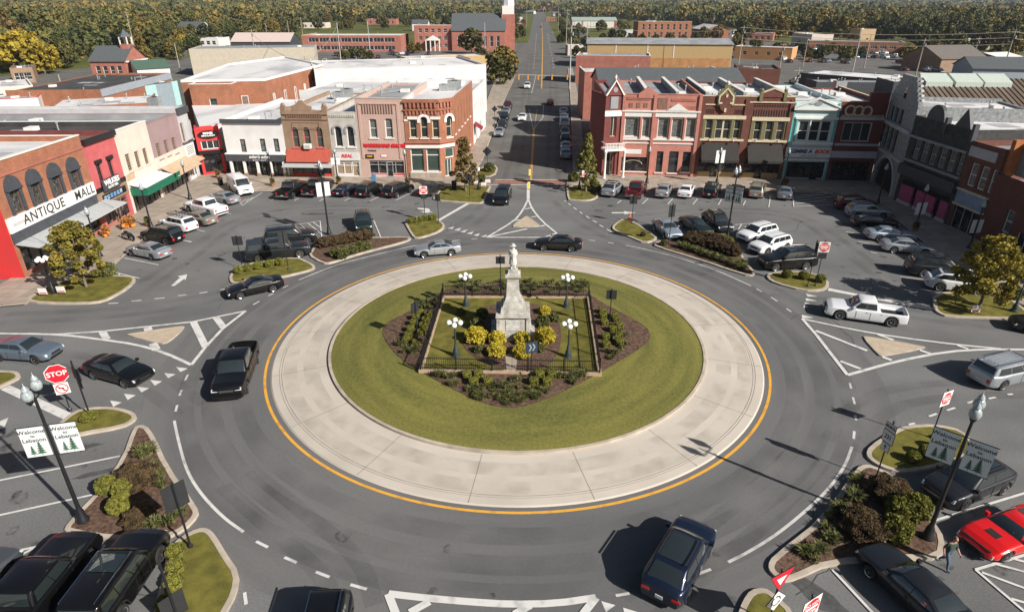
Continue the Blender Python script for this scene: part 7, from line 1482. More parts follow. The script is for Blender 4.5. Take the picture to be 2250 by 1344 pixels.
def leafmesh(name,v,m,extra=None):
    n=len(v)//4; me=bpy.data.meshes.new(name); me.vertices.add(len(v)); me.vertices.foreach_set('co',v.ravel().astype(np.float32)); me.loops.add(len(v)); me.loops.foreach_set('vertex_index',np.arange(len(v),dtype=np.int32))
    me.polygons.add(n); me.polygons.foreach_set('loop_start',np.arange(0,4*n,4,dtype=np.int32)); me.polygons.foreach_set('loop_total',np.full(n,4,dtype=np.int32)); me.update(calc_edges=True); me.validate(); me.materials.append(m); return me
def leafmat(name,lo,hi,scale=4,third=None,objvar=.15,tr=.15):
    m=mat(name,hi,.75,col2=lo,scale=scale,detail=4,spec=.25,sharp=(.35,.65),objvar=objvar,fine=5); n=m.node_tree.nodes; L=m.node_tree.links; b=n['Principled BSDF']
    if tr:
        t=n.new('ShaderNodeBsdfTranslucent'); mx=n.new('ShaderNodeMixShader'); mx.inputs[0].default_value=tr; src=b.inputs['Base Color'].links[0].from_socket; L.new(src,t.inputs[0]); L.new(b.outputs[0],mx.inputs[1]); L.new(t.outputs[0],mx.inputs[2]); L.new(mx.outputs[0],n['Material Output'].inputs[0])
    return m
def ell(rx,ry,rz,zc,shell=.55,lump=.15,box=False):
    def f(rg,n):
        d=rg.normal(size=(n,3)); d/=np.linalg.norm(d,axis=1)[:,None]; 
        if box: d/= (np.abs(d)**6).sum(1)[:,None]**(1/6)
        r=(shell+(1-shell)*rg.random(n)**.6)
        ph=np.sin(d[:,0]*5+3)*np.sin(d[:,1]*6+1)*np.sin(d[:,2]*5+2); r=r*(1+lump*ph*2)
        P=d*r[:,None]*np.array([rx,ry,rz]); P[:,2]+=zc; return P
    return f
L_box=leafmat('boxwood_leaves',(.095,.1,.018),(.25,.24,.045),5); L_mum=leafmat('yellow_mum_flowers',(.27,.21,.02),(.6,.49,.05),7,objvar=.05); L_bar=leafmat('barberry_leaves',(.045,.033,.017),(.15,.098,.048),3); L_grn=leafmat('perennial_leaves',(.045,.055,.018),(.18,.18,.055),3)
L_yel=leafmat('golden_leaves',(.22,.16,.02),(.48,.37,.05),3); L_tree=leafmat('autumn_maple_leaves',(.09,.085,.015),(.29,.23,.045),1.2); L_fall=leafmat('orange_leaves',(.2,.07,.015),(.5,.22,.04),5); L_iris=leafmat('pale_blade_leaves',(.07,.08,.025),(.24,.24,.09),4)
r=None
for px,l in (((600,409),'potted green plant at the foot of the lamp before the boutique'),((745,405),'potted green plant at the foot of the lamp before the off white shop'),((327,497),'planter at the foot of the lamp before the green awning'),((480,391),'leafy planter before the red corner shop'),((896,412),'planter at the foot of the lamp before the corner brick building'),((2010,508),'dark planter at the foot of the lamp before the pink panelled shop'),((1725,409),'planter at the foot of the lamp left of the mint bookshop')):
    r=empty('planter',G(*px,.14),l,'planter','planters on the sidewalks'); part(r,'pot',M_pot,lambda q:q.lathe([(.22,0),(.32,.4),(.34,.45),(.28,.45)],12)); o=bpy.data.objects.new('plant',leafmesh('plant',leafdata(160,ell(.35,.35,.4,.75),.14,3),L_grn)); COL.objects.link(o); o.parent=r
g=G(283,527,.14); r=empty('motorcycle',Matrix.Translation(g)@Matrix.Rotation(R(150),4,'Z'),'black motorcycle on the pavement above the black suv','motorcycle')
for x in (-.75,.75): w_=part(r,'wheel',M_tyre,lambda q:q.cyl((x,-.07,.32),(x,.07,.32),.32,n=16)); part(w_,'rim',M_rim,lambda q:q.cyl((x,-.075,.32),(x,.075,.32),.2,n=12))
part(r,'engine',M_chrome,lambda q:q.box(-.3,.3,-.2,.2,.25,.6)); part(r,'tank',PT['black'],lambda q:q.ball((.15,0,.82),(.35,.17,.17)),60); part(r,'seat',M_under,lambda q:q.ball((-.4,0,.75),(.45,.18,.1)),60); part(r,'handlebar',M_chrome,lambda q:[q.cyl((.5,-.4,1.1),(.5,.4,1.1),.025,n=6),q.cyl((.75,0,.35),(.5,0,1.1),.04,n=6)]); part(r,'headlamp',M_hl,lambda q:q.ball((.65,0,.95),.12),60); part(r,'fender',PT['black'],lambda q:q.xprism([(-1.1,.3),(-1.05,.6),(-.75,.72),(-.45,.65),(-.45,.58),(-.75,.64),(-.98,.5)],-.1,.1))
for k,(x,y) in enumerate(((284,500),(292,497),(276,503),(236,520))):
    r=empty('autumn_display',G(x,y,.14),['pumpkins and red chairs stacked before the coral shop, middle heap','pumpkins piled before the coral shop, right heap','orange autumn plants before the coral shop, left heap','orange cornstalk bundle by the coral shop door'][k],'decoration','autumn display on the west pavement')
    part(r,'pumpkin',mat('pumpkin_orange',(.6,.2,.03),.6,var=.15),lambda q:[q.ball((random.uniform(-.4,.4),random.uniform(-.3,.3),.2+.25*(i>2)),.22,10,7) for i in range(5)],60); o=bpy.data.objects.new('stalks',leafmesh('stalks',leafdata(140,ell(.4,.4,.6,.7),.16,k),L_fall)); COL.objects.link(o); o.parent=r
# ---- person walking past the red car
g=G(2072,1243); r=empty('person',Matrix.Translation((g.x,g.y,0))@Matrix.Rotation(R(-75),4,'Z'),'person in a dark green shirt and blue jeans walking past the red sports car','person')
M_skin=mat('skin',(.45,.25,.17),.6,var=0); M_jean=mat('blue_jeans',(.06,.11,.19),.8,var=.15,scale=6); M_shirt=mat('dark_green_shirt',(.035,.06,.045),.8,var=.15,scale=5); M_hair=mat('grey_brown_hair',(.14,.11,.09),.7,var=.1)
V=[(0,0,.95),(0,0,1.15),(.02,0,1.38),(.04,0,1.5),(.06,0,1.6),(.0,-.1,.9),(.2,-.1,.5),(.28,-.1,.09),(.42,-.1,.05),(0,.1,.9),(-.06,.1,.5),(-.32,.1,.14),(-.22,.1,.05),(.01,-.2,1.38),(-.1,-.25,1.12),(-.02,-.25,.9),(.03,-.24,.8),(.01,.2,1.38),(.1,.26,1.12),(.28,.24,.98),(.36,.23,.93)]
Ed=[(0,1),(1,2),(2,3),(3,4),(0,5),(5,6),(6,7),(7,8),(0,9),(9,10),(10,11),(11,12),(2,13),(13,14),(14,15),(15,16),(2,17),(17,18),(18,19),(19,20)]
Rd=[.15,.15,.16,.06,.07,.1,.07,.05,.04,.1,.07,.05,.04,.07,.05,.035,.03,.07,.05,.035,.03]
bdy=skinned('body',V,Ed,Rd,M_skin,r,2); bdy.data.materials.clear(); [bdy.data.materials.append(x) for x in (M_skin,M_jean,M_shirt,M_under)]
for p in bdy.data.polygons:
    c=p.center; p.material_index=3 if c.z<.1 else 1 if c.z<1.0 and abs(c.y)<.2 else 2 if (c.z<1.45 and (c.z>1.14 or abs(c.y)<.2)) else 0
part(bdy,'head',M_skin,lambda q:[q.ball((.07,0,1.68),(.1,.08,.125)),q.ball((.17,0,1.67),(.025,.018,.025),6,5)]+[q.ball((.06,s*.085,1.67),(.02,.015,.03),6,5) for s in (-1,1)]+[q.ball((.14,s*.035,1.7),(.012,.012,.01),6,4) for s in (-1,1)],60); part(bdy,'hair',M_hair,lambda q:q.ball((.045,0,1.71),(.105,.09,.115)),60)
for s,base in ((-1,Vector((.03,-.24,.79))),(1,Vector((.37,.23,.92)))):
    def hand(q):
        q.ball(base,(.035,.02,.045),8,6)
        for i in range(4): p0=base+Vector(((i-1.5)*.017,0,-.035)); q.cyl(p0,p0+Vector((.004,.006*-s,-.045-.008*(i in(1,2)))),.009,.007,6)
        q.cyl(base+Vector((.03,0,0)),base+Vector((.055,0,-.03)),.01,.008,6)
    part(bdy,'hand',M_skin,hand)
# ---- utility poles, signals, wires
M_wood=mat('weathered_pole_wood',(.34,.29,.23),.9,var=.2,scale=2,stretch=(4,4,.3)); M_galv=mat('galvanised_pole',(.4,.41,.41),.5,var=.1)
POLES={}
def upole(key,x,yt,yb,label,arm=True,m=None,r=.21,lamp=False):
    g=G(x,yb); h=zat(g,x,yt); o=empty('utility_pole',g,label,'utility pole','utility poles over the roofs'); part(o,'pole',m or M_wood,lambda q:q.cyl((0,0,0),(0,0,h),r,r*.65,8))
    if arm: part(o,'crossarm',M_wood,lambda q:q.box(-1.2,1.2,-.07,.07,h-.8,h-.65)); part(o,'transformer',M_hvac,lambda q:q.cyl((.35,-.3,h-2.6),(.35,-.3,h-1.7),.25,n=10))
    if lamp: part(o,'lamp_arm',M_galv,lambda q:[q.cyl((0,0,h-.2),(-2,0,h+.3),.05,n=6),q.ball((-2.1,0,h+.3),(.35,.15,.1),8,6)])
    POLES[key]=(g,h); return o
for i,(x,yt,yb,m,a,lb) in enumerate([(149,164,236,M_wood,0,'thick beige pole before the grey blue shed'),(306,170,240,M_wood,0,'pale pole before the orange brick shed wall'),(301,25,128,M_wood,1,'tall pole right of the brick church'),(397,96,160,M_wood,0,'grey pole left of the beige warehouse'),(564,64,140,M_wood,1,'pole before the beige warehouse'),(590,50,100,M_wood,1,'pole before the pavilion'),(638,45,96,M_wood,0,'pole right of the pavilion'),(665,38,76,M_wood,1,'pole at the left end of the brick office block'),(681,124,215,M_wood,1,'pole between the brick warehouse and the white block'),(750,50,142,M_galv,0,'tall grey pole before the brick office block'),(814,47,124,M_galv,0,'tall grey pole above the white block'),(1066,50,120,M_galv,0,'grey pole before the long brick church'),(1251,56,196,M_galv,1,'tall pole at the right kerb beside the traffic signals'),(1243,20,120,M_wood,1,'pole farther up the right kerb of the north street'),(1226,2,70,M_wood,1,'distant pole at the right kerb of the north street'),(1287,50,140,M_galv,0,'grey pole at the corner of the tan warehouse'),(1620,56,160,M_wood,1,'pole at the right end of the tan warehouse'),(1713,94,150,M_wood,1,'pole before the peach store'),(1764,86,146,M_wood,0,'pole right of the peach store'),(1746,149,205,M_wood,1,'short pole with many wires above the bookshop'),(1870,66,172,M_galv,0,'tall grey pole before the tan tower'),(1898,76,150,M_wood,0,'pole before the long brick store'),(2012,84,166,M_wood,1,'pole with transformers right of the long brick store'),(2136,81,136,M_wood,1,'pole before the dark bungalow'),(2195,65,182,M_wood,1,'leaning tall pole at the right above the ribbed roof'),(1157,8,60,M_wood,1,'distant pole at the left kerb of the north street')]): upole(i,x,yt,yb,lb,a,m)
def wire(a,b,label,sag=1.0,dz=0):
    (ga,ha),(gb,hb)=POLES[a],POLES[b]; A=Vector((ga.x,ga.y,ha-.7-dz)); B_=Vector((gb.x,gb.y,hb-.7-dz)); mb=MB(); n=8; pts=[A.lerp(B_,i/n)-Vector((0,0,sag*4*(i/n)*(1-i/n))) for i in range(n+1)]
    for p,q in zip(pts,pts[1:]): mb.cyl(p,q,.065,n=4,caps=False)
    tag(mb.build('overhead_wire',mat('pale_cable',(.38,.34,.26),.6,var=0)),label,'wire','overhead wires strung between poles')
for a,b,l in ((16,21,'wires over the'),(21,24,'wires right of the'),(16,20,'wires to the'),(22,24,'wires near the'),(13,15,'wires along the'),(12,13,'wires up the')):
    pass
POLES['e']=(G(2330,180)+Vector((8,0,0)),POLES[24][1]+1)
for a,b,dz,l in ((16,24,0,'highest overhead wire across the right side'),(16,24,1.6,'second overhead wire across the right side'),(16,24,3.4,'third overhead wire across the right side'),(24,'e',0,'highest wire leaving the right edge'),(24,'e',1.8,'lower wire leaving the right edge'),(15,16,.5,'wire above the tan warehouse'),(12,13,0,'wire along the right kerb of the north street'),(13,14,0,'wire at the far end of the right kerb'),(8,9,.5,'wire from the brick warehouse to the brick office block'),(4,8,1,'wire before the beige warehouse')): wire(a,b,l,1.5,dz)
g=G(1251,196); r=empty('signal_mast',g,'grey mast arm over the north street carrying amber traffic signals','traffic signal'); h=zat(g,1251,168)
L_=G(1251,196).x-G(1140,196).x
part(r,'mast_arm',M_galv,lambda q:[q.cyl((0,-.4,0),(0,-.4,h+.6),.16,n=8),q.cyl((0,-.4,h),(-L_,-.4,h+.5),.09,n=6)])
M_amb=mat('amber_signal_housing',(.6,.26,.03),.5,var=0)
for t in (.05,.35,.62,.82,1.0): s_=part(r,'signal_head',M_amb,lambda q:q.box(-L_*t-.2,-L_*t+.2,-.65,-.45,h-.9,h+.5)); 
# ================================================================ PLANTING AND TREES
def put(name,me,loc,sc=(1,1,1),rz=0,label=None,cat=None,group=None,kind=None):
    o=bpy.data.objects.new(name,me); COL.objects.link(o); o.location=loc; o.scale=sc; o.rotation_euler=(0,0,rz); return tag(o,label,cat,group,kind)
P_cube=leafmesh('boxwood_block',leafdata(1500,ell(.27,.27,.24,.24,.78,.03,True),.06,1,.6),L_box)
P_ball=leafmesh('boxwood_ball',leafdata(4200,ell(.5,.5,.42,.4,.8,.06),.06,2,.5),L_box)
P_mum=leafmesh('mum',leafdata(2600,ell(.62,.62,.5,.4,.7,.12),.1,3,.9),L_mum)
P_green=leafmesh('round_shrub',leafdata(2000,ell(.6,.6,.55,.45,.65,.12),.1,4),L_grn)
P_bar=leafmesh('barberry',leafdata(9000,ell(.85,.85,.55,.5,.6,.2),.085,5,.4),L_bar)
P_barN=leafmesh('barberry_fine',leafdata(34000,ell(.85,.85,.6,.55,.45,.13),.042,15,.4),L_bar)
P_yg=leafmesh('golden_shrub',leafdata(7000,ell(.6,.6,.6,.55,.5,.15),.065,6,.5),L_box)
def blades(seed,n,m,hh=.6,sp=.25,w=.035):
    rg=np.random.default_rng(seed); vs=[]
    for i in range(n):
        a=rg.random()*2*math.pi; r0=rg.random()*.12*sp/.25; lean=rg.random()*sp; h=hh*(.6+.6*rg.random()); d=np.array([math.cos(a),math.sin(a),0]); t=np.array([-d[1],d[0],0])*w
        b=d*r0; m1=b+d*lean*.5+[0,0,h*.7]; e=b+d*lean*1.4+[0,0,h*.85]
        vs+=[b-t,b+t,m1+t,m1-t, m1-t,m1+t,e+t*.3,e-t*.3]
    return leafmesh('blades',np.array(vs),m)
P_iris=blades(1,60,L_iris,.7,.35); P_gr=blades(2,90,L_grn,.5,.4,.04)
def c8(x,y): return GL(820+x/3.629,560+y/3.629)
def shr(me,g,s,label,group,sz=None,name='shrub',cat='shrub'): return put(name,me,(g.x,g.y,g.z-.02),(s,s,(sz or s)),random.uniform(0,.3) if me is P_cube else random.uniform(0,6),label,cat,group)
gl='clipped square boxwood in the bed left of the monument fence'
for x,y in [(375,475),(340,515),(325,560),(300,610),(285,655),(270,695),(440,495),(420,540),(400,585),(385,635),(345,722)]: shr(P_cube,c8(x,y),1.0,gl,gl)
gl='clipped square boxwood in the bed right of the monument fence'
for x,y in [(1825,465),(1830,505),(1840,555),(1850,670),(1855,735),(1915,500),(1930,530),(1960,580),(1955,660),(1960,715),(1905,610)]: shr(P_cube,c8(x,y),1.0,gl,gl)
gl='clipped square boxwood in the bed before the monument fence'
for x,y in [(745,975),(840,970),(800,1030),(915,1030),(1325,975),(1425,975),(1280,1030),(1385,1030)]: shr(P_cube,c8(x,y),1.05,gl,gl)
for x,y,s,l in [(825,690,1.25,'yellow mum mound left of the monument, outermost'),(985,700,1.0,'yellow mum mound left of the monument, beside its base'),(985,800,1.0,'yellow mum mound left of the entrance path'),(1185,700,.95,'yellow mum mound right of the monument, beside its base'),(1185,810,1.05,'yellow mum mound right of the entrance path'),(1370,690,1.2,'yellow mum mound right of the monument, outermost'),(1365,470,.75,'small yellow mum behind the right side of the monument')]: shr(P_mum,c8(x,y),s,l,'yellow mums round the monument')
for x,y,s,l in [(830,590,.9,'round olive green shrub left of the monument'),(870,500,.8,'dark round shrub in the shadow left of the monument'),(1350,570,.9,'round green shrub right of the monument'),(1440,530,.7,'pale green shrub at the right edge of the monument bed'),(845,780,.6,'grey green low shrub at the left front of the monument bed'),(1330,770,.6,'low green shrub at the right front of the monument bed'),(700,480,.6,'small green shrub at the back left of the monument bed')]: shr(P_green,c8(x,y),s,l,'round green shrubs round the monument')
def cover(name,me_list,pts,label,group=None,s0=.6,s1=1.1,zf=None):
    """joined ground cover: one mesh of many small plants"""
    rg=random.Random(len(pts)+int(pts[0].x*10)); V=[];
    src=[np.array([v.co for v in m.vertices]) for m in me_list]
    for p in pts:
        k=rg.randrange(len(src)); a=rg.uniform(0,6.28); s=rg.uniform(s0,s1); c_,s_=math.cos(a),math.sin(a); v=src[k]@np.array([[c_,s_,0],[-s_,c_,0],[0,0,1]])*s+np.array(p); V.append(v)
    me=leafmesh(name,np.vstack(V),me_list[0].materials[0]); o=bpy.data.objects.new(name,me); COL.objects.link(o); o['kind']='stuff'; o['label']=label; o['category']='planting'; return o
def scat(poly,n,seed,fn=None):
    rg=random.Random(seed); out=[]; xs=[p[0] for p in poly]; ys=[p[1] for p in poly]
    while len(out)<n:
        x,y=rg.uniform(min(xs),max(xs)),rg.uniform(min(ys),max(ys)); ins=False; j=len(poly)-1
        for i in range(len(poly)):
            if (poly[i][1]>y)!=(poly[j][1]>y) and x<(poly[j][0]-poly[i][0])*(y-poly[i][1])/(poly[j][1]-poly[i][1])+poly[i][0]: ins=not ins
            j=i
        if ins: out.append(fn(x,y))
    return out
P_tuft=leafmesh('tuft',leafdata(90,ell(.28,.28,.22,.18,.3,.1),.09,9),L_grn)
cover('low_planting',[P_tuft,P_gr],scat([(680,1040),(1430,1030),(1380,1120),(1250,1175),(1020,1205),(830,1160)],70,1,c8),'low leafy perennials at the front point of the bed',s0=.4,s1=.75)
cover('low_planting',[P_tuft,P_gr],scat([(720,215),(1700,215),(1715,300),(580,300)],90,2,c8),'low leafy perennials behind the monument fence',s0=.5,s1=.85)
cover('low_planting',[P_iris],scat([(180,690),(330,760),(350,850),(240,790)],10,3,c8)+scat([(480,960),(680,960),(660,1060),(560,1030)],9,4,c8)+scat([(1480,970),(1700,960),(1640,1020),(1500,1070)],9,5,c8)+scat([(1850,780),(1960,760),(1900,860)],8,6,c8),'pale bladed plants at the corners of the bed',s0=.45,s1=.8)
cover('low_planting',[P_tuft],scat([(1960,560),(2060,720),(1980,780),(1900,640)],14,7,c8)+scat([(330,400),(540,330),(470,470)],12,8,c8)+scat([(1100,990),(1200,990),(1200,1020),(1100,1020)],4,9,c8),'small green plants beside the clipped boxwoods')
def px4(x,y): return G(400+x/4.2,360+y/4.2,.15)
def px6(x,y): return G(1240+x/4.8,360+y/4.8,.15)
def px2(x,y): return G(x/3.907,1000+y/3.907,.15)
def px5(x,y): return G(1650+x/3.75,1000+y/3.75,.15)
def px3(x,y): return G(780+x/4.48,300+y/4.48,.15)
gl='clipped boxwood in the row on the left oval grass island'
for x,y in [(525,1005),(610,985),(705,965),(810,948),(900,930)]: shr(P_ball,px4(x,y),.85,gl,gl)
def hedge(me,pts,s,label,cat='hedge',name='hedge',kind=None):
    V=[];rg=random.Random(3); src=np.array([v.co for v in me.vertices])
    for p in pts: a=rg.uniform(0,6.28); c_,s_=math.cos(a),math.sin(a); V.append(src@np.array([[c_,s_,0],[-s_,c_,0],[0,0,1]])*np.array([s,s,s*rg.uniform(.9,1.1)])+np.array(p))
    m=leafmesh(name,np.vstack(V),me.materials[0]); o=bpy.data.objects.new(name,m); COL.objects.link(o); return tag(o,label,cat)
hedge(P_bar,[px4(x,y) for x,y in [(1310,760),(1390,745),(1470,730),(1550,715),(1630,700),(1700,690)]],.9,'long reddish brown hedge on the left mulch island')
hedge(P_green,[px4(x,y) for x,y in [(1420,850),(1500,835),(1580,820),(1650,800),(1700,790),(1480,870)]],.9,'green planting in front of the left reddish hedge','shrub','low_hedge')
hedge(P_bar,[px6(x,y) for x,y in [(1300,830),(1400,840),(1500,860),(1600,890),(1700,930),(1790,960),(1350,800),(1450,800),(1560,830),(1660,870),(1760,910)]],.85,'long reddish brown hedge on the right mulch island')
hedge(P_gr,[px6(x,y) for x,y in [(1230,880),(1290,900),(1350,920),(1420,945),(1490,970),(1560,995),(1640,1020),(1720,1050),(1800,1090),(1850,1060),(1880,1110)]],1.2,'bladed green planting in front of the right reddish hedge','shrub','low_hedge')
hedge(P_ball,[px6(x,y) for x,y in [(1500,770),(1560,785),(1620,800),(1680,815),(1740,830)]],.8,'yellow green hedge behind the right reddish hedge')
hedge(P_ball,[px3(x,y) for x,y in [(545,850),(590,845),(640,835),(690,825),(740,820),(780,815)]],.75,'clipped green hedge on the small north left island')
for x,y,l in [(375,610,'left'),(480,620,'middle'),(590,640,'right')]: g=G(1600+x/2.9215,400+y/2.9215,.15); shr(P_ball,g,.9,'clipped dark boxwood on the right oval grass island, %s one'%l,'boxwoods on the right oval island')
for (x,y),s,l in [((1050,855),.6,'small shrub at the tip of the right mulch island'),((830,760),.5,'tiny shrub on the small northeast island')]: shr(P_green,px6(x,y),s,l,None)
for x,y,l in [(930,310,'upper left'),(1070,335,'upper right'),(1030,480,'lower')]: shr(P_ball,px2(x,y),1.05,'rounded yellow green boxwood in the left planting bed, %s of three'%l,'boxwood balls in the left planting bed',1.1)
for x,y,s,l in [(1165,235,1.25,'large reddish brown barberry in the left planting bed'),(1210,560,.85,'smaller reddish brown barberry in the left planting bed')]: shr(P_barN,px2(x,y),s,l,None,s*.65)
cover('bladed_planting',[P_iris,P_gr],scat([(1290,60),(1400,100),(1400,280),(1300,200)],12,11,px2)+scat([(1230,-80),(1330,-60),(1330,30),(1200,30)],9,12,px2)+[px2(1270,600),(px2(1330,615)),px2(1430,600),px2(1540,470),px2(1560,500),px2(1490,570)],'bladed and leafy plants scattered in the left planting bed',s0=.55,s1=.95)
for x,y,l in [(1510,850,'first from the top'),(1515,975,'second from the top'),(1500,1110,'third from the top'),(1430,1300,'lowest')]: shr(P_cube,px2(x,y),1.15,'clipped square boxwood along the bottom left grass island, %s'%l,'boxwoods on the bottom left island',1.0)
g=G(199,921,.15); shr(P_ball,g,1.0,'low round shrub at the foot of the sign post on the stop sign island',None,.6)
for x,y,s,l in [(1140,350,1.2,'large reddish brown barberry below the route sign'),(935,630,1.25,'large reddish brown barberry in the middle of the right planting bed')]: shr(P_barN,px5(x,y),s,l,None,s*.7)
for x,y,s,l in [(1330,500,1.15,'yellow green shrub beside the tall right lamp'),(1200,500,1.0,'yellow green shrub between the barberries'),(1180,680,1.1,'yellow green shrub at the lower end of the right planting bed')]: shr(P_yg,px5(x,y),s,l,'yellow green shrubs in the right planting bed')
cover('bladed_planting',[P_gr,P_tuft],scat([(880,130),(1000,220),(760,480),(640,520)],14,13,px5)+scat([(620,560),(740,640),(700,740),(600,700)],7,14,px5)+scat([(380,800),(600,770),(520,880),(440,880)],10,15,px5),'dark bladed and leafy plants along the kerb of the right planting bed',s0=.5,s1=.95)
for x,y,l in [(2005,1012,'nearest'),(2032,998,'second'),(2060,985,'third'),(2088,972,'farthest')]: shr(P_ball,G(x,y,.15),.75,'small round boxwood on the right grass island, %s'%l,'boxwoods on the right grass island')
for x,y,s,l in [(1309,420,.8,'shrub at the right end of the northeast island'),(1058,398,.7,'bushy planting on the small north left bed'),(1075,376,.9,'green bush at the foot of the diamond sign'),(1260,398,.9,'bushes beside the street at the northeast corner')]: shr(P_green,G(x,y,.15),s*1.4,l,None)
shr(P_yg,G(1307,413,.15),1.0,'yellow green bush on the northeast island',None)
for x,y,s,l in [(2225,655,1.1,'dark low shrub behind the right hand tree'),(238,604,1.2,'dark shrub behind the left hand tree')]: shr(P_green,G(x,y,.15),s,l,None)
# ---- trees
M_bark=mat('grey_bark',(.2,.16,.13),.9,scale=3,col2=(.1,.08,.065),stretch=(3,3,.6))
def tree_mesh(seed,h,rad_,cb,n,size,m,cone=0.0,limbs=9):
    """returns trunk MB and foliage mesh: leaf clumps on and around limb ends"""
    rg=random.Random(seed); t=MB(); th=h*.8; t.cyl((0,0,0),(0,0,cb),.14*h/6,.1*h/6,8); t.cyl((0,0,cb),(.1,.05,th),.1*h/6,.03,7); cl=[]
    for i in range(limbs*6):
        f=(i+.5)/(limbs*6); z=cb+(h-cb)*f; ang=i*2.4+rg.uniform(-.4,.4)
        prof=math.sin(math.pi*min(1,(f*.82+.18)))**.6 if cone==0 else (1-f)**.8*(.35+.65*min(1,f*6))
        r=rad_*prof*rg.uniform(.55,1.05); p=Vector((r*math.cos(ang),r*math.sin(ang),z+rg.uniform(-.1,.25)*h*.1)); cl.append((p,rad_*rg.uniform(.13,.27)*(1 if cone==0 else .8)))
        if i%3==0: t.cyl((0,0,max(cb*.9,z-r*.8)),p*.9+Vector((0,0,z*.1-.05)),.035*h/6,.012,5,caps=False)
    for i in range(limbs): ang=rg.uniform(0,6.28); z=rg.uniform(cb+.1*h,h*.93); r=rad_*.3*rg.random(); cl.append((Vector((r*math.cos(ang),r*math.sin(ang),z)),rad_*.3))
    C=np.array([c[0] for c in cl]); Rr=np.array([c[1] for c in cl])
    def fn(g,nn):
        k=g.integers(0,len(C),nn); d=g.normal(size=(nn,3)); d/=np.linalg.norm(d,axis=1)[:,None]; return C[k]+d*(Rr[k]*(.35+.65*g.random(nn)**.5))[:,None]*np.array([1,1,.75])
    return t,leafmesh('leaves',leafdata(n,fn,size,seed,.5),m)
def tree(g,h,rad_,cb,n,size,m,label,seed,cone=0,group=None,name='street_tree'):
    r=empty(name,g,label,'tree',group); t,f=tree_mesh(seed,h,rad_,cb,n,size,m,cone); t.build('trunk',M_bark,r,60); o=bpy.data.objects.new('crown',f); COL.objects.link(o); o.parent=r; return r
tree(G(190,630,.15),5.7,2.0,1.2,9500,.15,L_tree,'broad yellow green tree on the left grass island before the antique mall',11)
tree(G(2150,678,.15),5.9,2.35,1.1,10000,.15,leafmat('bright_autumn_leaves',(.17,.14,.02),(.42,.34,.05),1.2),'broad golden green tree on the right grass island',12)
tree(G(1023,419,.15),6.8,2.2,1.0,4800,.17,leafmat('russet_green_leaves',(.12,.085,.03),(.3,.22,.08),1.2),'conical russet tree on the north left grass island',13,.1)
tree(G(1287,420,.15),7.2,2.0,1.0,4800,.17,leafmat('golden_green_leaves',(.13,.13,.03),(.34,.31,.08),1.2),'conical golden tree on the northeast grass island',14,.1)
L_f=[leafmat('forest_olive_leaves',(.042,.046,.016),(.16,.145,.042),.25,objvar=.3,tr=0),leafmat('forest_green_leaves',(.028,.036,.014),(.095,.105,.034),.25,objvar=.3,tr=0),leafmat('forest_amber_leaves',(.09,.072,.018),(.24,.175,.04),.25,objvar=.3,tr=0),leafmat('forest_russet_leaves',(.075,.05,.018),(.18,.11,.045),.25,objvar=.3,tr=0)]
PT_=[]
for i in range(8):
    t,f=tree_mesh(30+i,10,4.6+(i%3)*.6,1.6,1500,.85,L_f[0],0,8); PT_.append((t.mesh('trunk'),f)); PT_[-1][0].materials.append(M_bark)
yl_=leafmesh('yellow',leafdata(10,ell(1,1,1,0),.1,1),L_yel)
def ftree(x,y,s,kind,label,group,k=None):
    g=G(x,y); r=empty('broadleaf_tree',Matrix.Translation(g)@Matrix.Rotation(random.uniform(0,6),4,'Z')@Matrix.Diagonal((s,s,s*random.uniform(.85,1.15),1)),label,'tree',group); a,b=PT_[random.randrange(8)]
    for nm,me in (('trunk',a),('crown',b)):
        o=bpy.data.objects.new(nm,me); COL.objects.link(o); o.parent=r
        if nm=='crown': o.material_slots[0].link='OBJECT'; o.material_slots[0].material=L_yel if kind=='y' else L_f[kind]
    return r
ftree(62,158,1.5,'y','bright yellow tree left of the brick church',None); ftree(100,162,1.1,'y','smaller bright yellow tree between the tall yellow tree and the church',None); ftree(22,152,1.3,0,'olive tree left of the bright yellow tree',None)
ftree(1104,172,1.0,2,'tall amber tree at the left kerb of the north street',None); ftree(1098,185,.8,0,'olive tree beside the amber tree on the left kerb',None); ftree(1036,118,1.1,0,'round green tree before the long brick church',None); ftree(1112,150,.8,2,'slim golden tree farther up the left kerb',None)
rg=random.Random(5)
def zone(pts,label,kinds,s=(.8,1.2)):
    for x,y in pts: ftree(x,y,rg.uniform(*s),rg.choice(kinds),label,label)
zone([(150,140),(165,128),(180,120),(140,125),(320,118),(335,110),(350,105),(160,110),(345,122),(375,100)],'olive and green tree round the brick church',[0,0,1])
zone([(405,92),(425,88),(455,92),(470,86),(385,80),(490,80),(372,85)],'bushy tree round the twin gabled white house',[0,1])
zone([(1325,92),(1345,88),(1365,90),(1385,92),(1410,98),(1440,98),(1470,98),(1500,98),(1530,92),(1555,85)],'small dark tree in front of the orange brick office',[1,0],(.45,.7))
zone([(1060,132),(905,118),(920,116)],'small tree by the brick hall',[0,2],(.4,.5))
zone([(1700,72),(1720,76),(1790,80),(1810,78),(1830,84),(1845,88),(1690,80),(1730,82),(1755,66)],'amber and olive tree behind the peach store',[0,2,2],(1.0,1.4))
zone([(2000,90),(2020,98),(2045,92),(2060,104),(2085,96),(2100,92),(1960,88),(1940,84),(2120,100),(2150,98),(2180,98),(2210,100),(2240,96)],'dark tree behind the long brick store and the bungalow',[1,1,0],(.9,1.3))
zone([(1240,40),(1262,44),(1275,36),(1300,36),(1330,36),(1375,42),(1395,40),(1350,34)],'tree behind the striped hall',[0,1],(.9,1.3))
zone([(1130,60),(1120,70),(1110,50),(1140,42),(1128,36),(1230,50),(1236,66),(1225,38)],'tree beside the far north street',[0,1,2],(.6,.9))
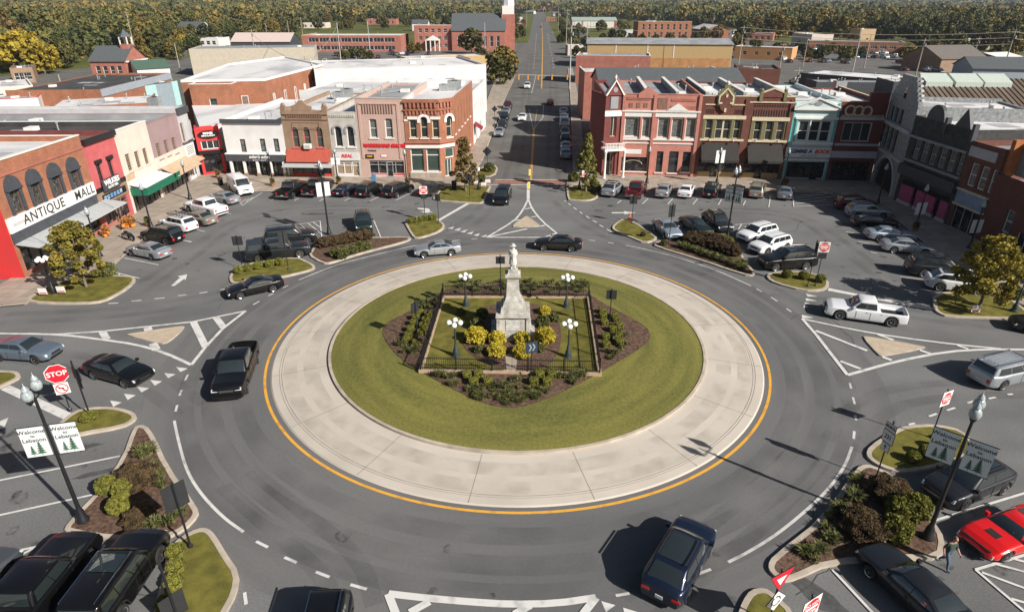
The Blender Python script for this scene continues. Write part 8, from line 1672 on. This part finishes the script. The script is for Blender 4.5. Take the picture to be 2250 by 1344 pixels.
zone([(600,62),(630,60),(660,62),(690,56),(720,52),(820,52),(850,50),(880,50),(700,66),(560,66),(530,64)],'olive tree behind the pavilion and the brick office block',[0,0,1,2],(1,1.3))
rz=random.Random(21)
def zrect(x0,x1,y0,y1,n,label,kinds,sc):
    for _ in range(n): ftree(rz.uniform(x0,x1),rz.uniform(y0,y1),rz.uniform(*sc),rz.choice(kinds),label,label)
zrect(0,170,112,150,16,'olive tree at the far left before the church',[0,0,1,2],(.8,1.2)); zrect(330,400,80,130,14,'tree scattered left of the beige warehouse',[0,1,2],(.5,.9)); zrect(500,660,60,96,22,'tree scattered behind the beige warehouse and pavilion',[0,0,1,2],(.6,1.1)); zrect(690,1000,46,66,24,'tree scattered behind the brick office block and hall',[0,1,2,0],(.6,1.1))
zrect(1260,1400,40,76,16,'tree scattered between the striped hall and the tan warehouse',[0,1],(.5,.9)); zrect(1540,1700,50,90,20,'tree scattered right of the orange brick office',[0,1,2,3],(.6,1.1)); zrect(1700,2000,68,90,22,'tree scattered behind the long low brick building',[0,1,2],(.8,1.3)); zrect(2000,2260,88,122,22,'tree scattered at the far right behind the bungalow',[0,1,0],(.8,1.2)); zrect(1126,1150,24,90,12,'tree scattered left of the far north street',[0,1,2],(.4,.8)); zrect(1228,1262,26,100,12,'tree scattered right of the far north street',[0,1],(.4,.8))
zrect(1560,1900,98,134,30,'small tree in the car park before the long low brick building',[0,1,2],(.35,.6)); zrect(1258,1290,66,130,9,'small tree beside the right kerb before the tan warehouse',[0,1],(.35,.6)); zrect(1960,2250,122,150,14,'tree between the bungalow and the shaded east row roofs',[0,1,2],(.45,.75)); zrect(395,470,100,112,7,'tree at the left end of the beige warehouse',[0,1,'y'],(.4,.7)); zrect(300,400,98,140,10,'tree between the brick church and the beige warehouse',[0,1,2],(.45,.8)); zrect(20,150,120,150,5,'golden tree at the far left',['y',2],(.7,1.0)); zrect(700,900,120,134,6,'small tree in the car park before the brick office block',[0,2],(.3,.45))
zrect(1000,1112,30,50,10,'tree scattered behind the slate roofed church',[0,1,2],(.7,1.1))
# ---- distant woodland: one canopy of many low trees
LIMIT=[(-400,150),(0,135),(170,128),(340,112),(372,80),(480,74),(520,66),(700,50),(1000,47),(1100,42),(1128,30),(1235,30),(1262,42),(1400,44),(1560,58),(1700,74),(1850,84),(2000,90),(2250,100),(2700,110)]
def woodland():
    rg=np.random.default_rng(4); base=[[],[]]
    for lod,(nn_,sz) in enumerate(((60,.17),(18,.34))):
        for s in range(7):
            cs,os_=[],[]
            for k in range(10):
                c=rg.normal(size=3)*np.array([.4,.4,.22])+[0,0,.62]; r=.24+.2*rg.random()
                v=leafdata(nn_,lambda g,q:(lambda d:c+d/np.linalg.norm(d,axis=1)[:,None]*r)(g.normal(size=(q,3))),sz,int(rg.integers(1e6)),.5).reshape(-1,4,3); m=v.mean(1,keepdims=True); cs.append(np.repeat(m,4,1)); os_.append(v-m)
            base[lod].append((np.concatenate(cs).reshape(-1,3),np.concatenate(os_).reshape(-1,3)))
    out=[[] for _ in range(4)]; y=280.; cnt=0
    while y<3600:
        st=max(9.5,y*.0135); half=y*.9+60
        for x in np.arange(-half,half,st):
            xx=x+rg.uniform(-.5,.5)*st; yy=y+rg.uniform(-.5,.5)*st; dep=yy*.9+9.8; pxx=1125+F*xx/dep; ang=PITCH-math.atan2(H,yy); pyy=672-F*math.tan(ang)
            if pyy>lerp(pxx,LIMIT)-2+3*math.sin(pxx*.05): continue
            if abs(xx-(.0345*yy+7.5))<(24 if yy<900 else 12): continue
            if yy<900 and math.sin(xx*.031+2)*math.sin(yy*.023)>.72: continue
            k=rg.choice(4,p=[.42,.34,.17,.07]); lod=0 if yy<620 else 1; c,o=base[lod][rg.integers(7)]; a=rg.random()*6.28; c_,s_=math.cos(a),math.sin(a); RM=np.array([[c_,s_,0],[-s_,c_,0],[0,0,1]]); w=max(4.6,st*.58)*(.6+.85*rg.random()**1.5); hh=(6.5+8*rg.random()**1.6) if yy<1500 else 11+yy*.003
            out[k].append((c@RM)*[w,w,hh]+(o@RM)*w*1.1+[xx,yy,terrain(xx,yy)-.5]); cnt+=1
        y+=st*.95
    V=np.vstack([v for o in out for v in o]); idx=np.concatenate([np.full(sum(len(v) for v in o)//4,i) for i,o in enumerate(out)])
    me=leafmesh('woodland',V,L_f[0]); [me.materials.append(L_f[i]) for i in (1,2,3)]
    if len(idx)==len(me.polygons): me.polygons.foreach_set('material_index',idx.astype(np.int32))
    o=bpy.data.objects.new('woodland',me); COL.objects.link(o); o['kind']='stuff'; o['label']='autumn woodland covering the distance to the horizon'; o['category']='woodland'; print('woodland trees',cnt,len(me.polygons),len(idx))
def terrain(x,y):
    h=0
    if y>500: t=min(1,(y-500)/1500); h=t*(18*math.exp(-((x+900)/900)**2)+6*math.sin(x*.003+1)*t+3*math.sin(x*.011))
    return max(h,-1)*min(1,max(0,abs(x-(.0345*y+7.5))-320)/400)
gm_=bpy.data.objects['ground'].data
for v in gm_.vertices: v.co.z=-.06+(terrain(v.co.x,v.co.y) if v.co.y>600 else 0)
woodland()
# far blue ridges
for d,seed,nm in ((5200,1,'hills'),(7600,2,'hills')):
    mb=MB(); n=120; vs=[]
    for i in range(n+1):
        x=-9000+18000*i/n; f=1/(1+math.exp((x-(1900 if seed==1 else 3000))/350)); wv=.5*math.sin(x*.0021+seed)+.3*math.sin(x*.0053+seed*2)+.2*math.sin(x*.013)
        z=(12+5*wv)+f*(26+12*wv) if seed==1 else (27+7*wv)+f*(45+14*wv)
        vs+=[(x,d-700,-5),(x,d,z),(x,d+700,-5)]
    mb.add(vs,[(3*i+j,3*i+3+j,3*i+4+j,3*i+1+j) for i in range(n) for j in (0,1)]); struct(mb.build(nm,mat('wooded_hill',(.035,.045,.02),.95,scale=.004,col2=(.02,.03,.018),detail=10),smooth=60))
# air between the square and the hills
hz=bpy.data.materials.new('haze'); hz.use_nodes=True; nn=hz.node_tree.nodes; nn.remove(nn['Principled BSDF']); pv=nn.new('ShaderNodeVolumePrincipled'); pv.inputs['Density'].default_value=.00009; pv.inputs['Color'].default_value=(.75,.84,.95,1); pv.inputs['Anisotropy'].default_value=.2
hz.node_tree.links.new(pv.outputs[0],nn['Material Output'].inputs['Volume'])
mb=MB(); mb.box(-9400,9400,-850,8600,-7,120); o=mb.build('haze',hz); tag(o,'faint blue haze over the distance','haze',kind='stuff')
